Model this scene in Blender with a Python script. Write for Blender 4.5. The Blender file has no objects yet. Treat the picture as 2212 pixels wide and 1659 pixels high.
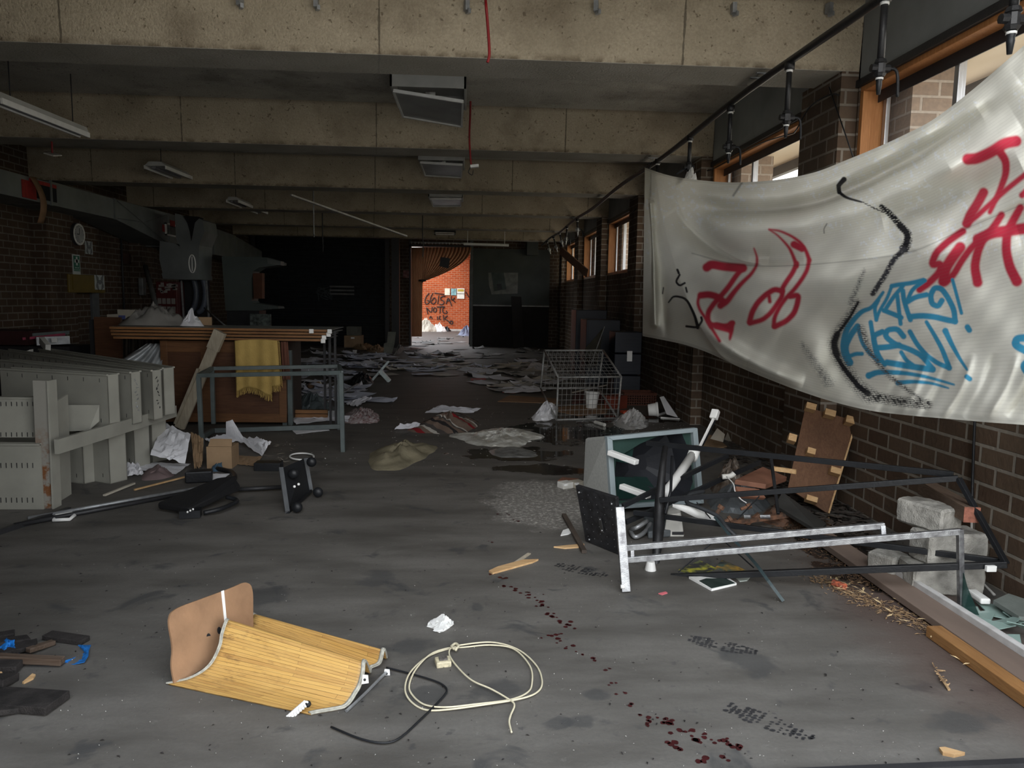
import bpy, math, random
import numpy as np
from mathutils import Vector, Matrix, noise as mnoise
random.seed(7)
SC = bpy.context.scene
COL = SC.collection
# ---------------------------------------------------------------- camera
FPX, CX, CY = 1600.0, 1106.0, 829.5
EYE = Vector((0, 0, 1.5))
def _basis():
    y = Vector(((1015-CX)/FPX, (CY-643)/FPX, -1)).normalized()
    up = Vector((0.010, 1, 0))
    z = (up - up.dot(y)*y).normalized()
    x = y.cross(z).normalized()
    return Matrix((x, y, z))            # rows: world axes in camera space -> maps cam to world
C2W = _basis()
cam = bpy.data.objects.new('camera', bpy.data.cameras.new('camera'))
COL.objects.link(cam)
cam.matrix_world = Matrix.Translation(EYE) @ C2W.to_4x4()
cam.data.sensor_width = 36
cam.data.lens = 36*FPX/2212
cam.data.clip_start = .05
SC.camera = cam
# ---------------------------------------------------------------- world, daylight, exposure
SC.view_settings.view_transform = 'Standard'
SC.view_settings.look = 'None'
SC.view_settings.exposure = 0.38
SC.view_settings.gamma = 1
SC.view_settings.use_curve_mapping = False
SC.cycles.use_denoising = True
SC.cycles.max_bounces = 8
SC.cycles.diffuse_bounces = 5
SC.cycles.sample_clamp_indirect = 4
W = bpy.data.worlds.new('daylight'); SC.world = W; W.use_nodes = True
nt = W.node_tree; nt.nodes.clear()
def N(t, ty, **kw):
    n = t.nodes.new(ty)
    for k, v in kw.items(): setattr(n, k, v)
    return n
tc = N(nt, 'ShaderNodeTexCoord'); sep = N(nt, 'ShaderNodeSeparateXYZ')
nt.links.new(tc.outputs['Generated'], sep.inputs[0])
cr = N(nt, 'ShaderNodeValToRGB'); mp = N(nt, 'ShaderNodeMapRange')
mp.inputs[1].default_value = -1; mp.inputs[2].default_value = 1
nt.links.new(sep.outputs[2], mp.inputs[0]); nt.links.new(mp.outputs[0], cr.inputs[0])
e = cr.color_ramp.elements
e[0].position = 0.0; e[0].color = (.42, .39, .34, 1)
e[1].position = 1.0; e[1].color = (.80, .89, 1, 1)
for p, c in ((.44, (.55, .50, .42, 1)), (.495, (.66, .62, .54, 1)), (.51, (1.0, 1.0, .98, 1)), (.65, (.95, .97, 1, 1))):
    q = e.new(p); q.color = c
bg = N(nt, 'ShaderNodeBackground'); bg.inputs[1].default_value = 3.1
out = N(nt, 'ShaderNodeOutputWorld')
nt.links.new(cr.outputs[0], bg.inputs[0]); nt.links.new(bg.outputs[0], out.inputs[0])
def light(name, kind, loc, target, energy, color=(1, 1, 1), **kw):
    d = bpy.data.lights.new(name, kind); d.energy = energy; d.color = color
    for k, v in kw.items():
        if k != 'portal': setattr(d, k, v)
    if kw.get('portal'): d.cycles.is_portal = True
    o = bpy.data.objects.new(name, d); COL.objects.link(o); o.location = loc
    o.rotation_euler = (Vector(target)-Vector(loc)).to_track_quat('-Z', 'Y').to_euler()
    return o
light('hazy_sun', 'SUN', (-3.2, -10, 7.2), (0.8, 3.0, 0), 1.3, (1, .985, .95), angle=math.radians(48))
light('doorway_daylight_portal', 'AREA', (.35, 2.0, 1.85), (.35, 8, 1.85), 1, shape='RECTANGLE', size=5.2, size_y=3.6, portal=True)
light('window_daylight_portal', 'AREA', (3.12, 9.5, 2.6), (0, 9.5, 2.6), 1, shape='RECTANGLE', size=17, size_y=1.2, portal=True)
light('far_room_daylight_portal', 'AREA', (-5.9, 28.6, 1.7), (0, 28.6, 1.7), 1, shape='RECTANGLE', size=10.4, size_y=3.3, portal=True)
# ---------------------------------------------------------------- unprojection helpers
def ray(px, py): return (C2W @ Vector(((px-CX)/FPX, (CY-py)/FPX, -1)))
def G(px, py, z=0.0):
    d = ray(px, py); return EYE + d*((z-EYE.z)/d.z)
def V(px, py, Y):
    d = ray(px, py); return EYE + d*(Y/d.y)
def X_(px, py, X):
    d = ray(px, py); return EYE + d*(X/d.x)
# ---------------------------------------------------------------- materials
MATS = {}
def newmat(name):
    m = bpy.data.materials.new(name); m.use_nodes = True
    t = m.node_tree; t.nodes.clear()
    b = N(t, 'ShaderNodeBsdfPrincipled'); o = N(t, 'ShaderNodeOutputMaterial')
    t.links.new(b.outputs[0], o.inputs[0]); MATS[name] = m
    return m, t, b
def M(name, col, rough=.6, metal=0., var=.25, scale=6., bump=.15, spec=.4, col2=None, alpha=1., trans=0., stretch=None, detail=6):
    """surface with noise-mottled colour and a fine bump"""
    if name in MATS: return MATS[name]
    m, t, b = newmat(name)
    b.inputs['Roughness'].default_value = rough; b.inputs['Metallic'].default_value = metal
    b.inputs['Specular IOR Level'].default_value = spec
    b.inputs['Alpha'].default_value = alpha; b.inputs['Transmission Weight'].default_value = trans
    g = N(t, 'ShaderNodeNewGeometry'); src = g.outputs['Position']
    if stretch:
        mm = N(t, 'ShaderNodeMapping'); mm.inputs['Scale'].default_value = stretch
        t.links.new(src, mm.inputs[0]); src = mm.outputs[0]
    nz = N(t, 'ShaderNodeTexNoise'); nz.inputs['Scale'].default_value = scale; nz.inputs['Detail'].default_value = detail
    t.links.new(src, nz.inputs['Vector'])
    r = N(t, 'ShaderNodeValToRGB'); t.links.new(nz.outputs[0], r.inputs[0])
    c2 = col2 or tuple(c*(1-var) for c in col)
    r.color_ramp.elements[0].position = .32; r.color_ramp.elements[1].position = .66
    r.color_ramp.elements[0].color = (*c2, 1); r.color_ramp.elements[1].color = (*[min(1, c*(1+var*.5)) for c in col], 1)
    t.links.new(r.outputs[0], b.inputs['Base Color'])
    if bump:
        n2 = N(t, 'ShaderNodeTexNoise'); n2.inputs['Scale'].default_value = scale*9; n2.inputs['Detail'].default_value = 3
        t.links.new(src, n2.inputs['Vector'])
        bp = N(t, 'ShaderNodeBump'); bp.inputs['Strength'].default_value = bump; bp.inputs['Distance'].default_value = .01
        t.links.new(n2.outputs[0], bp.inputs['Height']); t.links.new(bp.outputs[0], b.inputs['Normal'])
    return m
def mixc(t, f, a, b_, mode='MIX'):
    n = N(t, 'ShaderNodeMix', data_type='RGBA', blend_type=mode)
    for s, v in ((0, f), (6, a), (7, b_)):
        if hasattr(v, 'is_output'): t.links.new(v, n.inputs[s])
        elif s == 0: n.inputs[0].default_value = v
        else: n.inputs[s].default_value = (*v, 1)
    return n.outputs[2]
def mathn(t, op, a, b_=None, clamp=False):
    n = N(t, 'ShaderNodeMath', operation=op, use_clamp=clamp)
    for i, v in enumerate((a, b_)):
        if v is None: continue
        if hasattr(v, 'is_output'): t.links.new(v, n.inputs[i])
        else: n.inputs[i].default_value = v
    return n.outputs[0]
def noise_out(t, src, scale, detail=4, lo=.4, hi=.6, rough=.5, dist=0.):
    nz = N(t, 'ShaderNodeTexNoise'); nz.inputs['Scale'].default_value = scale
    nz.inputs['Detail'].default_value = detail; nz.inputs['Roughness'].default_value = rough; nz.inputs['Distortion'].default_value = dist
    t.links.new(src, nz.inputs['Vector'])
    r = N(t, 'ShaderNodeMapRange'); r.clamp = True
    r.inputs[1].default_value = lo; r.inputs[2].default_value = hi
    t.links.new(nz.outputs[0], r.inputs[0]); return r.outputs[0]
def brickmat(name, c1, c2, mortar, bw=.256, rh=.1055, ms=.011, stain=.5, off=0.):
    m, t, b = newmat(name)
    b.inputs['Roughness'].default_value = .9; b.inputs['Specular IOR Level'].default_value = .15
    g = N(t, 'ShaderNodeNewGeometry'); s = N(t, 'ShaderNodeSeparateXYZ'); t.links.new(g.outputs['Position'], s.inputs[0])
    u = mathn(t, 'ADD', s.outputs[0], s.outputs[1]); u = mathn(t, 'ADD', u, 50.+off)
    cmb = N(t, 'ShaderNodeCombineXYZ'); t.links.new(u, cmb.inputs[0]); t.links.new(s.outputs[2], cmb.inputs[1])
    br = N(t, 'ShaderNodeTexBrick'); t.links.new(cmb.outputs[0], br.inputs['Vector'])
    br.inputs['Scale'].default_value = 1; br.inputs['Brick Width'].default_value = bw; br.inputs['Row Height'].default_value = rh
    br.inputs['Mortar Size'].default_value = ms; br.inputs['Mortar Smooth'].default_value = .25
    br.inputs['Color1'].default_value = (*c1, 1); br.inputs['Color2'].default_value = (*c2, 1); br.inputs['Mortar'].default_value = (*mortar, 1)
    fine = noise_out(t, g.outputs['Position'], 38, 5, .25, .75)
    big = noise_out(t, g.outputs['Position'], 1.1, 5, .42, .62)
    c = mixc(t, .45, br.outputs[0], mixc(t, fine, tuple(x*.6 for x in c1), tuple(min(1, x*1.5) for x in c1)), 'OVERLAY')
    dark = mathn(t, 'MULTIPLY', big, stain)
    c = mixc(t, dark, c, tuple(x*.25 for x in c1))
    t.links.new(c, b.inputs['Base Color'])
    bp = N(t, 'ShaderNodeBump'); bp.inputs['Strength'].default_value = .7; bp.inputs['Distance'].default_value = .008
    h = mathn(t, 'SUBTRACT', mathn(t, 'MULTIPLY', fine, .35), br.outputs[1])
    t.links.new(h, bp.inputs['Height']); t.links.new(bp.outputs[0], b.inputs['Normal'])
    return m
def concretemat(name, c1, c2, dirt, joints=False, streak=0.):
    m, t, b = newmat(name)
    b.inputs['Roughness'].default_value = .92; b.inputs['Specular IOR Level'].default_value = .15
    g = N(t, 'ShaderNodeNewGeometry'); P = g.outputs['Position']
    a = noise_out(t, P, 2.2, 6, .35, .65); f = noise_out(t, P, 60, 4, .3, .7)
    c = mixc(t, a, c1, c2)
    c = mixc(t, mathn(t, 'MULTIPLY', f, .35), c, tuple(x*.5 for x in c1))
    pits = noise_out(t, P, 26, 2, .66, .72)
    c = mixc(t, mathn(t, 'MULTIPLY', pits, .7), c, dirt)
    d = noise_out(t, P, .9, 7, .52, .72, .65)
    c = mixc(t, mathn(t, 'MULTIPLY', d, .75), c, dirt)
    s = N(t, 'ShaderNodeSeparateXYZ'); t.links.new(P, s.inputs[0])
    if joints:   # shuttering joints, stained lower edge, greyer soffit and darker brown top edge
        jx = mathn(t, 'ABSOLUTE', mathn(t, 'SUBTRACT', mathn(t, 'MODULO', mathn(t, 'ADD', s.outputs[0], mathn(t, 'ADD', mathn(t, 'MULTIPLY', s.outputs[1], .13), 40.)), 2.17), 1.0))
        w = mathn(t, 'ADD', jx, mathn(t, 'MULTIPLY', noise_out(t, P, 14, 3, 0, 1), .02))
        l = mathn(t, 'LESS_THAN', w, .017)
        c = mixc(t, mathn(t, 'MULTIPLY', l, .75), c, tuple(x*.22 for x in c1))
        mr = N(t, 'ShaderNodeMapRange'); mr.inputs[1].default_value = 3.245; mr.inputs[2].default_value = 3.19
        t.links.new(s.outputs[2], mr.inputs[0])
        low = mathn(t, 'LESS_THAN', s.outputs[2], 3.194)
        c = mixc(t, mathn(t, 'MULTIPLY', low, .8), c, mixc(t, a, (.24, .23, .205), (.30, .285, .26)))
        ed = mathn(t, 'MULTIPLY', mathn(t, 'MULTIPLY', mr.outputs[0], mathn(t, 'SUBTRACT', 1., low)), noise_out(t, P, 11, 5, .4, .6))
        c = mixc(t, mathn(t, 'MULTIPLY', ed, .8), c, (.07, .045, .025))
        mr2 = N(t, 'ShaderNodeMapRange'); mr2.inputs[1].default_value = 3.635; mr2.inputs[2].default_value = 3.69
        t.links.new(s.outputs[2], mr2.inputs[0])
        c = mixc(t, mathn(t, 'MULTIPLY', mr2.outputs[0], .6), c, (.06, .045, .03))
    t.links.new(c, b.inputs['Base Color'])
    bp = N(t, 'ShaderNodeBump'); bp.inputs['Strength'].default_value = .5; bp.inputs['Distance'].default_value = .01
    t.links.new(mathn(t, 'ADD', f, mathn(t, 'MULTIPLY', pits, -1.)), bp.inputs['Height']); t.links.new(bp.outputs[0], b.inputs['Normal'])
    return m
def spot(t, P, x, y, rx, ry, ang=0., soft=.35, warp=.35, wscale=3.):
    """0..1 mask of an irregular patch lying on the floor"""
    mm = N(t, 'ShaderNodeMapping', vector_type='TEXTURE'); mm.inputs['Location'].default_value = (x, y, 0)
    mm.inputs['Rotation'].default_value = (0, 0, ang); mm.inputs['Scale'].default_value = (rx, ry, 1000)
    t.links.new(P, mm.inputs[0])
    ln = N(t, 'ShaderNodeVectorMath', operation='LENGTH'); t.links.new(mm.outputs[0], ln.inputs[0])
    nz = N(t, 'ShaderNodeTexNoise'); nz.inputs['Scale'].default_value = wscale; nz.inputs['Detail'].default_value = 6
    t.links.new(P, nz.inputs['Vector'])
    d = mathn(t, 'ADD', ln.outputs['Value'], mathn(t, 'MULTIPLY', mathn(t, 'SUBTRACT', nz.outputs[0], .5), warp*6))
    mr = N(t, 'ShaderNodeMapRange', interpolation_type='SMOOTHSTEP'); mr.inputs[1].default_value = 1+soft; mr.inputs[2].default_value = 1-soft
    t.links.new(d, mr.inputs[0]); return mr.outputs[0]
def floormat():
    m, t, b = newmat('worn_concrete_floor')
    g = N(t, 'ShaderNodeNewGeometry'); P = g.outputs['Position']
    mm = N(t, 'ShaderNodeMapping'); mm.inputs['Scale'].default_value = (.5, 1.6, 1); t.links.new(P, mm.inputs[0])
    a = noise_out(t, mm.outputs[0], 2.4, 7, .33, .67, .6)
    c = mixc(t, a, (.070, .064, .056), (.148, .139, .126))
    f = noise_out(t, P, 55, 5, .3, .7, .7); c = mixc(t, mathn(t, 'MULTIPLY', f, .4), c, (.07, .068, .065))
    sm = noise_out(t, P, 3.6, 4, .60, .68, .6, .6); c = mixc(t, mathn(t, 'MULTIPLY', sm, .75), c, (.045, .046, .047))
    sm2 = noise_out(t, P, 13, 3, .66, .72, .6); c = mixc(t, mathn(t, 'MULTIPLY', sm2, .55), c, (.04, .04, .042))
    lt = noise_out(t, P, 9, 7, .62, .78, .75); c = mixc(t, mathn(t, 'MULTIPLY', lt, .5), c, (.30, .29, .27))
    def at(px, py): v = G(px, py); return v.x, v.y
    # brown silt along the wall, dusty white patch, floor mixed to a darker brown deeper in
    x, y = at(1990, 1330); c = mixc(t, mathn(t, 'MULTIPLY', spot(t, P, x, y, .35, 1.1, -.12, .6, .2), .75), c, (.085, .055, .045))
    x, y = at(1175, 1085); dp = spot(t, P, x, y, .38, .62, 0, .2, .25, 5)
    c = mixc(t, mathn(t, 'MULTIPLY', dp, .55), c, (.19, .18, .165))
    c = mixc(t, mathn(t, 'MULTIPLY', dp, noise_out(t, P, 34, 8, .50, .62, .8)), c, (.46, .44, .40))
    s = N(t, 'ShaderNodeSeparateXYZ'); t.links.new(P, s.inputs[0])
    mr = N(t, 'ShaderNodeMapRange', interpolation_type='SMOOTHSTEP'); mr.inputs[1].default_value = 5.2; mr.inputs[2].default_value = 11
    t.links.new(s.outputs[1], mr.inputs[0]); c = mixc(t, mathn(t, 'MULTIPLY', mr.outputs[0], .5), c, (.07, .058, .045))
    wet = None
    for (px, py, rx, ry) in ((1225, 935, .75, .55), (1120, 980, .5, .28), (1330, 905, .9, .3), (1190, 1015, .4, .2), (1060, 985, .3, .13), (1830, 1190, .28, .6), (1760, 1070, .45, .5)):
        x, y = at(px, py); k = spot(t, P, x, y, rx, ry, 0, .10, .55, 3.8)
        wet = k if wet is None else mathn(t, 'MAXIMUM', wet, k)
    for (px, py, rx, ry) in ((560, 1290, .16, .12), (820, 1250, .10, .10), (1075, 1490, .10, .06), (1290, 1500, .05, .05), (1250, 1560, .05, .05), (915, 1500, .11, .06), (880, 1395, .09, .07), (1030, 1310, .03, .05), (1210, 1560, .06, .04), (1620, 1430, .1, .12), (2080, 1560, .12, .06), (780, 1480, .1, .06)):
        x, y = at(px, py); k = mathn(t, 'MULTIPLY', spot(t, P, x, y, rx, ry, .3, .25, .35, 11), .6)
        c = mixc(t, k, c, (.045, .046, .047))
    c = mixc(t, mathn(t, 'MULTIPLY', wet, .88), c, (.012, .011, .010))
    t.links.new(c, b.inputs['Base Color'])
    r = mixc(t, wet, (.62, .62, .62), (.07, .07, .07)); t.links.new(r, b.inputs['Roughness'])
    b.inputs['Specular IOR Level'].default_value = .35
    bp = N(t, 'ShaderNodeBump'); bp.inputs['Strength'].default_value = .25; bp.inputs['Distance'].default_value = .004
    t.links.new(mathn(t, 'MULTIPLY', f, mathn(t, 'SUBTRACT', 1., wet)), bp.inputs['Height']); t.links.new(bp.outputs[0], b.inputs['Normal'])
    return m
def woodmat(name, c1, c2, axis=0, rough=.6, scale=1.):
    m, t, b = newmat(name); b.inputs['Roughness'].default_value = rough; b.inputs['Specular IOR Level'].default_value = .3
    g = N(t, 'ShaderNodeNewGeometry'); mm = N(t, 'ShaderNodeMapping')
    sc = [14*scale]*3; sc[axis] = 1.1*scale; mm.inputs['Scale'].default_value = sc
    t.links.new(g.outputs['Position'], mm.inputs[0])
    a = noise_out(t, mm.outputs[0], 3, 6, .35, .65, .6, 1.2); f = noise_out(t, mm.outputs[0], 14, 3, .3, .7)
    c = mixc(t, a, c1, c2); c = mixc(t, mathn(t, 'MULTIPLY', f, .3), c, tuple(x*.5 for x in c1))
    c = mixc(t, mathn(t, 'MULTIPLY', noise_out(t, g.outputs['Position'], 2.5, 6, .5, .7), .35), c, tuple(x*.35 for x in c1))
    t.links.new(c, b.inputs['Base Color'])
    bp = N(t, 'ShaderNodeBump'); bp.inputs['Strength'].default_value = .2; bp.inputs['Distance'].default_value = .004
    t.links.new(a, bp.inputs['Height']); t.links.new(bp.outputs[0], b.inputs['Normal'])
    return m
def attrmat(name, rough=.8, transl=0., bump=0., attr='paint', spec=.3, weave=None):
    """colour read from the mesh's own paint attribute"""
    m, t, b = newmat(name); b.inputs['Roughness'].default_value = rough; b.inputs['Specular IOR Level'].default_value = spec
    a = N(t, 'ShaderNodeAttribute'); a.attribute_name = attr
    c = a.outputs['Color']
    g = N(t, 'ShaderNodeNewGeometry')
    h = noise_out(t, g.outputs['Position'], 26, 5, .3, .7)
    if weave:
        uv = N(t, 'ShaderNodeUVMap'); s = N(t, 'ShaderNodeSeparateXYZ'); t.links.new(uv.outputs[0], s.inputs[0])
        w = mathn(t, 'SINE', mathn(t, 'MULTIPLY', s.outputs[1], weave))
        w = mathn(t, 'MULTIPLY', mathn(t, 'ADD', w, 1.), .5); w = mathn(t, 'POWER', w, 6.)
        c = mixc(t, mathn(t, 'MULTIPLY', w, .11), c, (.20, .19, .16)); h = mathn(t, 'ADD', mathn(t, 'MULTIPLY', h, .4), mathn(t, 'MULTIPLY', w, -.5))
    t.links.new(c, b.inputs['Base Color'])
    if bump:
        bp = N(t, 'ShaderNodeBump'); bp.inputs['Strength'].default_value = bump; bp.inputs['Distance'].default_value = .006
        t.links.new(h, bp.inputs['Height']); t.links.new(bp.outputs[0], b.inputs['Normal'])
    if transl:
        tr = N(t, 'ShaderNodeBsdfTranslucent'); t.links.new(c, tr.inputs[0])
        mx = N(t, 'ShaderNodeMixShader'); mx.inputs[0].default_value = transl
        t.links.new(b.outputs[0], mx.inputs[1]); t.links.new(tr.outputs[0], mx.inputs[2])
        t.links.new(mx.outputs[0], [n for n in t.nodes if n.type == 'OUTPUT_MATERIAL'][0].inputs[0])
    return m
def glassmat(name, col, rough=.03, mixf=.8):
    m, t, b = newmat(name); b.inputs['Base Color'].default_value = (*col, 1); b.inputs['Roughness'].default_value = rough
    tp = N(t, 'ShaderNodeBsdfTransparent'); tp.inputs[0].default_value = (*[min(1, x*.5+.55) for x in col], 1)
    mx = N(t, 'ShaderNodeMixShader'); mx.inputs[0].default_value = 1-mixf
    t.links.new(tp.outputs[0], mx.inputs[1]); t.links.new(b.outputs[0], mx.inputs[2])
    t.links.new(mx.outputs[0], [n for n in t.nodes if n.type == 'OUTPUT_MATERIAL'][0].inputs[0])
    b.inputs['Specular IOR Level'].default_value = .6
    return m
# ---------------------------------------------------------------- mesh building
ORG = {}
def v3(p): return Vector(p)
class MB:
    def __init__(s): s.v = []; s.f = []; s.uv = None; s.col = None; s.smooth = False
    def add(s, vs, fs):
        n = len(s.v); s.v += [Vector(x) for x in vs]; s.f += [tuple(i+n for i in f) for f in fs]; return s
    def hexa(s, a, b):
        """a: four corners, b: the four opposite corners"""
        return s.add(list(a)+list(b), [(3, 2, 1, 0), (4, 5, 6, 7), (0, 1, 5, 4), (1, 2, 6, 5), (2, 3, 7, 6), (3, 0, 4, 7)])
    def box(s, c, d, rz=0., rx=0., ry=0.):
        R = Matrix.Rotation(rz, 3, 'Z') @ Matrix.Rotation(ry, 3, 'Y') @ Matrix.Rotation(rx, 3, 'X')
        h = [x/2 for x in d]; c = Vector(c)
        P = [c + R @ Vector((sx*h[0], sy*h[1], sz*h[2])) for sz in (-1, 1) for sx, sy in ((-1, -1), (1, -1), (1, 1), (-1, 1))]
        return s.hexa(P[:4], P[4:])
    def b2(s, lo, hi):
        return s.box([(a+b)/2 for a, b in zip(lo, hi)], [abs(b-a) for a, b in zip(lo, hi)])
    def bar(s, p, q, w, h, up=(0, 0, 1)):
        p, q = v3(p), v3(q); d = (q-p).normalized(); up = v3(up)
        if abs(d.dot(up.normalized())) > .97: up = Vector((0, 1, 0))
        x = d.cross(up).normalized(); y = x.cross(d).normalized()
        o = [x*(-w/2)+y*(-h/2), x*(w/2)+y*(-h/2), x*(w/2)+y*(h/2), x*(-w/2)+y*(h/2)]
        return s.hexa([p+k for k in o], [q+k for k in o])
    def prism(s, pts, th):
        pts = [v3(p) for p in pts]; th = v3(th); n = len(pts)
        fs = [tuple(range(n))[::-1], tuple(range(n, 2*n))] + [(i, (i+1) % n, (i+1) % n+n, i+n) for i in range(n)]
        return s.add(pts+[p+th for p in pts], fs)
    def tube(s, pts, r, n=8, closed=False, cap=True):
        pts = [v3(p) for p in pts]; k = len(pts); rs = r if isinstance(r, (list, tuple)) else [r]*k
        rings = []; prev = None
        for i, p in enumerate(pts):
            a = pts[(i-1) % k] if closed or i > 0 else p; b = pts[(i+1) % k] if closed or i < k-1 else p
            d = (b-a); d = d.normalized() if d.length > 1e-9 else Vector((0, 0, 1))
            ref = prev if prev is not None else (Vector((0, 0, 1)) if abs(d.z) < .9 else Vector((1, 0, 0)))
            x = (ref - ref.dot(d)*d)
            if x.length < 1e-6: x = d.orthogonal()
            x.normalize(); y = d.cross(x); prev = x
            rings.append([p + (x*math.cos(t)+y*math.sin(t))*rs[i] for t in [2*math.pi*j/n for j in range(n)]])
        vs = [v for rg in rings for v in rg]; fs = []
        for i in range(k if closed else k-1):
            for j in range(n):
                a = i*n+j; b = i*n+(j+1) % n; c = ((i+1) % k)*n+(j+1) % n; d = ((i+1) % k)*n+j
                fs.append((a, b, c, d))
        if cap and not closed:
            fs.append(tuple(range(n))[::-1]); fs.append(tuple(range((k-1)*n, k*n)))
        return s.add(vs, fs)
    def cyl(s, p, q, r, n=16): return s.tube([p, q], r, n)
    def ball(s, c, r, n=10, sq=(1, 1, 1)):
        vs = []; fs = []; c = v3(c)
        for i in range(1, n):
            a = math.pi*i/n
            for j in range(n*2):
                t = math.pi*j/n
                vs.append(c+Vector((r*sq[0]*math.sin(a)*math.cos(t), r*sq[1]*math.sin(a)*math.sin(t), r*sq[2]*math.cos(a))))
        m = n*2
        for i in range(n-2):
            for j in range(m): fs.append((i*m+j, i*m+(j+1) % m, (i+1)*m+(j+1) % m, (i+1)*m+j))
        vs += [c+Vector((0, 0, r*sq[2])), c-Vector((0, 0, r*sq[2]))]; k = len(vs)
        for j in range(m):
            fs.append((k-2, (j+1) % m, j)); fs.append((k-1, (n-2)*m+j, (n-2)*m+(j+1) % m))
        return s.add(vs, fs)
    def grid(s, rows, th=0.):
        """rows of points -> surface with uv (column, row); th gives it a back face"""
        R, Cn = len(rows), len(rows[0]); vs = [v3(p) for r in rows for p in r]; n0 = len(s.v)
        fs = [(i*Cn+j, i*Cn+j+1, (i+1)*Cn+j+1, (i+1)*Cn+j) for i in range(R-1) for j in range(Cn-1)]
        if s.uv is None: s.uv = [(0, 0)]*n0
        s.uv += [(j/(Cn-1), i/(R-1)) for i in range(R) for j in range(Cn)]
        if th:
            nr = [Vector((0, 0, 0)) for _ in vs]
            for f in fs:
                k = (vs[f[1]]-vs[f[0]]).cross(vs[f[3]]-vs[f[0]])
                for i in f: nr[i] += k
            back = [v-(k.normalized()*th if k.length > 1e-12 else Vector((0, 0, th))) for v, k in zip(vs, nr)]
            m = len(vs); vs += back; s.uv += s.uv[n0:n0+m]
            fs += [tuple(i+m for i in f)[::-1] for f in fs]
            rim = list(range(Cn))+[i*Cn+Cn-1 for i in range(1, R)]+[(R-1)*Cn+j for j in range(Cn-2, -1, -1)]+[i*Cn for i in range(R-2, 0, -1)]
            for i in range(len(rim)):
                a, b = rim[i], rim[(i+1) % len(rim)]; fs.append((b, a, a+m, b+m))
        return s.add(vs, fs)
    def build(s, name, mat, parent=None, smooth=False, bevel=0., uvs=False):
        me = bpy.data.meshes.new(name)
        if parent is not None and parent.name in ORG: o0 = ORG[parent.name]
        else:
            xs = [v.x for v in s.v]; ys = [v.y for v in s.v]; zs = [v.z for v in s.v]
            o0 = Vector(((min(xs)+max(xs))/2, (min(ys)+max(ys))/2, min(zs)))
        me.from_pydata([tuple(v-o0) for v in s.v], [], s.f); me.update()
        if s.uv:
            uvl = me.uv_layers.new(name='UVMap'); li = np.empty(len(me.loops), dtype=np.int32); me.loops.foreach_get('vertex_index', li)
            uvl.data.foreach_set('uv', np.array(s.uv, dtype=np.float32)[li].ravel())
        if s.col is not None:
            ca = me.color_attributes.new('paint', 'FLOAT_COLOR', 'POINT')
            ca.data.foreach_set('color', np.concatenate([s.col, np.ones((len(s.col), 1))], 1).astype(np.float32).ravel())
        if smooth or s.smooth: me.polygons.foreach_set('use_smooth', [True]*len(me.polygons))
        if mat is not None: me.materials.append(mat)
        o = bpy.data.objects.new(name, me); COL.objects.link(o)
        if parent is not None: o.parent = parent
        else: o.location = o0
        ORG[o.name] = o0
        if bevel:
            bv = o.modifiers.new('bevel', 'BEVEL'); bv.width = bevel; bv.segments = 2; bv.limit_method = 'ANGLE'
        return o
def tag(o, label, cat, group=None, kind=None):
    o['label'] = label; o['category'] = cat
    if group: o['group'] = group
    if kind: o['kind'] = kind
    return o
def thing(name, label, cat, loc, group=None):
    o = bpy.data.objects.new(name, None); COL.objects.link(o); o.location = loc; o.empty_display_size = .05
    ORG[o.name] = Vector(loc); return tag(o, label, cat, group)
def st(o):
    o['kind'] = 'structure'; return o
def spline(pts, n=8, closed=False):
    pts = [v3(p) for p in pts]; k = len(pts); o = []
    for i in range(k if closed else k-1):
        g = (lambda j: pts[j % k]) if closed else (lambda j: pts[min(max(j, 0), k-1)])
        p0, p1, p2, p3 = g(i-1), g(i), g(i+1), g(i+2)
        for q in range(n):
            t = q/n; o.append(.5*((2*p1)+(p2-p0)*t+(2*p0-5*p1+4*p2-p3)*t*t+(3*p1-p0-3*p2+p3)*t**3))
    if not closed: o.append(pts[-1])
    return o
def nz(x, y, z=0., s=1.): return mnoise.noise(Vector((x*s, y*s, z*s)))
def heap(outline, h, seed=0, rings=9, amp=.5, freq=6., pw=2.2, base=0., per=6, edge=.006, sharp=False):
    """crumpled cloth or bag: outline on its support, crumpled body above it"""
    O = spline(outline, per, True); n = len(O)
    c = sum(O, Vector())/n; rows = []
    for r in range(rings+1):
        f = 1-r/rings; row = []
        for j in range(n+1):
            p = O[j % n]; q = c+(p-c)*max(f, .001)*(1+(.16*nz(p.x, p.y, seed*1.9, freq*1.3) if r == 0 else 0))
            prof = (1-f**pw)
            a = nz(q.x, q.y, seed*3.7, freq); b_ = nz(q.x, q.y, seed*5.1+9, freq*2.4)
            w_ = nz(q.x, q.y, seed*2.3, freq*.6); k_ = math.sin(j/n*6.283*4+5*w_+seed)*.5+math.sin(q.x*freq*2.2+q.y*freq*1.3+6*w_)*.5; k_ = 1-2*abs(k_)
            a = a*.55+k_*.34*min(1, r/3)
            if sharp: a = .5-abs(a)*1.6; b_ = .4-abs(b_)*1.2
            z = base+edge*(1 if r else 0)+h*prof*(1-amp/2+amp*a+amp*.5*b_)
            row.append(Vector((q.x+amp*.05*a*(r > 0), q.y+amp*.05*b_*(r > 0), (p.z if r == 0 else max(z, base+.004)))))
        rows.append(row)
    return MB().grid(rows)
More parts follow.
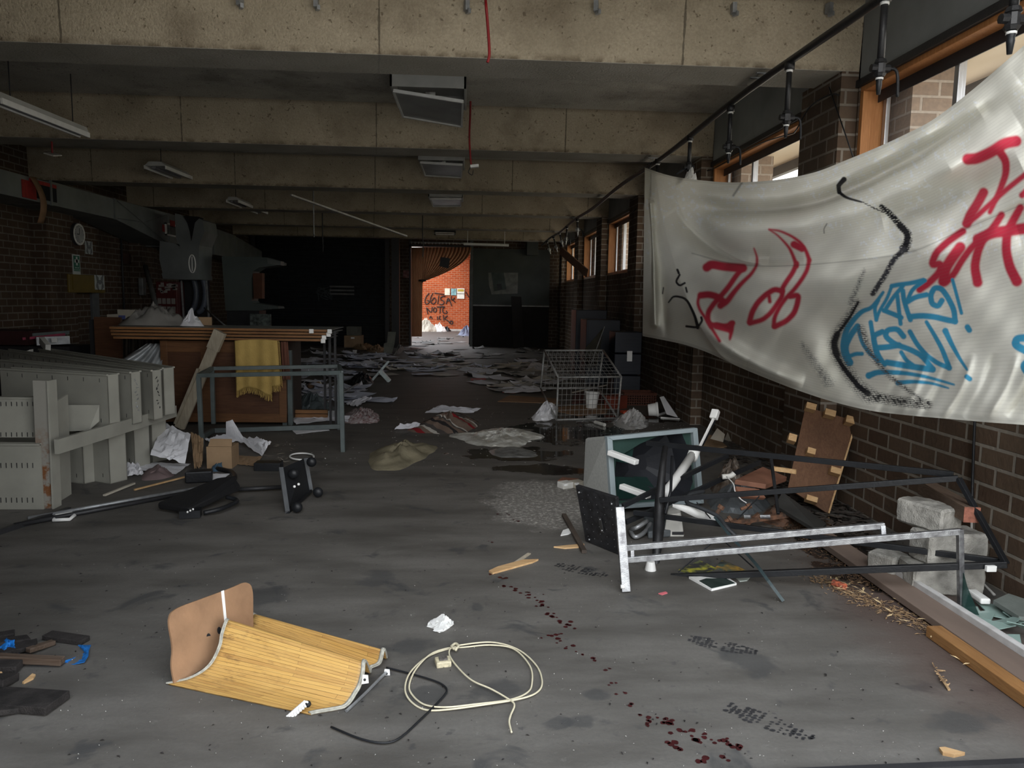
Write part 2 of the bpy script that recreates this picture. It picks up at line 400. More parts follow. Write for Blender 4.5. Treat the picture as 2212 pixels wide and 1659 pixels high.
def paper(px, py, w, h, ang, curl=.02, seed=0, base=None, tilt=0.):
    c = G(px, py); z0 = .003+.0006*(seed % 9) if base is None else base
    ca, sa = math.cos(ang), math.sin(ang); rows = []
    for i in range(7):
        row = []
        for j in range(7):
            u, v = (j/6-.5)*w, (i/6-.5)*h
            x = c.x+u*ca-v*sa; y = c.y+u*sa+v*ca
            z = z0+max(0, curl*(nz(x*3, y*3, seed*1.3)*1.1+.25)) + tilt*(v/h+.5)*h
            if i in (0, 6) and j in (0, 6): z += curl*.8*random.random()
            row.append((x, y, z))
        rows.append(row)
    return MB().grid(rows, .0006)
# ================================================================ THE ROOM
XR, XL, ZB, ZC, YF = 2.83, -6.8, 3.19, 3.68, 23.0
PY = [2.2+3.3*i for i in range(7)]         # front faces of piers and beams
m_floor = floormat()
m_brick = brickmat('brown_brick', (.175, .130, .094), (.125, .086, .062), (.36, .34, .30), stain=.65)
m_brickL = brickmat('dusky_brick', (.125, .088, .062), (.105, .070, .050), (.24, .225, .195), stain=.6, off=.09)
m_brickF = brickmat('red_brick', (.40, .115, .040), (.30, .075, .026), (.42, .30, .20), bw=.24, rh=.086, ms=.010, stain=.15)
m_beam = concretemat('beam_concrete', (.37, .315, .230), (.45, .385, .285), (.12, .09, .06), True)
m_soff = concretemat('slab_concrete', (.38, .36, .315), (.47, .445, .395), (.09, .08, .07))
m_fascia = M('grey_fascia_paint', (.23, .24, .24), .8, var=.2, scale=2)
m_dark = M('dark_painted_steel', (.022, .022, .024), .5, var=.2)
def wallface(name, quads, mat, parent=None, kind=True):
    b = MB()
    for lo, hi in quads: b.b2(lo, hi)
    o = b.build(name, mat, parent)
    return st(o) if kind else o
# floor, ceiling, beams
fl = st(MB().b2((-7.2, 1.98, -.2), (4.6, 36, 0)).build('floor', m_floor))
MB().b2((-12, -12, -.2), (12, 1.97, -.003)).build('ground', M('pale_bounce_forecourt', (.60, .57, .51), .9, scale=1.5))['kind'] = 'structure'  # unseen ground, made pale to bounce daylight up onto the beams
MB().b2((-2.2, -7, 0), (-1.95, 1.9, 3.6)).build('wall_sky_blocker', M('dark_blocker', (.10, .10, .105), .9))['kind'] = 'structure'  # unseen wall added to block sky light on the left
ce = st(MB().b2((-7.2, 2.0, ZC), (3.1, 23.4, ZC+.25)).build('ceiling', m_soff))
def beam(y, i):
    # front face slightly sloped like a cast joist, soffit mixed to a darker grey
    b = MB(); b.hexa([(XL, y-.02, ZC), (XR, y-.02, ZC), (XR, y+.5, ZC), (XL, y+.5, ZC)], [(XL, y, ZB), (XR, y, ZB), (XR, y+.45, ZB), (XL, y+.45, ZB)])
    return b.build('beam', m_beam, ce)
for i, y in enumerate(PY):
    if i > 0: beam(y, i)
# slab joints (thin recessed lines) between beams
# right wall: brick up to sill, piers, lintel panels, windows
SILL, HEAD = 2.05, 3.09
wr = wallface('wall_right', [((XR, 2.0, 0), (XR+.25, 23.4, SILL-.05))], m_brick)
for y in PY:
    wallface('pier', [((2.7, y, 0), (XR+.002, y+.65, ZB+.02))], m_brick, wr, False)
    wallface('wall_panel', [((XR, y-.02, SILL-.06), (XR+.25, y+.67, ZC))], m_brick, wr, False)
MB().b2((XR, 2.0, HEAD+.02), (XR+.25, 23.4, ZC)).build('lintel_panel', m_fascia, wr)
MB().b2((XR-.02, 2.0, HEAD-.015), (XR+.02, 23.4, HEAD+.035)).build('head_rail', m_dark, wr)
m_tim = woodmat('window_timber', (.40, .165, .055), (.52, .24, .09), 2, .5)
m_alu = M('aluminium', (.55, .57, .60), .35, .8, var=.1, scale=8, bump=.05)
m_alud = M('window_black_seal', (.03, .03, .035), .5)
m_pane = glassmat('window_glass', (.95, .97, 1), .02, .93)
for i in range(6):
    y0, y1 = PY[i]+.67, PY[i+1]-.02
    w = st(bpy.data.objects.new('window_%d' % (i+1), None)); COL.objects.link(w); w.location = (XR+.12, (y0+y1)/2, SILL); ORG[w.name] = Vector(w.location)
    fr = MB(); a, z = XR+.03, XR+.22
    fr.b2((a-.02, y0, SILL-.05), (z, y1, SILL)); fr.b2((a-.02, y0, HEAD-.05), (z, y1, HEAD+.02))
    fr.b2((a-.02, y0, SILL), (z, y0+.045, HEAD-.05)); fr.b2((a-.02, y1-.045, SILL), (z, y1, HEAD-.05))
    fr.build('timber_frame', m_tim, w, bevel=.004)
    ym = y1-.045-.88
    for k, (p, q, xo) in enumerate(((y0+.05, ym+.03, XR+.13), (ym, y1-.05, XR+.16))):
        s_ = MB(); s_.b2((xo, p, SILL), (xo+.03, p+.045, HEAD-.05)); s_.b2((xo, q-.045, SILL), (xo+.03, q, HEAD-.05))
        s_.b2((xo, p, SILL), (xo+.03, q, SILL+.04)); s_.b2((xo, p, HEAD-.10), (xo+.03, q, HEAD-.05))
        so = s_.build('sash', m_alu, w, bevel=.003)
        if not (i == 3 and k == 0):
            MB().b2((xo+.012, p+.045, SILL+.04), (xo+.018, q-.045, HEAD-.10)).build('pane', m_pane, so)
    MB().b2((XR+.12, y0+.045, HEAD-.13), (XR+.128, y1-.045, HEAD-.05)).build('blind_rail', m_alud, w)
# left wall with piers
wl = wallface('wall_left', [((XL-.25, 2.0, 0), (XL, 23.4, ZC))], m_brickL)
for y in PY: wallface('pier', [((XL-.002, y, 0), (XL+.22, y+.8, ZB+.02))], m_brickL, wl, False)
# facade behind the camera plane: the open doorway is between x=-2.15 and the right wall
wb = wallface('wall_front', [((XL-.25, 1.9, 0), (-1.68, 2.15, ZC)), ((2.78, 1.9, 0), (3.1, 2.15, ZC))], m_brick)
MB().b2((-1.68, 1.9, 3.62), (2.8, 2.15, ZC)).build('lintel', m_fascia, wb)
# far wall: roller shutter bay, doorway (x -1.95..0.03), painted board wall
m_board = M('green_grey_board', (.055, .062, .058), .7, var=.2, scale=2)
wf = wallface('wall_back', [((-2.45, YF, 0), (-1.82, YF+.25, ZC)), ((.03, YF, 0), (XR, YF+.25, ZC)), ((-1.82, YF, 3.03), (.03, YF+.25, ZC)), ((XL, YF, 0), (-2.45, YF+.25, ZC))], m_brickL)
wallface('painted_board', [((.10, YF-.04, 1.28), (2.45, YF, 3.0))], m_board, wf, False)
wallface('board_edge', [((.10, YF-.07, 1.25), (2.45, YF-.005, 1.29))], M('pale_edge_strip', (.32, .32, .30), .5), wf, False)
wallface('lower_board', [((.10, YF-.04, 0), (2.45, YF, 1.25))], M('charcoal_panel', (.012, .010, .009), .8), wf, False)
d1 = st(bpy.data.objects.new('door_1', None)); COL.objects.link(d1); d1.location = (-.96, YF, 0); ORG[d1.name] = Vector(d1.location)
j = MB(); j.b2((.0, YF-.08, 0), (.09, YF+.26, 3.28)); j.build('jamb', M('pale_door_jamb', (.11, .12, .12), .6), d1)
MB().b2((-1.86, YF-.05, 0), (-1.80, YF+.26, 3.24)).build('jamb', m_dark, d1)
MB().b2((-1.86, YF-.05, 3.02), (.0, YF+.26, 3.08)).build('door_head', m_dark, d1)
MB().b2((-.02, YF+.9, 0), (.06, YF+1.0, 2.7)).build('door_edge', M('door_edge_grey', (.05, .055, .06), .6), d1)
# room beyond the doorway
wallface('wall_far_room', [((-6.2, 34, 0), (3, 34.25, 3.6))], m_brickF)
wallface('wall_far_side', [((.6, 23.25, 0), (.8, 34, 3.6))], m_brickF)
MB().b2((-.6, 23.25, 3.45), (3, 34.3, 3.65)).build('ceiling_far_room', m_soff)['kind'] = 'structure'
# eave and garden seen through the high windows
m_eave = M('peeling_cream_soffit', (.86, .76, .60), .8, var=.06, scale=1.2, col2=(.62, .50, .34), stretch=(1.2, .35, 1))
st(MB().b2((XR+.25, 1.0, 3.16), (3.76, 24, 3.2)).build('trim_1', m_eave)); bpy.data.objects['trim_1']['label'] = 'cream peeling eave soffit outside the windows'
st(MB().b2((3.74, 1.0, 3.05), (3.81, 24, 3.22)).build('trim_2', M('grey_gutter', (.09, .085, .08), .6)))
m_out = brickmat('outside_brick', (.40, .33, .27), (.34, .28, .23), (.55, .52, .48), stain=.1)
for y in PY[1:6]: wallface('wall_outer_pier', [((XR+.25, y-.28, 0), (XR+.62, y+.35, 3.16))], m_out)

def tree(name, label, c, r, h, seed, cols):
    t = bpy.data.objects.new(name, None); COL.objects.link(t); t.location = c; ORG[t.name] = Vector(c); tag(t, label, 'tree', 'trees outside the high windows')
    rr = random.Random(seed); c = Vector(c)
    b_ = MB(); b_.tube([c, c+Vector((.1, .1, h*.5)), c+Vector((.3, -.1, h*.9))], [.12, .09, .04], 8)
    for k in range(7): z = h*(.35+.08*k); a = rr.random()*6.28; b_.tube([c+Vector((.1, 0, z)), c+Vector((r*.8*math.cos(a), r*.8*math.sin(a), z+r*.4))], [.04, .012], 5)
    b_.build('trunk', M('grey_bark', (.16, .14, .12), .9), t)
    lv = MB()
    for _ in range(2600):
        a, u, v = rr.random()*6.28, rr.random()*2-1, rr.random()**.4; q = math.sqrt(1-u*u); p = c+Vector((r*v*q*math.cos(a), r*v*q*math.sin(a), h*.72+h*.42*v*u)); s = .05+.07*rr.random()
        d1_ = Vector((rr.random()-.5, rr.random()-.5, rr.random()-.5)).normalized()*s; d2_ = d1_.orthogonal().normalized()*s*.4
        lv.add([p-d1_, p-d2_, p+d1_, p+d2_], [(0, 1, 2, 3)])
    lv.build('foliage', cols, t)
m_l1 = M('yellow_green_leaves', (.55, .56, .10), .7, var=.3, scale=3); m_l2 = M('overexposed_leaves', (.60, .60, .46), .7, var=.3, scale=3)  # leaf colours lightened to imitate overexposure outside
for k, (x, y, r, h, mt) in enumerate(((6.6, 7.5, 1.5, 3.2, m_l2), (7.4, 10.6, 1.7, 3.4, m_l2), (8.4, 15.5, 2.0, 3.5, m_l1), (6.4, 20.6, 1.4, 3.3, m_l1), (7.6, 26.5, 1.9, 4.2, m_l1))):
    tree('garden_tree', ['pale washed-out tree seen through the nearest high window', 'pale leafy tree seen through the window behind the banner edge', 'yellow-green tree beyond the brick wall windows', 'bright yellow-green bush filling the far high window', 'yellow-green tree beyond the farthest window'][k], (x, y, 0), r, h, k, mt)
# ================================================================ SHARED MATERIALS
m_black = M('black_enamel', (.012, .013, .015), .42, var=.3, spec=.3)
m_blackp = M('black_pipe_paint', (.014, .014, .015), .42, var=.35, scale=20, spec=.35)
m_tape = M('white_thread_tape', (.62, .62, .60), .6)
m_chrome = M('scuffed_chrome', (.40, .41, .42), .42, .85, var=.35, scale=26, col2=(.20, .20, .21))
m_white = M('white_plastic', (.76, .76, .74), .45, var=.08, scale=10, bump=.05)
m_dirtyw = M('soiled_white_plastic', (.62, .61, .57), .5, var=.25, scale=9, bump=.05)
m_grn = M('grey_green_enamel', (.085, .105, .105), .5, var=.2, scale=9)
m_cream = M('cream_shelf_enamel', (.31, .305, .265), .5, var=.12, scale=5, bump=.04)
m_ply = woodmat('brown_plywood', (.11, .052, .026), (.155, .078, .040), 2, .7)
m_pine = woodmat('pale_pine', (.50, .30, .14), (.62, .42, .22), 0, .7)
m_old = woodmat('weathered_board', (.38, .33, .25), (.50, .44, .34), 2, .8)
m_card = M('cardboard', (.30, .20, .115), .85, var=.18, scale=5)
m_cardd = M('brown_hardboard', (.22, .125, .065), .8, var=.25, scale=5)
m_paper = M('white_paper', (.74, .74, .77), .8, var=.10, scale=3, bump=.05)
m_paperc = M('cream_paper', (.46, .42, .35), .8, var=.15, scale=3, bump=.05)
m_steel = M('dull_steel', (.33, .34, .35), .45, .6, var=.3, scale=15)
m_rust = M('rusty_steel', (.17, .085, .05), .8, .2, var=.5, scale=22, col2=(.06, .04, .03))
m_block = M('grey_concrete_block', (.34, .33, .30), .95, var=.35, scale=14, bump=.5, spec=.1)
m_char = M('charred_wood', (.020, .017, .016), .85, var=.6, scale=18, bump=.5)
# ================================================================ OVERHEAD PIPE WITH DROP VALVES
XP, ZP = 2.16, 3.13
t = thing('service_pipe', 'long black overhead pipe running along the window wall with hanging valves', 'pipe', (XP, 10, ZP))
MB().tube([(XP, y, ZP + .02*math.sin(y*1.3)) for y in np.linspace(2.3, 22.6, 40)], .026, 10).build('main_pipe', m_blackp, t, True)
drops = [(3.0, .62, 0, 1), (3.98, .52, 0, 1), (5.15, .50, 0, 1), (6.30, .47, 0, 1), (7.45, .44, 0, 2), (8.72, .52, 0, 3), (15.2, .36, -.02, 4), (16.8, .42, .03, 4), (18.3, .38, -.14, 4), (19.6, .42, -.16, 4), (21.2, .38, -.15, 4)]
for y, L, lean, kd in drops:
    top = Vector((XP, y, ZP)); bot = Vector((XP-lean*.8, y, ZP-L)); d = (bot-top).normalized()
    b = MB(); b.tube([top+d*.0, top+d*.05], .034, 10); b.tube([top, top+d*(L-.16)], .019, 10)
    dp = b.build('drop_pipe', m_blackp, t, True)
    MB().tube([top+d*.052, top+d*.066], .0235, 10).build('tape_ring', m_tape, dp, True)
    q = top+d*(L-.18)
    va = MB(); va.tube([q, q+d*.02, q+d*.024, q+d*.07, q+d*.075, q+d*.09], [.026, .034, .027, .027, .034, .024], 8)
    va.tube([q+d*.045+Vector((-.05, 0, 0)), q+d*.045+Vector((.05, 0, 0))], .02, 8)
    vo = va.build('valve', m_blackp if kd < 4 else m_steel, t, False)
    n_ = MB(); n_.tube([q+d*.09, q+d*.10, q+d*.115, q+d*.13, q+d*.18], [.018, .020, .015, .016, .010], 8); n_.build('nozzle', m_black if kd < 4 else m_chrome, vo, True)
    MB().tube([q+d*.094, q+d*.104], .0205, 8).build('tape_ring', m_tape, vo, True)
    hx = .05; h = MB()
    if kd in (1, 4): h.tube(spline([q+d*.045+Vector((hx, 0, 0)), q+d*.05+Vector((hx+.035, 0, 0)), q+d*.09+Vector((hx+.05, 0, 0)), q+d*.19+Vector((hx+.05, -.01, 0))], 5), .009, 6)
    elif kd == 2: h.tube([q+d*.05+Vector((-.02, 0, 0)), q+d*.12+Vector((-.13, -.02, 0))], .011, 6)
    if kd != 3: h.build('lever', m_black, vo, True)
for y in (5.72, 5.6, 8.95, 12.3, 15.6):
    h = MB(); h.tube([(XP, y, ZP), (XP, y, ZB+.01)], .006, 6); h.b2((XP-.06, y-.012, ZB-.008), (XP+.06, y+.012, ZB)); h.build('hanger', m_steel, t)
# clear film wrapped round one valve
o = heap([(XP+.01, 7.30, 0), (XP+.07, 7.42, 0), (XP+.03, 7.52, 0), (XP-.05, 7.48, 0), (XP-.06, 7.36, 0)], .2, 3, 8, .9, 30, sharp=True)
for v in o.v: v.z = 2.66+v.z*.75
m_film = glassmat('clear_film', (.80, .80, .78), .25, .45)
tag(o.build('plastic_wrap', m_film), 'clear torn plastic film wrapped around a hanging valve above the banner corner', 'plastic film')
# ================================================================ BANNER
XBN = 2.10
topP = [(1393, 362), (1450, 380), (1520, 390), (1590, 394), (1680, 388), (1760, 372), (1830, 345), (1900, 316), (1960, 288), (2010, 262), (2060, 226), (2120, 178), (2212, 98), (2300, 20), (2400, -75)]
botP = [(1388, 726), (1430, 734), (1480, 745), (1530, 762), (1590, 790), (1650, 815), (1720, 842), (1800, 868), (1880, 887), (1960, 897), (2050, 905), (2130, 912), (2212, 918), (2300, 926), (2400, 935)]
def interp(P, n):
    P = spline([Vector((x, y, 0)) for x, y in P], 12); L = [0]
    for a, b in zip(P, P[1:]): L.append(L[-1]+(b-a).length)
    L = np.array(L)/L[-1]; s = np.linspace(0, 1, n)
    return np.stack([np.interp(s, L, [p.x for p in P]), np.interp(s, L, [p.y for p in P])], 1)
NU, NV = 760, 340
T_, B_ = interp(topP, NU), interp(botP, NU)
sv = np.linspace(0, 1, NV)[:, None, None]
PX = T_[None]*(1-sv)+B_[None]*sv                       # (NV,NU,2) picture coordinates of the cloth, used once to size it and to place its paint
R3 = np.array(C2W)
dirs = np.stack([(PX[..., 0]-CX)/FPX, (CY-PX[..., 1])/FPX, -np.ones(PX.shape[:2])], -1) @ R3.T
tt = XBN/dirs[..., 0:1]; P3 = dirs*tt + np.array([0, 0, 1.5])
def seg_dist(P, poly):
    """distance to a polyline and signed side, in picture units"""
    best = np.full(P.shape[:2], 1e9); side = np.zeros(P.shape[:2]); par = np.zeros(P.shape[:2]); n = len(poly)-1
    for i in range(n):
        a = np.array(poly[i], float); b = np.array(poly[i+1], float); ab = b-a
        u = np.clip(((P-a)@ab)/(ab@ab), 0, 1); d = np.linalg.norm(P-(a+u[..., None]*ab), axis=-1)
        cr = ab[0]*(P[..., 1]-a[1])-ab[1]*(P[..., 0]-a[0]); m = d < best
        best = np.where(m, d, best); side = np.where(m, np.sign(cr), side); par = np.where(m, (i+u)/n, par)
    return best, side, par
def sp2(pts, n=6): return [(p.x, p.y) for p in spline([Vector((x, y, 0)) for x, y in pts], n)]
xx, yy = PX[..., 0], PX[..., 1]
disp = np.zeros(PX.shape[:2])
def ridge(poly, amp, w, fade=True):
    global disp
    d, s_, p = seg_dist(PX, sp2(poly)); g = np.exp(-(d/w)**2)
    if fade: g = g*np.clip(np.sin(np.pi*np.clip(p, .02, .98))*1.6, 0, 1)
    disp += 1.5*amp*g
def step(poly, amp, w):
    """overlap: lifted on the upper side, falling back sharply below the line"""
    global disp
    d, s_, p = seg_dist(PX, sp2(poly)); e_ = np.clip(np.sin(np.pi*np.clip(p, .0, 1))*1.8, 0, 1)
    disp += 1.5*amp*e_*np.where(s_ < 0, np.exp(-(d/w)**1.3), np.exp(-(d/5.)**2))
ridge([(1470, 430), (1560, 452), (1680, 452), (1800, 425), (1960, 345), (2130, 240)], -.10, 20)
ridge([(1440, 395), (1520, 425), (1640, 432), (1760, 412), (1900, 350), (2050, 270), (2212, 160)], .06, 22)
ridge([(1480, 470), (1600, 490), (1760, 478), (1900, 430), (2060, 350), (2212, 260)], .09, 34)
ridge([(1460, 440), (1530, 520), (1620, 560), (1740, 555)], -.07, 22)
ridge([(1560, 585), (1700, 610), (1850, 600), (2000, 560), (2212, 500)], .05, 36)
ridge([(1430, 470), (1500, 560), (1600, 650), (1700, 700)], .05, 40)
ridge([(1900, 470), (2050, 430), (2212, 360)], -.05, 30)
ridge([(1960, 520), (1900, 600), (1820, 690), (1800, 760), (1850, 840)], -.05, 30)
step([(1455, 400), (1480, 470), (1540, 525), (1600, 560), (1660, 570)], .05, 60)
step([(1418, 380), (1428, 450), (1448, 540), (1478, 630), (1510, 700), (1560, 770), (1610, 795)], .07, 30)
ridge([(1404, 440), (1410, 560), (1414, 700)], .05, 7, False); ridge([(1426, 520), (1432, 640), (1440, 730)], -.03, 8)
ridge([(1510, 690), (1560, 740), (1640, 790), (1740, 830)], .06, 16)
for k in range(7):
    x0 = 1900+k*48; ridge([(x0+60, 760), (x0+30, 840), (x0-10, 905)], .012*(1 if k % 2 else -1), 9)
d_, s_, _p = seg_dist(PX, sp2([(1500, 545), (1620, 572), (1760, 572), (1950, 545), (2060, 500), (2212, 430)]))
disp += np.where(s_ > 0, .13*np.exp(-d_/95), .13*np.exp(-d_/170))*np.clip((xx-1440)/200, 0, 1)

disp += .012*np.sin(xx/61+yy/37)+.006*np.sin(xx/23-yy/31)+.0035*np.sin(xx/9.7+yy/13)
P3 = dirs*((XBN-disp)[..., None]/dirs[..., 0:1]) + np.array([0, 0, 1.5])
base = np.empty(PX.shape[:2]+(3,)); rng = np.random.RandomState(5)
def fbm(x, y, seed, oct_=5, s0=1.):
    r = np.random.RandomState(seed); o_ = np.zeros_like(x); a = 1.; tot = 0
    for k in range(oct_):
        n = 64; g = r.rand(n+1, n+1); X = (x*s0*2**k) % n; Y = (y*s0*2**k) % n
        xi = X.astype(int); yi = Y.astype(int); fx = X-xi; fy = Y-yi; fx = fx*fx*(3-2*fx); fy = fy*fy*(3-2*fy)
        o_ += a*((g[yi, xi]*(1-fx)+g[yi, xi+1]*fx)*(1-fy)+(g[yi+1, xi]*(1-fx)+g[yi+1, xi+1]*fx)*fy); tot += a; a *= .55
    return o_/tot
nA = fbm(xx+3, yy+3, 1, 5, 1/90.); nB = fbm(xx, yy, 2, 4, 1/6.); nC = fbm(xx, yy*2.2, 3, 3, 1/3.2); nD = fbm(xx, yy, 4, 4, 1/200.)
base[:] = np.array([.74, .73, .66]); base *= (.84+.30*nA[..., None])
k_ = np.clip((nD-.5)*5, 0, 1)[..., None]; base = base*(1-k_*.25)+np.array([.42, .40, .28])*k_*.25
fl_ = np.clip((nB-.60)*14, 0, 1)*np.clip((nA-.47)*9, 0, 1)*(yy < 560)           # flaking white specks
base = base*(1-fl_[..., None])+np.array([.80, .82, .83])*fl_[..., None]
def soften(poly):
    for _ in range(2):
        q_ = [poly[0]]
        for a, b_ in zip(poly, poly[1:]):
            q_ += [(a[0]*.8+b_[0]*.2, a[1]*.8+b_[1]*.2), (a[0]*.2+b_[0]*.8, a[1]*.2+b_[1]*.8)]
        poly = q_+[poly[-1]]
    return poly
def paint(poly, w, col, soft=3.5, taper=(1, 1), dry=0., smooth=True):
    global base
    pp = soften(poly) if smooth and len(poly) > 2 else poly
    if len(pp) == 1: pp = [pp[0], (pp[0][0]+.5, pp[0][1])]
    d, s_, p = seg_dist(PX, pp); ww = w/2*(taper[0]*(1-p)+taper[1]*p)
    a = np.clip((ww+soft-d)/(2*soft), 0, 1); a = a*a*(3-2*a)
    if dry: a = a*np.clip(((nC*.35+nB*.35+.30*(.5+.5*np.sin(yy*1.45+xx*.16)))-.5+.20*(1-dry)+.12*(1-d/np.maximum(ww, 1)))*12, 0, 1)
    base = base*(1-a[..., None])+np.array(col)*a[..., None]
def Z7(l): return [(1400+x/2.719, 340+y/2.719) for x, y in l]
RED, BLU, BLK = (.50, .030, .060), (.045, .30, .50), (.012, .012, .016)
def ZC_(ox, oy, k, w, l): return [(ox+x/k, oy+y/k) for x, y in l], w/k
LET = []
for w, l, *tp in ((55, [(165, 380), (200, 355), (300, 375), (440, 385)]), (34, [(440, 385), (390, 440), (330, 530), (270, 600), (215, 660), (175, 720), (172, 780), (200, 830)]), (40, [(525, 235), (548, 300), (548, 360), (505, 430), (430, 500), (370, 570), (320, 640), (270, 670)], (.2, 1.1)),
    (20, [(150, 585), (105, 600), (95, 650), (110, 700), (150, 760), (200, 840), (262, 940)]), (44, [(120, 592), (180, 585), (240, 600), (290, 640)]), (24, [(210, 812), (300, 825), (365, 800)]), (46, [(240, 825), (335, 850)]), (36, [(355, 810), (350, 880), (340, 930)], (1.2, .3)),
    (18, [(640, 90), (720, 100), (810, 140), (880, 190), (920, 250), (945, 320)], (.5, 1.6)), (24, [(640, 92), (700, 130), (760, 190), (800, 240), (830, 310), (850, 370)], (.3, 1.2)), (46, [(830, 205), (890, 235)]), (32, [(850, 350), (820, 420), (770, 490), (740, 540), (740, 600), (700, 660), (650, 730), (590, 780), (495, 805)]),
    (36, [(740, 560), (680, 545), (610, 590), (550, 650), (510, 720), (490, 795)]), (28, [(945, 330), (930, 400), (890, 470), (830, 550), (770, 610), (720, 680), (680, 760), (675, 830)]), (36, [(800, 600), (865, 590), (855, 660), (830, 730), (770, 790), (685, 830)]), (24, [(640, 600), (645, 640)])):
    LET.append((*ZC_(1480, 470, 3.527, w, l), RED, 3., tp[0] if tp else (1, 1)))
for w, l, *tp in ((52, [(388, 190), (440, 187), (520, 150), (590, 102), (655, 90)]), (42, [(560, 140), (600, 200), (600, 270), (575, 340), (545, 410), (510, 485)], (1, .5)), (44, [(475, 375), (440, 440), (400, 500), (382, 548)]), (26, [(380, 550), (430, 515), (500, 450), (600, 360), (720, 265)]), (30, [(690, 390), (740, 340)]),
    (34, [(360, 590), (280, 645), (210, 710), (185, 780), (240, 770), (230, 820), (170, 880), (120, 915)]), (50, [(345, 680), (300, 740), (262, 800), (252, 870)]), (32, [(270, 870), (310, 830), (350, 760), (400, 690), (440, 650)]), (46, [(575, 500), (530, 570), (470, 640), (440, 710), (425, 790), (442, 875)], (.7, 1)), (52, [(445, 635), (520, 600), (600, 590), (740, 570)]), (50, [(680, 460), (640, 530), (605, 600), (600, 700), (620, 790), (660, 868)], (.7, 1))):
    LET.append((*ZC_(1940, 270, 2.5735, w, l), RED, 3.4, tp[0] if tp else (1, 1)))
for w, l, *tp in ((34, [(375, 210), (340, 260), (300, 310), (240, 330), (190, 380), (140, 450), (122, 540), (130, 600), (162, 655)], (.5, 1.3)), (22, [(345, 260), (320, 310), (332, 385)]), (20, [(430, 170), (400, 250), (350, 330), (332, 385)]), (26, [(430, 170), (470, 162), (560, 150), (630, 132)]), (24, [(500, 170), (440, 240), (395, 310)]), (24, [(465, 230), (475, 320), (486, 410)]), (28, [(380, 325), (440, 348), (490, 370)]),
    (24, [(640, 135), (560, 190), (530, 260)]), (30, [(650, 225), (580, 240), (530, 270)]), (28, [(500, 200), (505, 250), (525, 320), (548, 385)]), (34, [(545, 365), (620, 358), (700, 365), (780, 385), (832, 395)]), (32, [(832, 395), (825, 320), (785, 240), (745, 185), (700, 180), (675, 230), (685, 285), (725, 300), (748, 262)]), (20, [(815, 130), (840, 220), (872, 342)]), (32, [(910, 430), (922, 450)]),
    (34, [(160, 650), (132, 560), (170, 480), (212, 425)]), (24, [(150, 620), (200, 600), (240, 600)]), (22, [(215, 430), (240, 530), (290, 600), (352, 650)]), (32, [(370, 460), (312, 485), (325, 560), (345, 640)]), (26, [(296, 400), (312, 500), (340, 600), (385, 670)]), (34, [(330, 562), (400, 558), (475, 545)]), (32, [(505, 490), (465, 440), (400, 448), (388, 490), (450, 540), (540, 570), (620, 610), (688, 695)]), (36, [(690, 700), (560, 682), (400, 655)]), (24, [(490, 590), (520, 640), (562, 670)]),
    (28, [(545, 460), (590, 540), (650, 610), (720, 660), (795, 690)]), (26, [(650, 398), (700, 480), (750, 570), (795, 690)], (.8, 1.2)), (30, [(770, 455), (810, 540), (860, 630), (908, 702)], (1.2, .4)), (28, [(905, 745), (925, 760)]), (28, [(285, 738), (340, 715), (500, 720), (650, 745), (825, 796)], (1.4, .4)), (22, [(470, 785), (560, 775), (680, 785), (790, 818)], (1.4, .4)), (44, [(1320, 500), (1225, 500), (1210, 545), (1310, 595)]), (44, [(1320, 635), (1262, 675), (1300, 730)])):
    LET.append((*ZC_(1780, 560, 2.9375, w, l), BLU, 1.6, tp[0] if tp else (1, 1)))
for l, w, col_, sf, tp in LET: paint(l, w*(1.22 if col_ is RED else 1.12), col_, sf, tp)
paint(Z7([(1150, 130), (1118, 165), (1122, 205), (1165, 238), (1255, 262)]), 10, BLK, 1.2, (1.2, .3)); paint(Z7([(1118, 165), (1122, 205)]), 9, BLK, 1.2)
paint(Z7([(1260, 262), (1330, 300), (1380, 320)]), 4, BLK, 1, dry=.9)
paint(Z7([(1370, 290), (1420, 330), (1480, 400), (1530, 450), (1525, 500), (1505, 535)]), 22, BLK, 2, (.5, 1), dry=.55)
paint(Z7([(1480, 400), (1525, 450), (1520, 500), (1505, 535)]), 12, BLK, 2)
paint(Z7([(1505, 540), (1440, 600), (1400, 680), (1360, 740), (1320, 800)]), 12, (.05, .05, .06), 2.5, dry=.25)
paint(Z7([(1270, 660), (1230, 760), (1190, 850)]), 16, (.22, .22, .21), 5, (.4, 1), dry=1.0)
paint(Z7([(1230, 850), (1170, 950), (1090, 1060), (1088, 1130), (1150, 1230), (1230, 1340), (1300, 1400)]), 34, (.10, .10, .10), 8, (.4, 1), dry=.92)
paint(Z7([(1235, 850), (1180, 950), (1095, 1055), (1090, 1140), (1150, 1240), (1240, 1350), (1290, 1385)]), 10, BLK, 1.5, (.4, 1.2)); paint(Z7([(1110, 1040), (1090, 1100), (1110, 1160)]), 14, BLK, 3)
paint(Z7([(900, 1090), (960, 1180), (1060, 1320)]), 26, (.26, .26, .24), 8, (.3, 1), dry=1.0)
paint(Z7([(1250, 1010), (1300, 1150), (1420, 1290), (1600, 1420)]), 20, (.10, .10, .10), 5, (1, .4), dry=.95)
paint(Z7([(1300, 1400), (1450, 1430), (1640, 1450)]), 22, (.05, .05, .05), 4, dry=.88)
paint(Z7([(120, 852), (150, 812), (225, 828), (275, 930), (292, 1000)]), 6, BLK, 1, (.5, 1.2)); paint(Z7([(225, 992), (290, 1000), (318, 960), (312, 940)]), 5, BLK, 1)
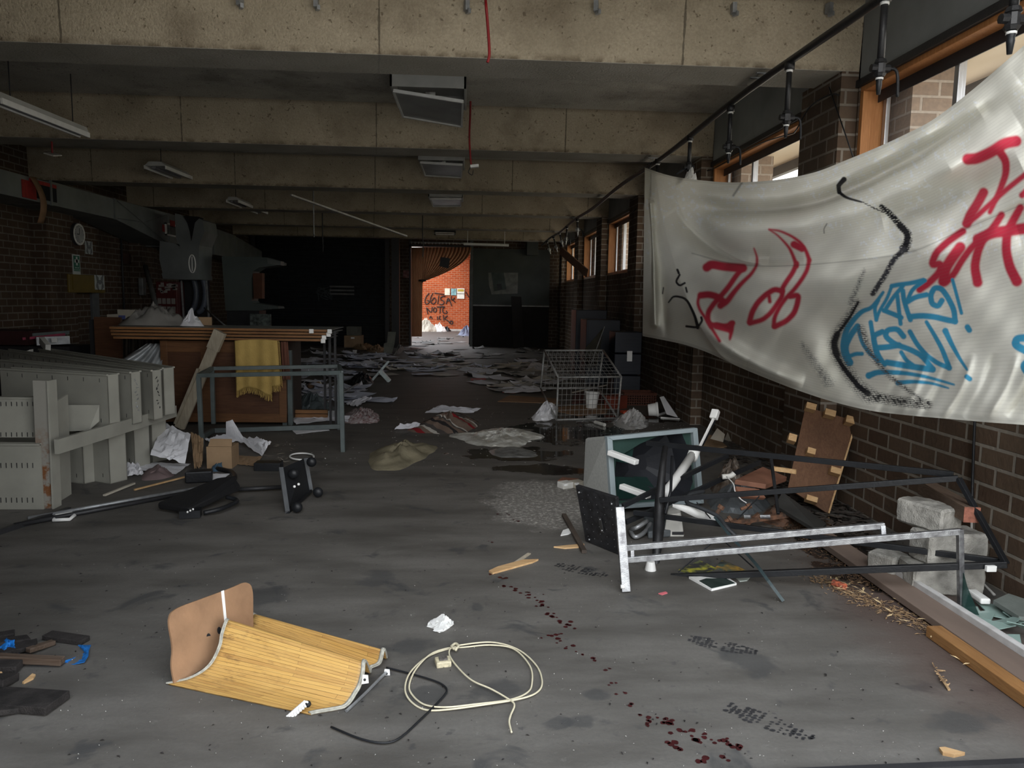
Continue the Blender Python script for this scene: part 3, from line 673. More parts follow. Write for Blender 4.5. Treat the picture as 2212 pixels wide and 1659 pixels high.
paint(Z7([(172, 660), (180, 680)]), 5, BLK, 1); paint(Z7([(185, 690), (162, 730), (185, 755), (215, 738)]), 4.5, BLK, 1); paint(Z7([(85, 800), (90, 765)]), 2.5, BLK, 1); paint(Z7([(222, 765), (228, 790)]), 4, BLK, 1)
paint(Z7([(1050, 390), (1032, 420), (1034, 445)]), 2, (.15, .15, .14), 1.5); paint(Z7([(550, 150), (500, 225)]), 3, (.2, .2, .19), 3)
# hem, seam and creases
dE, _, _ = seg_dist(PX, sp2([(1495, 547), (1600, 572), (1740, 572), (1950, 548), (2060, 505), (2212, 440), (2330, 390)])); base *= (1-.35*np.exp(-(dE/1.6)**2))[..., None]
base[-6:] *= .82; base[:5] *= .85
b = MB(); b.v = [Vector(p) for p in P3.reshape(-1, 3)]
ii, jj = np.meshgrid(np.arange(NV-1), np.arange(NU-1), indexing='ij'); q = (ii*NU+jj).ravel()
b.f = np.stack([q, q+NU, q+NU+1, q+1], 1).tolist(); b.col = base.reshape(-1, 3)
U, Vv = np.meshgrid(np.linspace(0, 1, NU), np.linspace(0, 1, NV)); b.uv = np.stack([U.ravel(), Vv.ravel()], 1).tolist()
m_ban = attrmat('banner_cloth', .75, .30, .12, weave=2*math.pi*95)
ban = thing('painted_banner', 'huge sagging off-white cloth banner with red and blue spray painted writing and black smears', 'banner', (XBN, 5, 1.2))
b.build('cloth', m_ban, ban, True)
MB().tube(spline([X_(1408, 350, 2.14), X_(1402, 366, 2.11), X_(1399, 362, 2.12)], 4), .006, 6).build('tie', m_black, ban, True)
# cables on the right wall above and below the banner
b = MB(); b.tube(spline([(2.69, 5.5, 3.02), (2.67, 5.6, 3.05), (2.66, 5.9, 3.04), (2.66, 6.12, 2.92)], 6)+spline([(2.67, 6.2, 2.90), (2.80, 7.4, 3.04), (2.80, 8.7, 3.03), (2.67, 8.85, 3.02), (2.68, 9.5, 2.96), (2.80, 12, 3.04), (2.7, 12.2, 3.0), (2.69, 12.7, 2.96), (2.80, 15.3, 3.03)], 6), .006, 5)
b.tube([X_(1791, 188, 2.68), X_(1846, 348, 2.69)], .005, 5)
tag(b.build('black_cable', m_black, None, True), 'thin black cable strung along the window heads over the brick piers', 'cable')
b = MB(); b.tube(spline([(2.815, 3.93, 1.35), (2.812, 3.92, .9), (2.815, 3.9, .55), (2.80, 3.86, .35)], 6), .008, 6)
tag(b.build('wall_cable', m_black, None, True), 'black cable running down the brick wall below the banner', 'cable')
b = MB(); b.tube(spline([(2.80, 3.86, .35), (2.79, 3.83, .2), (2.74, 3.74, .08), (2.70, 3.5, .03)], 6), .007, 6)
tag(b.build('frayed_cord', M('frayed_cord_grey', (.35, .34, .32), .8), None, True), 'frayed grey cord end curling at the foot of the brick wall', 'cord')
# ================================================================ TELEVISION AND FRAMES BY THE WALL
m_tv = M('speckled_grey_tv_case', (.40, .405, .385), .6, var=.12, scale=60, bump=.1)
m_bez = M('blue_grey_bezel', (.27, .32, .34), .45, var=.1)
m_scr = M('green_screen_border', (.028, .058, .050), .3, var=.15, spec=.6)
m_inn = M('black_tv_inside', (.022, .024, .030), .6)
m_shard = glassmat('green_glass_shard', (.02, .055, .048), .04, .45)
F = [V(1310, 943, 5.0), V(1505, 924, 5.25), V(1519, 1087, 5.25), V(1320, 1100, 5.0)]
F[3].z = max(F[3].z, .004); F[2].z = max(F[2].z, .02)
nF = (F[1]-F[0]).cross(F[3]-F[0]).normalized(); nF = nF if nF.y > 0 else -nF
Bk = [V(1263, 946, 5.4), V(1478, 933, 5.75), V(1478, 1068, 5.75), V(1257, 1066, 5.4)]
tv = thing('television', 'large grey tube television with a smashed green screen, by the black frames', 'television', (sum(F, Vector())/4*1).to_tuple()[:2]+(0,))
def lerp(a, b_, t): return a*(1-t)+b_*t
def quadpt(Q, u, v): return lerp(lerp(Q[0], Q[1], u), lerp(Q[3], Q[2], u), v)
cs = MB(); fr_in = [F[i]+nF*.02 for i in range(4)]
cs.add(fr_in+Bk, [(0, 4, 7, 3), (0, 1, 5, 4), (1, 2, 6, 5), (2, 3, 7, 6), (4, 5, 6, 7)])
cs.build('case', m_tv, tv, bevel=.02)
def frame_ring(mb, Q, m0, m1, off0, off1, th):
    for (a, b_, c, d) in ((m0, m0, 1-m0, m0), (1-m0, m0, 1-m0, 1-m0), (1-m0, 1-m0, m0, 1-m0), (m0, 1-m0, m0, m0)):
        ia, ib, ic, id_ = [m1 if abs(k-m0) < 1e-6 else 1-m1 for k in (a, b_, c, d)]
        pts = [quadpt(Q, a, b_), quadpt(Q, c, d), quadpt(Q, ic, id_), quadpt(Q, ia, ib)]
        mb.hexa([p+nF*off0 for p in pts], [p+nF*off1 for p in pts])
b = MB(); frame_ring(b, F, 0, .055, -.012, .03, 0); b.build('bezel', m_bez, tv, bevel=.004)
# screen border with a jagged hole
outer = [(.05, .05), (.35, .05), (.62, .05), (.95, .05), (.95, .35), (.95, .66), (.95, .95), (.66, .95), (.35, .95), (.05, .95), (.05, .66), (.05, .35)]
hole = [(.11, .32), (.38, .15), (.60, .065), (.85, .065), (.91, .28), (.93, .50), (.93, .72), (.87, .88), (.60, .92), (.34, .92), (.10, .90), (.075, .60)]
b = MB(); Ls = [quadpt(F, *p)+nF*.022 for p in outer]; Hs = [quadpt(F, *p)+nF*.03 for p in hole]
b.add(Ls+Hs, [(i, (i+1) % 12, (i+1) % 12+12, i+12) for i in range(12)]); b.build('screen_border', m_scr, tv)
b = MB(); H2 = [quadpt(F, *p)+nF*.03 for p in hole]; cen = sum(H2, Vector())/12
H3 = [lerp(p, cen, .12)+nF*.16 for p in H2]; H4 = [lerp(p, cen, .75)+nF*.27 for p in H2]
b.add(H2+H3+H4, [(i, (i+1) % 12, (i+1) % 12+12, i+12) for i in range(12)]+[(i+12, (i+1) % 12+12, (i+1) % 12+24, i+24) for i in range(12)]+[tuple(range(24, 36))])
b.build('tube_interior', m_inn, tv)
for l in ([(.08, .36), (.14, .16), (.34, .20), (.28, .42)], [(.07, .58), (.36, .62), (.50, .83), (.40, .93), (.10, .90)], [(.30, .60), (.44, .62), (.52, .78), (.36, .70)], [(.86, .08), (.95, .08), (.95, .5)]):
    pts = [quadpt(F, *p)+nF*(.05+.03*random.random()) for p in l]; MB().prism(pts, nF*.005).build('glass_shard', m_shard, tv)
def tube_thing(name, label, cat, p, q, r, mat, endr=None, n=12, cap=None):
    t = thing(name, label, cat, (p+q)/2)
    MB().tube([p, q], r, n).build('tube', mat, t, True)
    d = (q-p).normalized()
    if cap:
        MB().tube([p-d*.01, p+d*.03], r*1.12, n).build('end_cap', cap, t, True); MB().tube([q-d*.03, q+d*.01], r*1.12, n).build('end_cap', cap, t, True)
    return t
def bars(name, p, q, w, h, mat, parent, up=(0, 0, 1), bev=.002):
    return MB().bar(p, q, w, h, up).build(name, mat, parent, bevel=bev)
def lone(name, label, cat, mb, mat, group=None, kind=None, **kw): return tag(mb.build(name, mat, None, **kw), label, cat, group, kind)
lone('white_tube', 'short white plastic tube sticking out of the smashed screen above the glass shards', 'tube', MB().bar(V(1316, 977, 4.97), V(1376, 999, 4.8), .05, .035), m_white, bevel=.006)
lone('white_tube', 'white plastic tube lying low across the broken screen edge', 'tube', MB().bar(V(1342, 1050, 4.9), V(1402, 1072, 4.72), .052, .035), m_white, bevel=.006)
t = thing('white_wand', 'long white plastic pole with a ribbed collar leaning across the television', 'pole', V(1475, 1030, 4.8))
MB().tube([V(1434, 1068, 4.55), V(1452, 1046, 4.65), V(1499, 978, 5.0)], .030, 14).build('tube', m_white, t, True)
MB().tube([V(1494, 990, 4.96), V(1499, 978, 5.0), V(1506, 968, 5.05)], [.038, .040, .028], 14).build('collar', m_white, t, True)
t = thing('white_lamp_arm', 'slim white rod with a square white block on top rising by the brick pier', 'rod', V(1530, 930, 5.3))
MB().bar(V(1512, 964, 5.25), V(1542, 903, 5.35), .014, .014).build('rod', m_white, t); MB().bar(V(1541, 905, 5.35), V(1547, 886, 5.38), .055, .045).build('block', m_white, t, bevel=.006)
MB().bar(V(1516, 962, 5.28), V(1548, 900, 5.38), .022, .01).build('backing_strip', m_black, t)
t = thing('white_appliance', 'small white box appliance with a dark label standing under the black frame', 'appliance', G(1460, 1162))
Q = [G(1433, 1160), G(1478, 1160), G(1473, 1138), G(1440, 1138)]
MB().hexa(Q, [V(1440, 1112, Q[0].y), V(1471, 1108, Q[1].y), V(1468, 1090, Q[2].y+.02), V(1444, 1092, Q[3].y+.02)]).build('body', m_dirtyw, t, bevel=.008)
MB().b2((Q[0].x+.055, Q[0].y-.004, .015), (Q[0].x+.13, Q[0].y+.01, .035)).build('label_plate', m_dark, t)
b = MB(); rows = []
for k in range(2):
    rows.append([V(x, y+k*h, 4.35) for x, y, h in ((1452, 1088, 6), (1475, 1090, 14), (1500, 1096, 20), (1525, 1105, 18), (1541, 1113, 13), (1551, 1124, 3))])
lone('curved_white_panel', 'curved glossy white plastic panel under the black frame braces', 'panel', b.grid(rows, .012), m_white, smooth=True)
# --- black metal frame lying on its side
fr = thing('black_table_frame', 'tangled black steel table frame lying on its side near the brick wall', 'frame', G(1700, 1250))
Dl, Dr = V(1377, 1249, 3.95), V(2174, 1219, 3.36); Br = V(2070, 1033, 3.62); Al = V(1397, 957, 4.85); Bl = V(1425, 1080, 4.35); Cl = V(1369, 1107, 4.5)
Cr_ = V(2172, 1214, 3.40)
for p, q, w, h in ((Dl, Dr, .028, .032), (Bl, Br, .022, .030), (Al, Br+Vector((0, .04, .01)), .022, .032), (Cl, Cr_, .022, .030), (Br, Dr, .03, .022), (V(1345, 1093, 4.45), V(1572, 984, 4.95), .022, .03), (V(1352, 1128, 4.5), V(1642, 998, 5.0), .022, .03), (V(1665, 985, 4.55), V(1681, 1110, 4.2), .018, .018)):
    bars('frame_bar', p, q, w, h, m_black, fr)
MB().tube([V(1437, 965, 4.6), V(1431, 1010, 4.5), V(1425, 1080, 4.4), V(1422, 1150, 4.3), V(1415, 1240, 4.0)], [.018, .022, .030, .034, .016], 12).build('taped_post', m_blackp, fr, True)
b = MB(); b.tube([V(1452, 985, 4.55), V(1449, 1060, 4.4), V(1437, 1110, 4.3)], .010, 6); b.build('thin_post', m_black, fr, True)
for p, q in ((V(1640, 1072, 4.3), V(1592, 1122, 4.2)), (V(1540, 1170, 3.9), V(1465, 1236, 3.8)), (V(1505, 1085, 4.4), V(1535, 1120, 4.3)), (V(1568, 1172, 3.9), V(1628, 1226, 3.7))):
    MB().tube([p, q], .004, 5).build('wire_brace', m_black, fr)
for px, py, y in ((2140, 1228, 3.36),):
    c = V(px, py, y); MB().box(c, (.05, .02, .03)).build('white_foot', m_white, fr, bevel=.003)
for px in (1421, 1437, 1700, 2000):
    pass
# --- black drilled plate
P4 = [V(1243, 1049, 4.42), V(1330, 1076, 4.15), V(1338, 1214, 4.19), V(1264, 1187, 4.44)]
P4[3].z = .004; P4[2].z = .002
nP = (P4[1]-P4[0]).cross(P4[3]-P4[0]).normalized(); nP = nP if nP.y > 0 else -nP
t = thing('black_drilled_plate', 'thick black square board dotted with screw heads standing on edge', 'board', (P4[3]+P4[2])/2)
MB().hexa(P4, [p+nP*.028 for p in P4]).build('board', M('scratched_black_board', (.020, .020, .022), .4, var=.5, scale=30), t, bevel=.003)
b = MB()
for i in range(5):
    for k in range(7):
        p = lerp(lerp(P4[0], P4[1], .12+.19*i), lerp(P4[3], P4[2], .12+.19*i), .1+.13*k); b.ball(p-nP*.0005, .0028, 4)
b.build('screw_head', M('dull_screw', (.10, .10, .10), .4, .5), t)
p0, p1 = lerp(lerp(P4[0], P4[1], .55), lerp(P4[3], P4[2], .55), .44), lerp(lerp(P4[0], P4[1], .58), lerp(P4[3], P4[2], .58), .70)
MB().bar(p0-nP*.004, p1-nP*.004, .022, .006, nP).build('slot_plate', M('slot_plate_grey', (.07, .07, .07), .4, .5), t)
for u, v in ((.08, .1), (.9, .12), (.15, .93), (.56, .47), (.58, .66)):
    p = lerp(lerp(P4[0], P4[1], u), lerp(P4[3], P4[2], u), v); MB().ball(p-nP*.004, .007, 6).build('bolt', m_chrome, t, True)
for v in (.30, .62): MB().cyl(lerp(P4[1], P4[2], v)-nP*.0, lerp(P4[1], P4[2], v)+Vector((.03, 0, 0)), .011, 10).build('white_stud', m_white, t, True)
# --- chrome frame
ch = thing('chrome_stand', 'scuffed chrome square-tube stand lying on its side in front of the black frame', 'stand', G(1352, 1302))
Lb = V(1351, 1300, 3.64); Lb.z = .005; Lt = V(1338, 1095, 3.72)
bars('foot_bar', Lb, Lt, .03, .045, m_chrome, ch, up=(1, 0, 0))
Ru = V(1910, 1135, 3.52); Rl = V(2073, 1148, 3.42); LuA, LlA = V(1353, 1183, 3.68), V(1355, 1209, 3.67)
bars('rail', LuA, Ru, .024, .030, m_chrome, ch); bars('rail', LlA, Rl, .024, .030, m_chrome, ch)
bars('short_post', V(1365, 1184, 3.68), V(1366, 1206, 3.67), .02, .02, m_chrome, ch); bars('short_post', Ru+Vector((-.01, 0, .0)), V(1908, 1160, 3.50), .024, .024, m_chrome, ch)
Rb = V(2076, 1308, 3.42); Rb.z = max(Rb.z, .01)
bars('end_post', Rl+Vector((0, 0, .012)), Rb, .026, .026, m_chrome, ch, up=(1, 0, 0))
for v in (.03,): MB().cyl(Lb+Vector((-.03, -.01, .03)), Lb+Vector((-.01, -.01, .03)), .011, 8).build('white_stud', m_white, ch, True)
# green-grey flat bar, strip and magazines
lone('green_flat_bar', 'long dark green flat metal strip leaning over the chrome rails to the floor', 'metal strip', MB().tube(spline([V(1545, 1118, 4.2), V(1580, 1160, 3.95), V(1630, 1215, 3.7), V(1660, 1255, 3.55), G(1692, 1298, .01)], 5), .011, 4), M('dark_green_strip', (.04, .06, .065), .4))
lone('black_hose', 'bent black rubber hose looping in front of the television', 'hose', MB().tube(spline([V(1520, 1062, 4.5), V(1492, 1068, 4.4), V(1484, 1085, 4.35), V(1510, 1096, 4.3), V(1550, 1115, 4.2), V(1570, 1140, 4.1), V(1592, 1160, 4.05)], 6), .013, 8), M('black_rubber', (.03, .032, .035), .55), smooth=True)
def flat(px, th, mat, name, label, cat, z=0., kind=None, group=None, uvs=False):
    pts = [G(x, y, z) for x, y in px]; return lone(name, label, cat, MB().prism(pts, (0, 0, th)), mat, group, kind)
def magmat(name, c1, c2, c3):
    m, t, b_ = newmat(name); b_.inputs['Roughness'].default_value = .35
    g = N(t, 'ShaderNodeNewGeometry'); a = noise_out(t, g.outputs['Position'], 14, 5, .4, .6); q = noise_out(t, g.outputs['Position'], 9, 3, .45, .6, .5, 2)
    t.links.new(mixc(t, q, mixc(t, a, c1, c2), c3), b_.inputs['Base Color']); return m
flat([(1466, 1232), (1512, 1212), (1548, 1230), (1500, 1246)], .006, magmat('yellow_cover', (.45, .42, .04), (.10, .12, .05), (.03, .03, .03)), 'magazine', 'glossy magazine with a yellow flowery cover under the black bar', 'magazine')
flat([(1545, 1228), (1560, 1211), (1612, 1234), (1598, 1243)], .006, magmat('orange_cover', (.40, .24, .04), (.06, .10, .08), (.03, .04, .04)), 'magazine', 'glossy magazine with an orange and dark cover beside the yellow one', 'magazine')
t = thing('booklet', 'white edged glossy booklet with a dark green cover lying in front of the black bar', 'booklet', G(1540, 1262))
MB().prism([G(x, y, 0) for x, y in ((1488, 1250), (1537, 1277), (1591, 1264), (1568, 1249))], (0, 0, .012)).build('pages', m_white, t)
MB().prism([G(x, y, .0125) for x, y in ((1510, 1255), (1537, 1271), (1588, 1260), (1568, 1250), (1525, 1250))], (0, 0, .002)).build('cover', M('dark_green_cover', (.02, .035, .03), .25), t)
flat([(1585, 1246), (1622, 1246), (1614, 1255), (1598, 1257)], .004, M('pale_green_cover', (.45, .50, .46), .4), 'booklet', 'pale curled booklet corner poking out beside the green booklet', 'booklet')
lone('white_cup', 'small white plastic cup upside down between the chrome rails and black bar', 'cup', MB().tube([G(1405, 1231), G(1405, 1231)+Vector((0, 0, .05))], [.032, .022], 14), m_white, smooth=False)
# clutter behind the frames
m_slate = M('slate_grey_casting', (.13, .145, .155), .55, .3, var=.3, scale=12)
m_tile = M('terracotta_board', (.23, .105, .065), .7, var=.2, scale=9)
def slab(px, Y, th, mat, name, label, cat):   # an upright-ish slab given in the vertical plane at depth Y (one value or one per corner)
    Ys = Y if isinstance(Y, (list, tuple)) else [Y]*len(px)
    pts = [V(x, y, k) for (x, y), k in zip(px, Ys)]
    for p in pts: p.z = max(p.z, .003)
    n = (pts[1]-pts[0]).cross(pts[-1]-pts[0]).normalized(); n = n if n.y > 0 else -n
    return lone(name, label, cat, MB().prism(pts, n*th), mat, bevel=.003)
slab([(1588, 1036), (1648, 1008), (1700, 1030), (1655, 1046)], [4.9, 5.3, 5.2, 4.85], .035, m_tile, 'terracotta_tile', 'terracotta coloured board lying in the clutter behind the black frame', 'board')
slab([(1590, 1050), (1640, 1056), (1655, 1075), (1600, 1072)], [4.7, 4.75, 4.7, 4.65], .03, m_tile, 'terracotta_tile', 'broken terracotta board under the larger one in the clutter', 'board')
def casting(name, label, pts, r0, mat, seed):
    o = heap(pts, r0, seed, 7, .55, 9, 1.4, sharp=True); return lone(name, label, 'machine part', o, mat)
casting('metal_casting', 'slate grey machine casting lying in the clutter beside the television', [G(x, y) for x, y in ((1530, 1085), (1560, 1062), (1625, 1062), (1660, 1088), (1630, 1110), (1560, 1108))], .16, m_slate, 2)
casting('metal_casting', 'rust streaked engine-like part heaped beside the white wand', [G(x, y) for x, y in ((1535, 1060), (1560, 1035), (1600, 1035), (1612, 1058), (1580, 1075))], .24, M('rusty_casting', (.15, .13, .11), .6, .4, var=.5, scale=20, col2=(.06, .035, .02)), 5)
casting('metal_casting', 'grey steel lump with bolts lying under the wire brace', [G(x, y) for x, y in ((1640, 1122), (1670, 1098), (1712, 1098), (1718, 1120), (1690, 1138))], .10, m_rust, 8)
for k, (a, b_, r_) in enumerate(((V(1548, 1110, 4.5), V(1560, 1092, 4.5), .018), (V(1566, 1128, 4.5), V(1580, 1120, 4.5), .02), (V(1600, 1100, 4.6), V(1622, 1092, 4.6), .016))):
    lone('rusty_bolt', ['rusty bolt poking up beside the black hose', 'stubby rusty bolt below the grey casting', 'rusty bolt lying on the grey casting'][k], 'bolt', MB().tube([a, lerp(a, b_, .6), lerp(a, b_, .61), b_], [r_*.7, r_*.7, r_*1.2, r_*1.2], 8), m_rust)
lone('steel_linkage', 'rusty linkage with two bright rollers lying before the dark board', 'machine part', MB().bar(G(1580, 1128, .06), G(1700, 1112, .07), .04, .03).bar(G(1668, 1100, .09), G(1700, 1130, .02), .03, .03).bar(G(1610, 1135, .02), G(1640, 1110, .1), .03, .02), m_rust)
for k, (x0, x1, y) in enumerate(((1608, 1622, 1116), (1642, 1664, 1116))): lone('bright_roller', ['small bright steel roller in the rusty linkage', 'longer bright steel roller in the rusty linkage'][k], 'roller', MB().cyl(V(x0, y, 4.42), V(x1, y, 4.40), .014, 10), m_chrome, smooth=False)
lone('grey_pad', 'slate grey plate lying against the foot of the television', 'plate', MB().prism([G(x, y) for x, y in ((1390, 1130), (1440, 1100), (1450, 1160), (1400, 1165))], (0, 0, .05)), m_slate, bevel=.01)
lone('rope_hook', 'loop of pale grey hooked metal beside the drilled plate', 'hook', MB().tube(spline([G(1398, 1125, .1), G(1375, 1140, .07), G(1362, 1145, .03), G(1372, 1160, .02), G(1392, 1150, .03), G(1405, 1130, .06)], 5), .014, 8), m_steel, smooth=True)
lone('white_wire', 'thin white wire trailing over the castings', 'wire', MB().tube(spline([V(1570, 1030, 4.7), V(1584, 1045, 4.6), V(1588, 1062, 4.5), V(1600, 1078, 4.45), V(1612, 1086, 4.4)], 5), .004, 5), m_white, smooth=True)
lone('white_pipe_stub', 'white plastic pipe elbow lying behind the diagonal black bars', 'pipe', MB().tube(spline([V(1560, 1030, 4.8), V(1578, 1028, 4.8), V(1586, 1022, 4.8)], 4), .018, 10), m_dirtyw, smooth=True)
# dark board and plywood pallet leaning on the pier
slab([(1674, 1090), (1690, 1062), (1785, 1130), (1770, 1148)], [4.85, 5.0, 4.65, 4.45], .03, M('charcoal_board', (.035, .035, .033), .7), 'charcoal_board', 'dark charcoal board lying slantwise at the foot of the plywood sheet', 'board')
W4 = [V(1740, 879, 5.42), V(1848, 909, 5.30), V(1787, 1121, 5.02), V(1702, 1054, 5.40)]; W4[2].z = .01
nn = (W4[1]-W4[0]).cross(W4[2]-W4[1]); r_ = ray(1702, 1054); W4[3] = EYE+r_*((W4[0]-EYE).dot(nn)/r_.dot(nn))
nW = (W4[1]-W4[0]).cross(W4[3]-W4[0]).normalized(); nW = nW if nW.y > 0 else -nW
t = thing('plywood_pallet', 'brown plywood sheet with sawn pine blocks leaning against the brick pier', 'pallet', W4[2])
MB().hexa(W4, [p+nW*.018 for p in W4]).build('sheet', m_ply, t)
MB().bar(W4[1]-nW*.0+Vector((.006, 0, 0)), W4[2]+Vector((.006, 0, 0)), .012, .024, nW).build('raw_edge', m_pine, t)
for (u, v, w_, h_) in ((-.02, -.02, .19, .075), (.36, -.005, .2, .075), (.78, .005, .22, .085), (-.24, .42, .15, .085), (.20, .49, .15, .07), (.76, .58, .19, .07), (.42, .98, .2, .06)):
    e1 = (W4[1]-W4[0]).normalized(); e2 = (W4[3]-W4[0]).normalized(); p = quadpt(W4, u, v)
    W_ = (W4[1]-W4[0]).length; H_ = (W4[3]-W4[0]).length
    a = [p, p+e1*w_*W_*1.05, p+e1*w_*W_*1.05+e2*h_*H_, p+e2*h_*H_]
    MB().hexa([x-nW*.075 for x in a], [x+nW*.0 for x in a]).build('pine_block', m_pine, t, bevel=.002)
lone('pine_batten', 'short pale pine batten end poking out beside the plywood sheet', 'batten', MB().bar(V(1670, 1012, 5.0), V(1720, 1019, 4.9), .02, .03), m_pine)
# concrete blocks and timber
def block(name, label, c, d, rz, seed, parent=None):
    b = MB(); b.box(c, d, rz); me = b
    o = lone(name, label, 'concrete block', me, m_block); o.modifiers.new('bevel', 'BEVEL').width = .012
    s_ = o.modifiers.new('sub', 'SUBSURF'); s_.subdivision_type = 'SIMPLE'; s_.levels = 3; s_.render_levels = 4
    tx = bpy.data.textures.new('chips', 'CLOUDS'); tx.noise_scale = .07; dm = o.modifiers.new('chips', 'DISPLACE'); dm.texture = tx; dm.strength = .016; dm.texture_coords = 'LOCAL'; return o
cB = V(2055, 1240, 3.95)
block('concrete_block', 'mossy grey concrete block at the bottom of the pile by the brick wall', (2.50, 3.64, .08), (.37, .17, .16), -.08, 1)
block('concrete_block', 'grey concrete block in the middle of the pile by the brick wall', (2.54, 3.66, .24), (.34, .17, .16), .08, 2)
block('concrete_block', 'chipped hollow concrete block topping the pile by the brick wall', (2.47, 3.74, .385), (.16, .28, .13), .35, 3)
block('concrete_block', 'broken concrete block half hidden behind the pile', (2.33, 3.84, .07), (.16, .16, .14), .5, 4)
Tn, Tf = V(2099, 1112, 3.52), V(1998, 1052, 4.05)
t = thing('timber_beam_offcut', 'thick brown timber offcut with a reddish sawn end resting on concrete blocks', 'timber', Tn)
bars('beam', Tn, Tf, .078, .080, woodmat('brown_timber', (.12, .082, .060), (.18, .125, .09), 1, .8), t)
dT = (Tn-Tf).normalized(); MB().bar(Tn, Tn+dT*.004, .078, .080).build('sawn_end', M('reddish_end_grain', (.27, .105, .07), .85, var=.4, scale=40), t)
# timbers on the floor by the wall
lone('floor_plank', 'wide dusty brown plank lying along the wall with leaf litter on it', 'plank', MB().box((2.245, 3.4, .032), (.15, 2.2, .036), .0), M('dusty_brown_plank', (.17, .125, .10), .8, var=.25, scale=5, stretch=(1, .2, 1)), bevel=.003)
lone('white_trim_board', 'long white painted trim board lying beside the dusty plank', 'board', MB().box((2.335, 3.08, .055), (.03, 1.75, .05), .008).box((2.375, 3.1, .03), (.045, 1.85, .05), .008), M('chalky_white_paint', (.52, .51, .50), .6, var=.2, scale=12), bevel=.004)
lone('varnished_timber', 'short orange varnished timber lying in front of the dusty plank', 'timber', MB().box((2.128, 2.72, .027), (.07, .78, .05), .01), woodmat('varnished_pine', (.26, .125, .045), (.34, .18, .07), 1, .45), bevel=.003)
lone('dark_plank', 'dark narrow plank lying on the floor past the drilled plate', 'plank', MB().bar(G(1218, 1112, .012), G(1262, 1192, .012), .03, .02), M('dark_plank_brown', (.06, .045, .035), .7))
b = MB(); rnd = random.Random(3)
m_gsh = glassmat('frosted_green_glass', (.35, .48, .44), .12, .30)
for k, (px, py, s, hh) in enumerate(((2095, 1330, .16, .02), (2125, 1345, .12, .05), (2150, 1365, .14, .03), (2180, 1360, .13, .09), (2200, 1350, .12, .04), (2170, 1335, .2, .02), (2140, 1320, .16, .01), (2205, 1378, .1, .06), (2185, 1392, .12, .02))):
    c = G(px, py); a0 = rnd.random()*3; pts = [c+Vector((s*.5*math.cos(a0+j*2.1)*(1+.4*rnd.random()), s*.5*math.sin(a0+j*2.1), .012+rnd.random()*hh)) for j in range(3)]
    for p in pts: p.x = min(p.x, 2.80)
    lone('glass_fragment', 'jagged pale green glass fragment heaped behind the white trim board', 'glass', MB().prism(pts, (0, 0, .005)), m_gsh, 'glass fragments behind the white trim board')
lone('standing_glass', 'tall dark green glass sliver standing under the chrome end post', 'glass', MB().prism([V(2082, 1238, 3.36), V(2090, 1268, 3.36), G(2122, 1345, .01), G(2078, 1330, .01)], (0, .006, 0)), m_shard)
flat([(2145, 1305), (2178, 1290), (2260, 1318), (2260, 1345), (2200, 1340)], .02, M('grey_green_sheet', (.16, .18, .165), .5), 'grey_sheet', 'grey green sheet lying in the corner among the broken glass', 'sheet', .05)
lone('white_trim_offcut', 'white rounded trim offcut resting on the grey green sheet', 'offcut', MB().bar(G(2098, 1278, .05), G(2130, 1300, .05), .05, .03), m_white, bevel=.008)
lone('white_trim_offcut', 'white painted offcut lying in front of the concrete blocks', 'offcut', MB().bar(G(1892, 1203, .045), G(1925, 1228, .045), .05, .02), m_white, bevel=.004)
# leaf litter
def scatter(name, label, cat, fn, n, seed, mat, lo, hi, thin=.25, lift=.004):
    r = random.Random(seed); b = MB()
    for _ in range(n):
        x, y, z = fn(r); s = lo+(hi-lo)*r.random()**2; a = r.random()*6.28; ca, sa = math.cos(a), math.sin(a); tl = (r.random()-.3)*s*.5
        q = [(-s, 0), (0, -s*thin), (s, 0), (0, s*thin)]
        b.add([(x+u*ca-v*sa, y+u*sa+v*ca, z+lift+abs(tl)*(k in (2,))+.003*(k % 2)) for k, (u, v) in enumerate(q)], [(0, 1, 2, 3)])
    return lone(name, label, cat, b, mat, None, 'stuff')
def along(P, w, z=0.):
    def f(r):
        i = r.randrange(len(P)-1); t_ = r.random(); p = lerp(P[i], P[i+1], t_); return p.x+r.gauss(0, w), p.y+r.gauss(0, w), z
    return f
L1 = [G(1770, 1250), G(1850, 1290), G(1950, 1330), G(2040, 1370), G(2110, 1420)]
L2 = [G(1700, 1130), G(1760, 1160), G(1830, 1230), G(1900, 1270)]
m_leaf = M('dry_leaf', (.27, .18, .095), .8, var=.6, scale=40, col2=(.14, .08, .045)); m_leafp = M('pale_leaf', (.62, .47, .26), .8, var=.3, scale=40)
scatter('leaf_litter', 'dry brown leaf litter and twigs drifted along the wall timbers', 'leaf litter', along(L1, .045), 1500, 1, m_leaf, .004, .020)
scatter('leaf_litter', 'dark leaf litter and grit piled under the chrome rails', 'leaf litter', along(L2, .09), 1600, 2, M('dark_leaf', (.13, .075, .04), .8, var=.6, scale=40), .004, .022)
scatter('pale_leaves', 'pale curled gum leaves lying on the timbers by the wall', 'leaves', along([G(1790, 1255), G(1900, 1310), G(2050, 1365, .05), G(2140, 1460)], .05, .02), 60, 4, m_leafp, .012, .035, .22)
lone('spray_cap', 'small dark can end with an orange printed rim in the leaf litter', 'can', MB().cyl(G(1800, 1258, .02), G(1826, 1268, .02), .018, 12), M('orange_print', (.45, .12, .06), .4, var=.7, scale=60, col2=(.03, .02, .03)))
b = MB(); b.tube(spline([G(2030, 1462, .01), G(2040, 1475, .012), G(2050, 1490, .006)], 4), .006, 5)
for k in range(14): p = G(2018+k*2.2, 1440+k*3.2, .008); b.tube([p, p+Vector(((random.random()-.5)*.05, (random.random()-.5)*.05, .006))], .0025, 4)
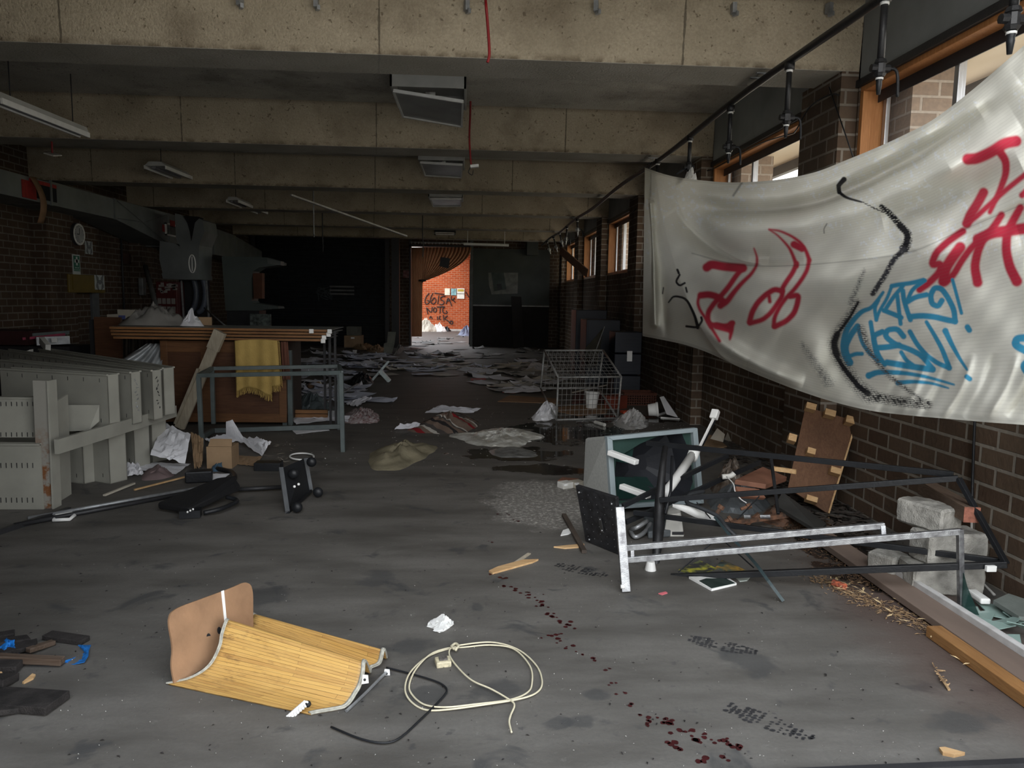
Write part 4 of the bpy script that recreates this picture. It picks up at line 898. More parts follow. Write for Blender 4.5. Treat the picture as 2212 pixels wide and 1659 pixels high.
lone('dry_twig', 'small dry brown twig cluster lying on the bare floor', 'twig', b, m_leaf)
b = MB().box(G(2160, 1652, .012)+Vector((0, 0, 0)), (1.9, .028, .022), .035)
lone('threshold_rail', 'dark metal rail lying on the floor at the doorway threshold', 'rail', b, m_dark)
# ================================================================ MIDDLE OF THE ROOM
def span(name, label, cat, P, w, h, mat, **k): return lone(name, label, cat, MB().bar(P[0], P[1], w, h), mat, **k)
# --- wire cage
cg = thing('wire_cage', 'bent white wire mesh cage trolley lying on its side on the dark floor', 'cage', G(1270, 905))
A = dict(nbl=G(1202, 907, .01), nbr=G(1334, 903, .01)); ny = (A['nbl'].y+A['nbr'].y)/2
A.update(ntl=V(1206, 815, ny), ntr=V(1342, 814, ny), btl=V(1176, 757, ny+1.0), btr=V(1303, 757, ny+1.0), bbl=V(1168, 839, ny+1.0), bbr=V(1292, 837, ny+1.0))
m_wire = M('white_coated_wire', (.30, .30, .29), .45, .3, var=.35, scale=30)
for p, q in (('nbl', 'nbr'), ('ntl', 'ntr'), ('btl', 'btr'), ('bbl', 'bbr'), ('nbl', 'ntl'), ('nbr', 'ntr'), ('bbl', 'btl'), ('bbr', 'btr'), ('ntl', 'btl'), ('ntr', 'btr'), ('nbl', 'bbl'), ('nbr', 'bbr')):
    MB().tube([A[p], A[q]], .013, 8).build('frame_tube', m_wire, cg, True)
def mesh_panel(a, b_, c, d, nu, nv, r, bow=0.):
    m_ = MB()
    for i in range(1, nu): m_.tube([lerp(lerp(a, b_, i/nu), lerp(d, c, i/nu), t_)+Vector((0, 0, -bow*math.sin(math.pi*t_))) for t_ in (0, .25, .5, .75, 1)], r, 4, cap=False)
    for i in range(1, nv): m_.tube([lerp(lerp(a, d, i/nv), lerp(b_, c, i/nv), t_)+Vector((0, 0, -bow*math.sin(math.pi*i/nv))) for t_ in (0, .5, 1)], r, 4, cap=False)
    return m_
for q in (('ntl', 'ntr', 'btr', 'btl'), ('ntl', 'ntr', 'nbr', 'nbl'), ('btl', 'btr', 'bbr', 'bbl')):
    mesh_panel(*[A[k] for k in q], 14, 8, .0028, .02).build('mesh_panel', m_wire, cg)
def bucket(name, label, c, axis, r0, r1, h, mat, tip=None):
    t = thing(name, label, 'bucket', c); a = Vector(axis).normalized(); o = Vector(c)
    MB().tube([o, o+a*.004, o+a*h, o+a*h, o+a*.01], [r0*.95, r0, r1, r1*.93, r0*.9], 24).build('tub', mat, t, True)
    MB().tube([o+a*(h-.03), o+a*(h-.022), o+a*(h-.004), o+a*h], [r1*1.0, r1*1.07, r1*1.07, r1*1.0], 24, cap=False).build('rim', mat, t, True)
    return t
c = G(1277, 882, .0); bucket('white_bucket', 'tall white plastic bucket standing behind the wire cage bars', c, (.05, 0, 1), .075, .10, .24, m_white)
c = G(1400, 886, .09); bucket('small_white_tub', 'small white plastic tub tipped over beside the wicker basket', c, (.95, -.2, .12), .075, .09, .13, m_white)
t = thing('wicker_basket', 'dark red-brown wicker basket behind the small white tub', 'basket', G(1380, 875))
m_wick = M('dark_wicker', (.085, .028, .016), .6, var=.4, scale=60)
cx = G(1383, 876); W2, D2, H2_ = .46, .34, .17
b = MB()
for k in range(46):
    f_ = k/46*2*(W2*2+D2*2)/2; per = 2*(W2+D2); s_ = k/46*per
    def rim(s_):
        if s_ < W2: return Vector((cx.x-W2/2+s_, cx.y, 0))
        s_ -= W2
        if s_ < D2: return Vector((cx.x+W2/2, cx.y+s_, 0))
        s_ -= D2
        if s_ < W2: return Vector((cx.x+W2/2-s_, cx.y+D2, 0))
        return Vector((cx.x-W2/2, cx.y+D2-(s_-W2), 0))
    p = rim(s_); b.tube([p, p+Vector((0, 0, H2_))], .006, 5)
b.build('stake', m_wick, t)
b = MB()
for z in (.01, .045, .08, .115, .15, .17): b.tube([(cx.x-W2/2, cx.y, z), (cx.x+W2/2, cx.y, z), (cx.x+W2/2, cx.y+D2, z), (cx.x-W2/2, cx.y+D2, z)], .008 if z < .17 else .014, 5, closed=True)
b.build('weave', m_wick, t)
lone('red_tray', 'bright orange-red plastic tray lying in front of the wicker basket', 'tray', MB().box(G(1358, 890, .02), (.20, .12, .035), .2), M('orange_red_plastic', (.50, .06, .02), .35), bevel=.008)
lone('clear_bag', 'crumpled clear plastic bag lying on the wet floor in front of the red tray', 'plastic bag', heap([G(x, y) for x, y in ((1322, 915), (1340, 898), (1375, 896), (1398, 908), (1395, 924), (1355, 928))], .16, 11, 12, .9, 22, 1.2, sharp=True), glassmat('clear_bag_film', (.85, .85, .84), .15, .62), smooth=False)
lone('white_roll', 'small white rolled paper tube lying on the wet floor', 'roll', MB().cyl(G(1286, 912, .02), G(1306, 918, .02), .022, 12), m_dirtyw)
lone('dark_puddle_sheet', 'dark green glossy plastic sheet lying beside the clear bag', 'sheet', MB().prism([G(x, y, .002) for x, y in ((1295, 936), (1330, 918), (1352, 924), (1340, 938))], (0, 0, .002)), M('dark_green_film', (.015, .03, .025), .15))
for (lab, px, th) in (('closed white-edged book lying in front of the small white tub', ((1403, 893), (1418, 888), (1444, 891), (1425, 898)), .03), ('thin white book lying below the closed one by the pier', ((1427, 903), (1438, 899), (1470, 901), (1468, 906)), .015)):
    t = thing('book', lab, 'book', G(*px[0])); P = [G(x, y) for x, y in px]
    MB().prism(P, (0, 0, th)).build('pages', m_white, t); MB().prism([p+Vector((0, 0, th)) for p in P], (0, 0, .003)).build('cover', m_dark, t)
lone('standing_papers', 'crumpled white and grey papers standing against the brick wall by the pier', 'papers', MB().prism([V(1425, 858, 9.6), V(1433, 856, 9.6), V(1464, 902, 8.9), V(1440, 895, 9.1)], (.01, .02, 0)).prism([G(1440, 900, .004), G(1466, 888, .05), G(1472, 905, .004)], (0, 0, .002)), m_paper)
lone('patterned_box', 'small black and white patterned box standing behind the cage', 'box', MB().box(G(1341, 862, .07), (.10, .08, .14), .4), M('black_white_pattern', (.60, .60, .58), .5, var=.9, scale=60, col2=(.01, .01, .01)))
lone('red_carton', 'dark red carton lying behind the wicker basket', 'carton', MB().box(G(1330, 868, .09), (.26, .2, .18), .7), M('dark_red_card', (.16, .035, .02), .6))
lone('red_sheet', 'dull red sheet lying on the floor under the mesh cage', 'panel', MB().prism([G(x, y) for x, y in ((1240, 850), (1300, 846), (1310, 868), (1235, 872))], (0, 0, .012)), M('dull_red_panel', (.10, .03, .025), .6))
lone('hardboard_sheet', 'brown hardboard sheet with a broken corner lying inside the wire cage', 'board', MB().prism([G(x, y) for x, y in ((1204, 880), (1300, 872), (1316, 878), (1310, 893), (1248, 898), (1206, 890))], (0, 0, .008)), m_cardd)
lone('hardboard_sheet', 'long brown hardboard sheet lying behind the wire cage', 'board', MB().prism([G(x, y) for x, y in ((1075, 868), (1100, 855), (1205, 862), (1208, 872))], (0, 0, .008)), m_cardd)
lone('pale_stick', 'thin pale stick lying across the cage floor', 'stick', MB().bar(G(1237, 848, .05), G(1318, 830, .1), .02, .02), m_paperc)
lone('leaning_board', 'tall dark olive board leaning behind the wire cage with a pale edge', 'board', MB().prism([V(1303, 708, 11.6), V(1263, 754, 10.9), G(1262, 800, .1), V(1290, 790, 10.9)], (.01, .03, 0)), M('dark_olive_board', (.045, .043, .033), .7))
lone('pale_edge_strip', 'thin pale metal strip along the leaning board behind the cage', 'strip', MB().bar(V(1306, 706, 11.5), V(1272, 800, 10.7), .014, .014), m_steel)
t = thing('stacked_crates', 'tall dark navy crate stack standing against the brick wall', 'crate', (2.46, 11.6, 0))
m_navy = M('navy_plastic', (.010, .013, .022), .5)
for k in range(3):
    MB().box((2.46, 11.6, .17+.34*k), (.42, .5, .32)).build('crate', m_navy, t, bevel=.01)
    b = MB()
    for j in range(5): b.box((2.46, 11.34, .06+.34*k+.055*j), (.38, .012, .014))
    b.build('slat', m_navy, t)
MB().b2((2.44, 11.325, .56), (2.52, 11.34, .72)).build('white_label', m_white, t)
for k, (x, y, h) in enumerate(((2.35, 13.3, 1.15), (2.35, 14.6, 1.3))):
    t = thing('dark_locker', ['dark navy cupboard standing by the brick wall beyond the crates', 'taller dark cupboard standing by the brick wall deep in the room'][k], 'cupboard', (x, y, 0))
    MB().box((x, y, h/2), (.6, .7, h)).build('body', m_navy, t, bevel=.01); MB().box((x, y-.36, h/2), (.54, .02, h-.08)).build('door', m_navy, t); MB().box((x-.2, y-.38, h*.55), (.02, .02, .12)).build('handle', m_steel, t)
# --- cloths and sheets on the floor
def stripemat(name, cols, scale, ang):
    m, t, b_ = newmat(name); b_.inputs['Roughness'].default_value = .95; b_.inputs['Specular IOR Level'].default_value = .1
    g = N(t, 'ShaderNodeNewGeometry'); mm = N(t, 'ShaderNodeMapping'); mm.inputs['Rotation'].default_value = (0, 0, ang); t.links.new(g.outputs['Position'], mm.inputs[0])
    s = N(t, 'ShaderNodeSeparateXYZ'); t.links.new(mm.outputs[0], s.inputs[0])
    f = mathn(t, 'FRACT', mathn(t, 'ADD', mathn(t, 'MULTIPLY', s.outputs[0], scale), mathn(t, 'MULTIPLY', noise_out(t, g.outputs['Position'], 5, 2, 0, 1), .15)))
    r = N(t, 'ShaderNodeValToRGB'); r.color_ramp.interpolation = 'CONSTANT'; t.links.new(f, r.inputs[0]); e = r.color_ramp.elements
    e[0].position = 0; e[0].color = (*cols[0][1], 1); e[1].position = cols[1][0]; e[1].color = (*cols[1][1], 1)
    for p, c in cols[2:]: q = e.new(p); q.color = (*c, 1)
    c = mixc(t, mathn(t, 'MULTIPLY', noise_out(t, g.outputs['Position'], 90, 2, .3, .7), .25), r.outputs[0], (.05, .04, .035))
    t.links.new(c, b_.inputs['Base Color']); return m
TAU, REDC, IV, GRY, CHA = (.20, .145, .115), (.26, .02, .025), (.55, .52, .47), (.09, .08, .075), (.03, .028, .03)
m_stripe = stripemat('striped_wool', [(0, TAU), (.18, REDC), (.27, TAU), (.36, IV), (.42, GRY), (.52, TAU), (.66, CHA), (.74, TAU), (.84, GRY), (.9, IV), (.94, TAU)], 1.55, math.radians(-38))
lone('striped_blanket', 'crumpled taupe blanket with red, cream and charcoal stripes on the floor', 'blanket', heap([G(x, y) for x, y in ((885, 932), (905, 916), (945, 900), (985, 894), (1020, 904), (1035, 918), (1010, 930), (975, 936), (930, 936))], .13, 21, 12, .55, 5, 1.6), m_stripe, smooth=True)
lone('burlap_cloth', 'folded olive-brown canvas cloth lying alone on the bare floor', 'cloth', heap([G(x, y) for x, y in ((796, 1010), (800, 985), (822, 968), (862, 962), (880, 955), (912, 962), (946, 967), (925, 985), (872, 1013), (830, 1018))], .12, 31, 14, .75, 4.2, 1.5), M('olive_canvas', (.21, .185, .125), .95, var=.35, scale=6, bump=.4, spec=.1), smooth=True)
m_sheet = M('dirty_plastic_sheet', (.50, .50, .47), .35, var=.45, scale=7, bump=.3, col2=(.22, .20, .16))
lone('plastic_sheet', 'torn dirty white plastic sheet crumpled beside the striped blanket', 'plastic sheet', heap([G(x, y) for x, y in ((972, 940), (1000, 942), (1035, 932), (1080, 926), (1120, 928), (1178, 944), (1150, 952), (1130, 963), (1060, 966), (1010, 955))], .05, 41, 12, .9, 9, 2.5, sharp=True), m_sheet)
lone('wet_plastic_film', 'flat grey wet plastic film lying in the puddle in front of the torn sheet', 'plastic sheet', heap([G(x, y) for x, y in ((1062, 972), (1110, 965), (1160, 978), (1150, 988), (1075, 987))], .012, 42, 6, .6, 9), M('grey_film', (.16, .16, .155), .25, var=.4, scale=12))
lone('white_cloth_bundle', 'crumpled white cloth bundle lying at the foot of the wire cage', 'cloth', heap([G(x, y) for x, y in ((1148, 905), (1158, 893), (1180, 884), (1203, 882), (1204, 898), (1190, 907), (1160, 909))], .17, 43, 10, .8, 13, 1.5, sharp=True), m_paper)
lone('floral_cloth', 'crumpled floral grey and red cloth beside the leg of the green table frame', 'cloth', heap([G(x, y) for x, y in ((744, 912), (744, 895), (770, 889), (800, 892), (818, 900), (814, 913), (780, 915))], .12, 44, 12, .9, 15, 1.5, sharp=True), M('floral_fabric', (.36, .33, .33), .9, var=.5, scale=28, col2=(.14, .05, .05)), smooth=True)
lone('black_bag', 'slumped black plastic bag lying among the papers', 'bag', heap([G(x, y) for x, y in ((752, 832), (760, 815), (785, 812), (803, 820), (804, 833), (775, 838))], .16, 45, 9, .8, 12, 1.5, sharp=True), M('black_plastic', (.018, .02, .022), .35))
lone('grey_sheet_bundle', 'dark grey translucent sheeting slumped behind the green table frame', 'sheet', heap([G(x, y) for x, y in ((624, 893), (630, 868), (665, 862), (700, 868), (728, 890), (690, 897), (650, 896))], .20, 46, 10, .8, 8, 1.4, sharp=True), M('grey_green_sheeting', (.09, .11, .115), .4, var=.3))
lone('crossed_bottle', 'pale green-grey plastic offcuts crossed like an X standing on the papers', 'offcut', MB().bar(V(800, 826, 13.2), V(840, 780, 13.2), .10, .04).bar(V(820, 800, 13.1), V(842, 824, 13.1), .11, .07), M('pale_green_plastic', (.50, .57, .57), .4, var=.3), bevel=.01)
lone('grey_tube', 'thin grey pole lying across the papers to the black bag', 'pole', MB().cyl(G(694, 876, .03), G(772, 830, .05), .016, 8), m_steel, smooth=True)
t = thing('rolled_paper', 'brown cardboard roll with a pale end lying on the papers', 'roll', G(680, 832)); MB().cyl(G(668, 834, .05), G(690, 829, .05), .04, 14).build('tube', m_cardd, t, True); MB().cyl(G(688, 829.4, .05), G(691, 829, .05), .042, 14).build('end', m_paperc, t)
# --- green table frame
gf = thing('green_table_frame', 'empty grey-green steel table frame standing in front of the wooden bench', 'table frame', G(590, 950))
zt = .745; fl_, fr_ = G(436, 962), G(741, 976); bl_, br_ = G(462, 935), G(733, 928)
tl, tr_, ul, ur = V(429, 811, fl_.y), V(737, 805, fr_.y), V(458, 796, bl_.y), V(733, 791, br_.y)
for p, q in ((fl_, tl), (fr_, tr_), (bl_+Vector((0, 0, .1)), ul), (br_, ur)): MB().bar(p, q, .04, .04, (0, 1, 0)).build('leg', m_grn, gf, bevel=.003)
for p, q in ((tl, tr_), (ul, ur), (tl, ul), (tr_, ur)): MB().bar(p, q, .04, .04).build('top_rail', m_grn, gf, bevel=.003)
MB().bar(V(461, 930, bl_.y-.02), V(735, 921, br_.y-.02), .035, .05).build('lower_rail', m_grn, gf, bevel=.003); MB().bar(V(437, 943, fl_.y), V(461, 930, bl_.y-.02), .035, .05).build('lower_rail', m_grn, gf, bevel=.003)
# --- wooden bench / cabinet
m_bench = woodmat('bench_timber', (.115, .052, .022), (.17, .080, .034), 0, .5); m_bpan = woodmat('bench_panel', (.075, .032, .016), (.105, .048, .024), 0, .5); m_bdk = M('bench_dark_board', (.03, .016, .010), .7)  # carcass board is one even, very dark brown
cb = thing('wooden_bench', 'long dark brown panelled wooden workbench under a stack of boards', 'workbench', G(500, 924))
Yb = max(G(612, 920).y, G(462, 935).y+.45); x0, x1 = V(352, 900, Yb).x, V(620, 900, Yb).x; zb1 = V(500, 737, Yb).z
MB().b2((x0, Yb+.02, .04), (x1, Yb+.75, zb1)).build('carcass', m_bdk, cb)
for (u0, u1) in ((0, .055), (.32, .40), (.94, 1)):
    MB().b2((lerp(x0, x1, u0), Yb-.01, .04), (lerp(x0, x1, u1), Yb+.02, zb1)).build('stile', m_bench, cb, bevel=.003)
MB().b2((x0, Yb-.008, .04), (x1, Yb+.02, .14)).build('rail', m_bench, cb, bevel=.003); MB().b2((x0, Yb-.008, zb1-.13), (x1, Yb+.02, zb1)).build('rail', m_bench, cb, bevel=.003)
for (u0, u1) in ((.055, .32), (.40, .94)): MB().b2((lerp(x0, x1, u0), Yb+.005, .14), (lerp(x0, x1, u1), Yb+.02, zb1-.13)).build('panel', m_bpan, cb)
MB().b2((x1-.06, Yb+.03, 0), (x1-.01, Yb+.08, .06)).build('leg', m_grn, cb); MB().b2((x1+.0, Yb+.05, 0), (x1+.05, Yb+.10, zb1-.1)).build('side_post', m_grn, cb)
# stacked folding tables
m_tedge = woodmat('table_edge', (.20, .095, .038), (.29, .14, .055), 0, .45); m_ttop = M('grey_laminate', (.19, .20, .19), .4, var=.15)
for k, (l, r, yt, dy) in enumerate(((236, 716, 711, 0), (238, 714, 719, .03), (240, 704, 727, .05), (244, 702, 734, .02))):
    Yk = Yb-.18+dy; p = V(l, yt, Yk); q = V(r, yt+.5, Yk); z = zb1+.022+.036*(3-k)
    t = thing('folding_table', ['topmost folded table of the stack on the bench, grey topped', 'second folded table down in the stack on the bench', 'third folded table down in the stack, slightly shorter', 'lowest folded table of the stack lying on the bench'][k], 'table', (lerp(p, q, .5).x, Yk+.4, z), 'folded tables stacked on the bench')
    MB().b2((p.x, Yk+.02, z+.018), (q.x, Yk+.8, z+.024)).build('tabletop', m_ttop, t); MB().b2((p.x, Yk+.006*(k % 2), z-.002), (q.x, Yk+.03, z+.0235)).build('edge_strip', m_tedge, t, bevel=.002)
    for xx_ in ((q.x-.02,) if k else (q.x-.02, q.x-.22)):
        MB().box((xx_, Yk-.008, z+.005), (.05, .04, .05), .2).build('foot_cap', m_white, t, bevel=.006)
    for j in range(2 if k < 2 else 0):
        MB().b2((q.x-.03-.12*j-.05*k, Yk+.3+.3*j, 0.0), (q.x-.005-.12*j-.05*k, Yk+.325+.3*j, z)).build('leg', m_dark, t)
# yellow throw with fringe
m_yel = M('mustard_wool', (.46, .32, .105), .95, var=.12, scale=7, bump=.5, spec=.1)
t = thing('yellow_throw', 'mustard yellow fringed throw hanging over the front of the bench', 'throw', (V(555, 780, Yb-.2).x, Yb-.22, .5))
Lc, Rc = [], []
rows = []; Yt = Yb-.215
for i in range(30):
    f = i/29; row = []
    for j in range(40):
        u = j/39; lx = lerp(507, 511, f); rx = lerp(599, 606, f); x = lerp(lx, rx, u)
        bot = 852 if u > .25 and u < .62 else (846 if u <= .25 else (838 if u < .72 else 824)); bot = 846-10*math.sin(u*5.5)-(22 if u > .8 else 0)
        y = lerp(736-3*math.sin(u*3), bot, f); p = V(x, y, Yt-.012*math.sin(u*21+f*1.5)*(.4+f)-.012*math.sin(u*9)); row.append(p)
    rows.append(row)
MB().grid(rows, .006).build('wool_cloth', m_yel, t, True)
b = MB()
for j in range(60):
    p = lerp(rows[-1][int(j/60*39)], rows[-1][min(39, int(j/60*39)+1)], (j/60*39) % 1); L = .055+.02*random.random()
    b.tube([p, p+Vector((.008*(random.random()-.5), .004, -L*.5)), p+Vector((.02*(random.random()-.5), -.003, -L))], .0028, 4)
for i in range(30):
    p = rows[i][-1]; b.tube([p, p+Vector((.02, -.004, -.012)), p+Vector((.022, -.006, -.03))], .003, 4)
b.build('fringe', m_yel, t)
rows2 = [[V(lerp(x0_, x1_, u), lerp(ya, yb_, f), Yb-.12+.015*math.sin(u*9)) for u in np.linspace(0, 1, 10)] for f, ya, yb_ in [(i/9, 738, 820) for i in range(10)] for x0_, x1_ in [(607+4*f, 622+6*f)]]
lone('brown_curtain_strip', 'rust brown cloth strip hanging at the end of the bench beside the throw', 'cloth', MB().grid(rows2, .006), M('rust_cloth', (.14, .055, .035), .9), smooth=True)
# leaning plank
PLt, PLb = V(476, 716, Yb-.35), G(388, 925, .01)
t = thing('leaning_plank', 'long pale weathered plank leaning diagonally against the table stack', 'plank', PLb)
MB().bar(PLb, PLt, .115, .03, (0, -1, .3)).build('plank', m_old, t, bevel=.003); d_ = (PLt-PLb).normalized()
MB().bar(PLt-d_*.22, PLt+d_*.0, .135, .05, (0, -1, .3)).build('end_cleat', m_old, t, bevel=.003); MB().bar(lerp(PLb, PLt, .05)+Vector((-.06, -.02, 0)), lerp(PLb, PLt, .62)+Vector((-.06, -.02, 0)), .03, .03, (0, -1, .3)).build('side_lath', m_old, t)
# things on top / behind the bench
zt_ = zb1+.16
def topheap(px, h, sd, name, label, cat, mat, Y, **k):
    pts = [V(x, y, Y+dy) for x, y, dy in px]
    for p in pts: p.z = zt_
    return lone(name, label, cat, heap(pts, h, sd, 9, .8, 8, 1.5, base=zt_, **k), mat, smooth=True)
m_shiny = M('grey_sateen', (.23, .22, .205), .32, var=.25, scale=4, spec=.7)
topheap([(258, 712, 0), (275, 712, .4), (330, 712, .5), (402, 712, .4), (405, 712, .05), (330, 712, -.05)], .26, 51, 'satin_cloth', 'heap of crumpled shiny brown-grey cloth on top of the table stack', 'cloth', m_shiny, Yb+.1)
topheap([(388, 712, 0), (395, 712, .25), (425, 712, .2), (440, 712, .0), (410, 712, -.05)], .19, 52, 'white_cloth', 'white cloth bundled beside the shiny brown cloth on the table stack', 'cloth', m_paper, Yb+.1)
p = V(440, 712, Yb+.3); lone('sticker_board', 'small tan board with a black bird-like mark standing on the table stack', 'board', MB().b2((V(428, 700, Yb+.35).x, Yb+.35, zt_), (V(457, 700, Yb+.35).x, Yb+.37, V(440, 685, Yb+.35).z)), m_card)
t = thing('fabric_screen', 'row of hanging brown pleated cloth behind the table stack', 'cloth', (V(320, 700, Yb+1).x, Yb+1, 0))
rows = [[V(lerp(262, 400, u), y, Yb+.95+.05*math.sin(u*60)) for u in np.linspace(0, 1, 70)] for y in (690, 700, 712, 740, 900)]
MB().grid(rows, .004).build('pleats', M('dull_brown_cloth', (.085, .07, .055), .9), t, True)
lone('brown_side_panel', 'dark reddish brown board standing at the wall end of the bench', 'board', MB().b2((V(205, 740, 9.2).x, 9.2, .3), (V(262, 740, 9.2).x, 9.24, V(230, 685, 9.2).z)), m_bpan)
lone('dark_end_panel', 'black cabinet end standing beside the reddish brown board', 'cabinet', MB().b2((V(198, 740, 9.3).x, 9.26, 0), (V(214, 740, 9.3).x, 9.9, V(205, 690, 9.3).z)), m_dark)
rowsS = []
for i in range(16):
    f = i/15; rowsS.append([V(lerp(lerp(318, 240, f), lerp(352, 350, f), u), lerp(742, 790+14*math.sin(u*3), f), 8.7-.25*f+.05*math.sin(u*19+f*4)) for u in np.linspace(0, 1, 26)])
lone('silver_cloth', 'shiny silver-grey cloth sliding down between the shelves and the bench', 'cloth', MB().grid(rowsS, .004), M('silver_sateen', (.40, .42, .43), .28, .25, var=.3, scale=5, spec=.8), smooth=True)
t = thing('open_carton', 'open white carton with small blue printed packs standing behind the bench', 'carton', V(260, 690, 10.2))
q0, q1 = V(231, 684, 10.2), V(303, 672, 10.2)
b = MB(); b.b2((q0.x, 10.2, q0.z-.06), (q1.x, 10.22, q0.z+.03)); b.b2((q0.x, 10.5, q0.z-.06), (q1.x, 10.52, q0.z+.09)); b.b2((q0.x, 10.2, q0.z-.06), (q0.x+.02, 10.5, q0.z+.03)); b.b2((q1.x-.02, 10.2, q0.z-.06), (q1.x, 10.5, q0.z+.03)); b.b2((q0.x, 10.2, q0.z-.06), (q1.x, 10.5, q0.z-.04)); b.build('tray', m_paperc, t)
MB().b2((lerp(q0.x, q1.x, .35), 10.19, q0.z-.05), (lerp(q0.x, q1.x, .55), 10.2, q0.z+.02)).build('print', M('blue_print', (.08, .10, .28), .5), t)
MB().b2((q0.x, 10.15, 0), (q1.x+.3, 10.6, q0.z-.06)).build('stand', m_bpan, t)
# --- papers and boxes beside the bench
def sheet(px, name, label, cat, mat, lift=None, th=.002, amp=.02, seed=1):
    """four picture corners with heights -> softly crumpled sheet"""
    P = [G(x, y, z) for x, y, z in px]; rows = []
    for i in range(12):
        rows.append([lerp(lerp(P[0], P[1], j/11), lerp(P[3], P[2], j/11), i/11)+Vector((0, 0, amp*abs(nz(j*.35+seed, i*.35, seed)))) for j in range(12)])
    return lone(name, label, cat, MB().grid(rows, th), mat)
sheet([(352, 915, .30), (412, 940, .28), (400, 1003, .05), (325, 985, .12)], 'white_sheet', 'large crumpled white paper sheet propped against the shelf rail', 'paper sheet', m_paper, amp=.05, seed=2)
sheet([(262, 1012, .004), (330, 1000, .006), (412, 1003, .004), (380, 1025, .004)], 'white_sheet', 'long white paper sheet lying flat at the foot of the shelves', 'paper sheet', m_paper, amp=.02, seed=3)
sheet([(262, 1006, .03), (300, 1004, .03), (310, 1026, .004), (264, 1030, .004)], 'white_sheet', 'small crumpled white paper lying under the shelves', 'paper sheet', m_paper, amp=.05, seed=4)
sheet([(505, 948, .02), (560, 950, .10), (586, 958, .08), (566, 986, .004)], 'white_sheet', 'crumpled white paper sheet lying beside the cardboard box', 'paper sheet', m_paper, amp=.06, seed=6)
sheet([(440, 950, .03), (485, 942, .1), (520, 955, .06), (462, 958, .02)], 'white_sheet', 'white paper sheet curling up behind the cardboard box', 'paper sheet', m_paper, amp=.05, seed=7)
sheet([(488, 912, .26), (502, 907, .27), (530, 952, .03), (488, 952, .03)], 'white_sheet', 'narrow folded white paper standing against the frame rail', 'paper sheet', m_paper, amp=.02, seed=8)
sheet([(625, 905, .01), (700, 896, .01), (735, 905, .01), (640, 918, .01)], 'white_sheet', 'long white paper sheet lying under the lower rail of the frame', 'paper sheet', m_paper, amp=.03, seed=9)
sheet([(625, 925, .004), (705, 922, .004), (712, 930, .004), (640, 938, .004)], 'white_sheet', 'white paper sheet on the floor in front of the bench end', 'paper sheet', m_paper, amp=.01, seed=10)
t = thing('cardboard_box', 'small tan cardboard box standing open on the littered floor', 'box', G(478, 1010))
bx0, bx1 = G(447, 1012), G(507, 1008); MB().b2((bx0.x, bx0.y, 0), (bx1.x, bx0.y+.2, .19)).build('body', m_card, t); MB().hexa([(bx0.x, bx0.y-.002, .15), (bx1.x, bx0.y-.002, .15), (bx1.x, bx0.y+.002, .15), (bx0.x, bx0.y+.002, .15)], [(bx0.x+.02, bx0.y+.05, .25), (bx1.x-.01, bx0.y+.05, .25), (bx1.x-.01, bx0.y+.055, .25), (bx0.x+.02, bx0.y+.055, .25)]).build('flap', m_card, t)
sheet([(412, 935, .22), (440, 950, .18), (436, 1010, .004), (420, 1016, .004)], 'cardboard_sheet', 'bent brown cardboard sheet standing beside the big white paper', 'cardboard', m_card, amp=.05, seed=11, th=.005)
sheet([(512, 985, .01), (566, 988, .01), (552, 1008, .004), (510, 1003, .004)], 'cardboard_sheet', 'flattened torn cardboard lying beside the cardboard box', 'cardboard', m_card, amp=.02, seed=12, th=.005)
lone('pink_rag', 'dusty pink rag lying at the foot of the shelves', 'rag', heap([G(x, y) for x, y in ((305, 1034), (318, 1016), (345, 1014), (372, 1022), (365, 1032), (330, 1038))], .06, 61, 8, .7, 9), M('dusty_pink', (.18, .13, .13), .95), smooth=True)
lone('black_power_tool', 'black box with a red mark lying under the cardboard box', 'tool', MB().box(G(430, 1028, .05), (.2, .1, .09), .25), m_black, bevel=.01)
lone('blue_rag', 'small blue rag lying in front of the cardboard box', 'rag', heap([G(x, y) for x, y in ((458, 1018), (462, 1003), (478, 1003), (482, 1016))], .06, 62, 6, .7, 15), M('blue_cloth', (.06, .12, .18), .9), smooth=True)
sheet([(450, 1024, .01), (497, 1024, .01), (475, 1040, .004), (450, 1035, .004)], 'white_sheet', 'small white paper lying inside the black hose ring', 'paper sheet', m_paper, amp=.01, seed=13)
lone('black_hose_ring', 'curved black hose lying round a small white paper', 'hose', MB().tube(spline([G(470, 1012, .02), G(500, 1020, .02), G(506, 1033, .02), G(485, 1043, .02), G(462, 1047, .02)], 5), .02, 8), m_black, smooth=True)
lone('white_ring', 'thin white plastic ring lying on the floor behind the black trolley', 'ring', MB().tube([G(652+26*math.cos(a), 986+7*math.sin(a), .02) for a in np.linspace(0, 6.28, 30)[:-1]], .008, 6, closed=True), m_white, smooth=True)
lone('black_foam_block', 'flat black block lying beside the trolley', 'block', MB().b2((G(548, 1018).x, G(548, 1018).y, 0), (G(605, 1018).x, G(548, 1018).y+.12, .07)), m_black, bevel=.005)
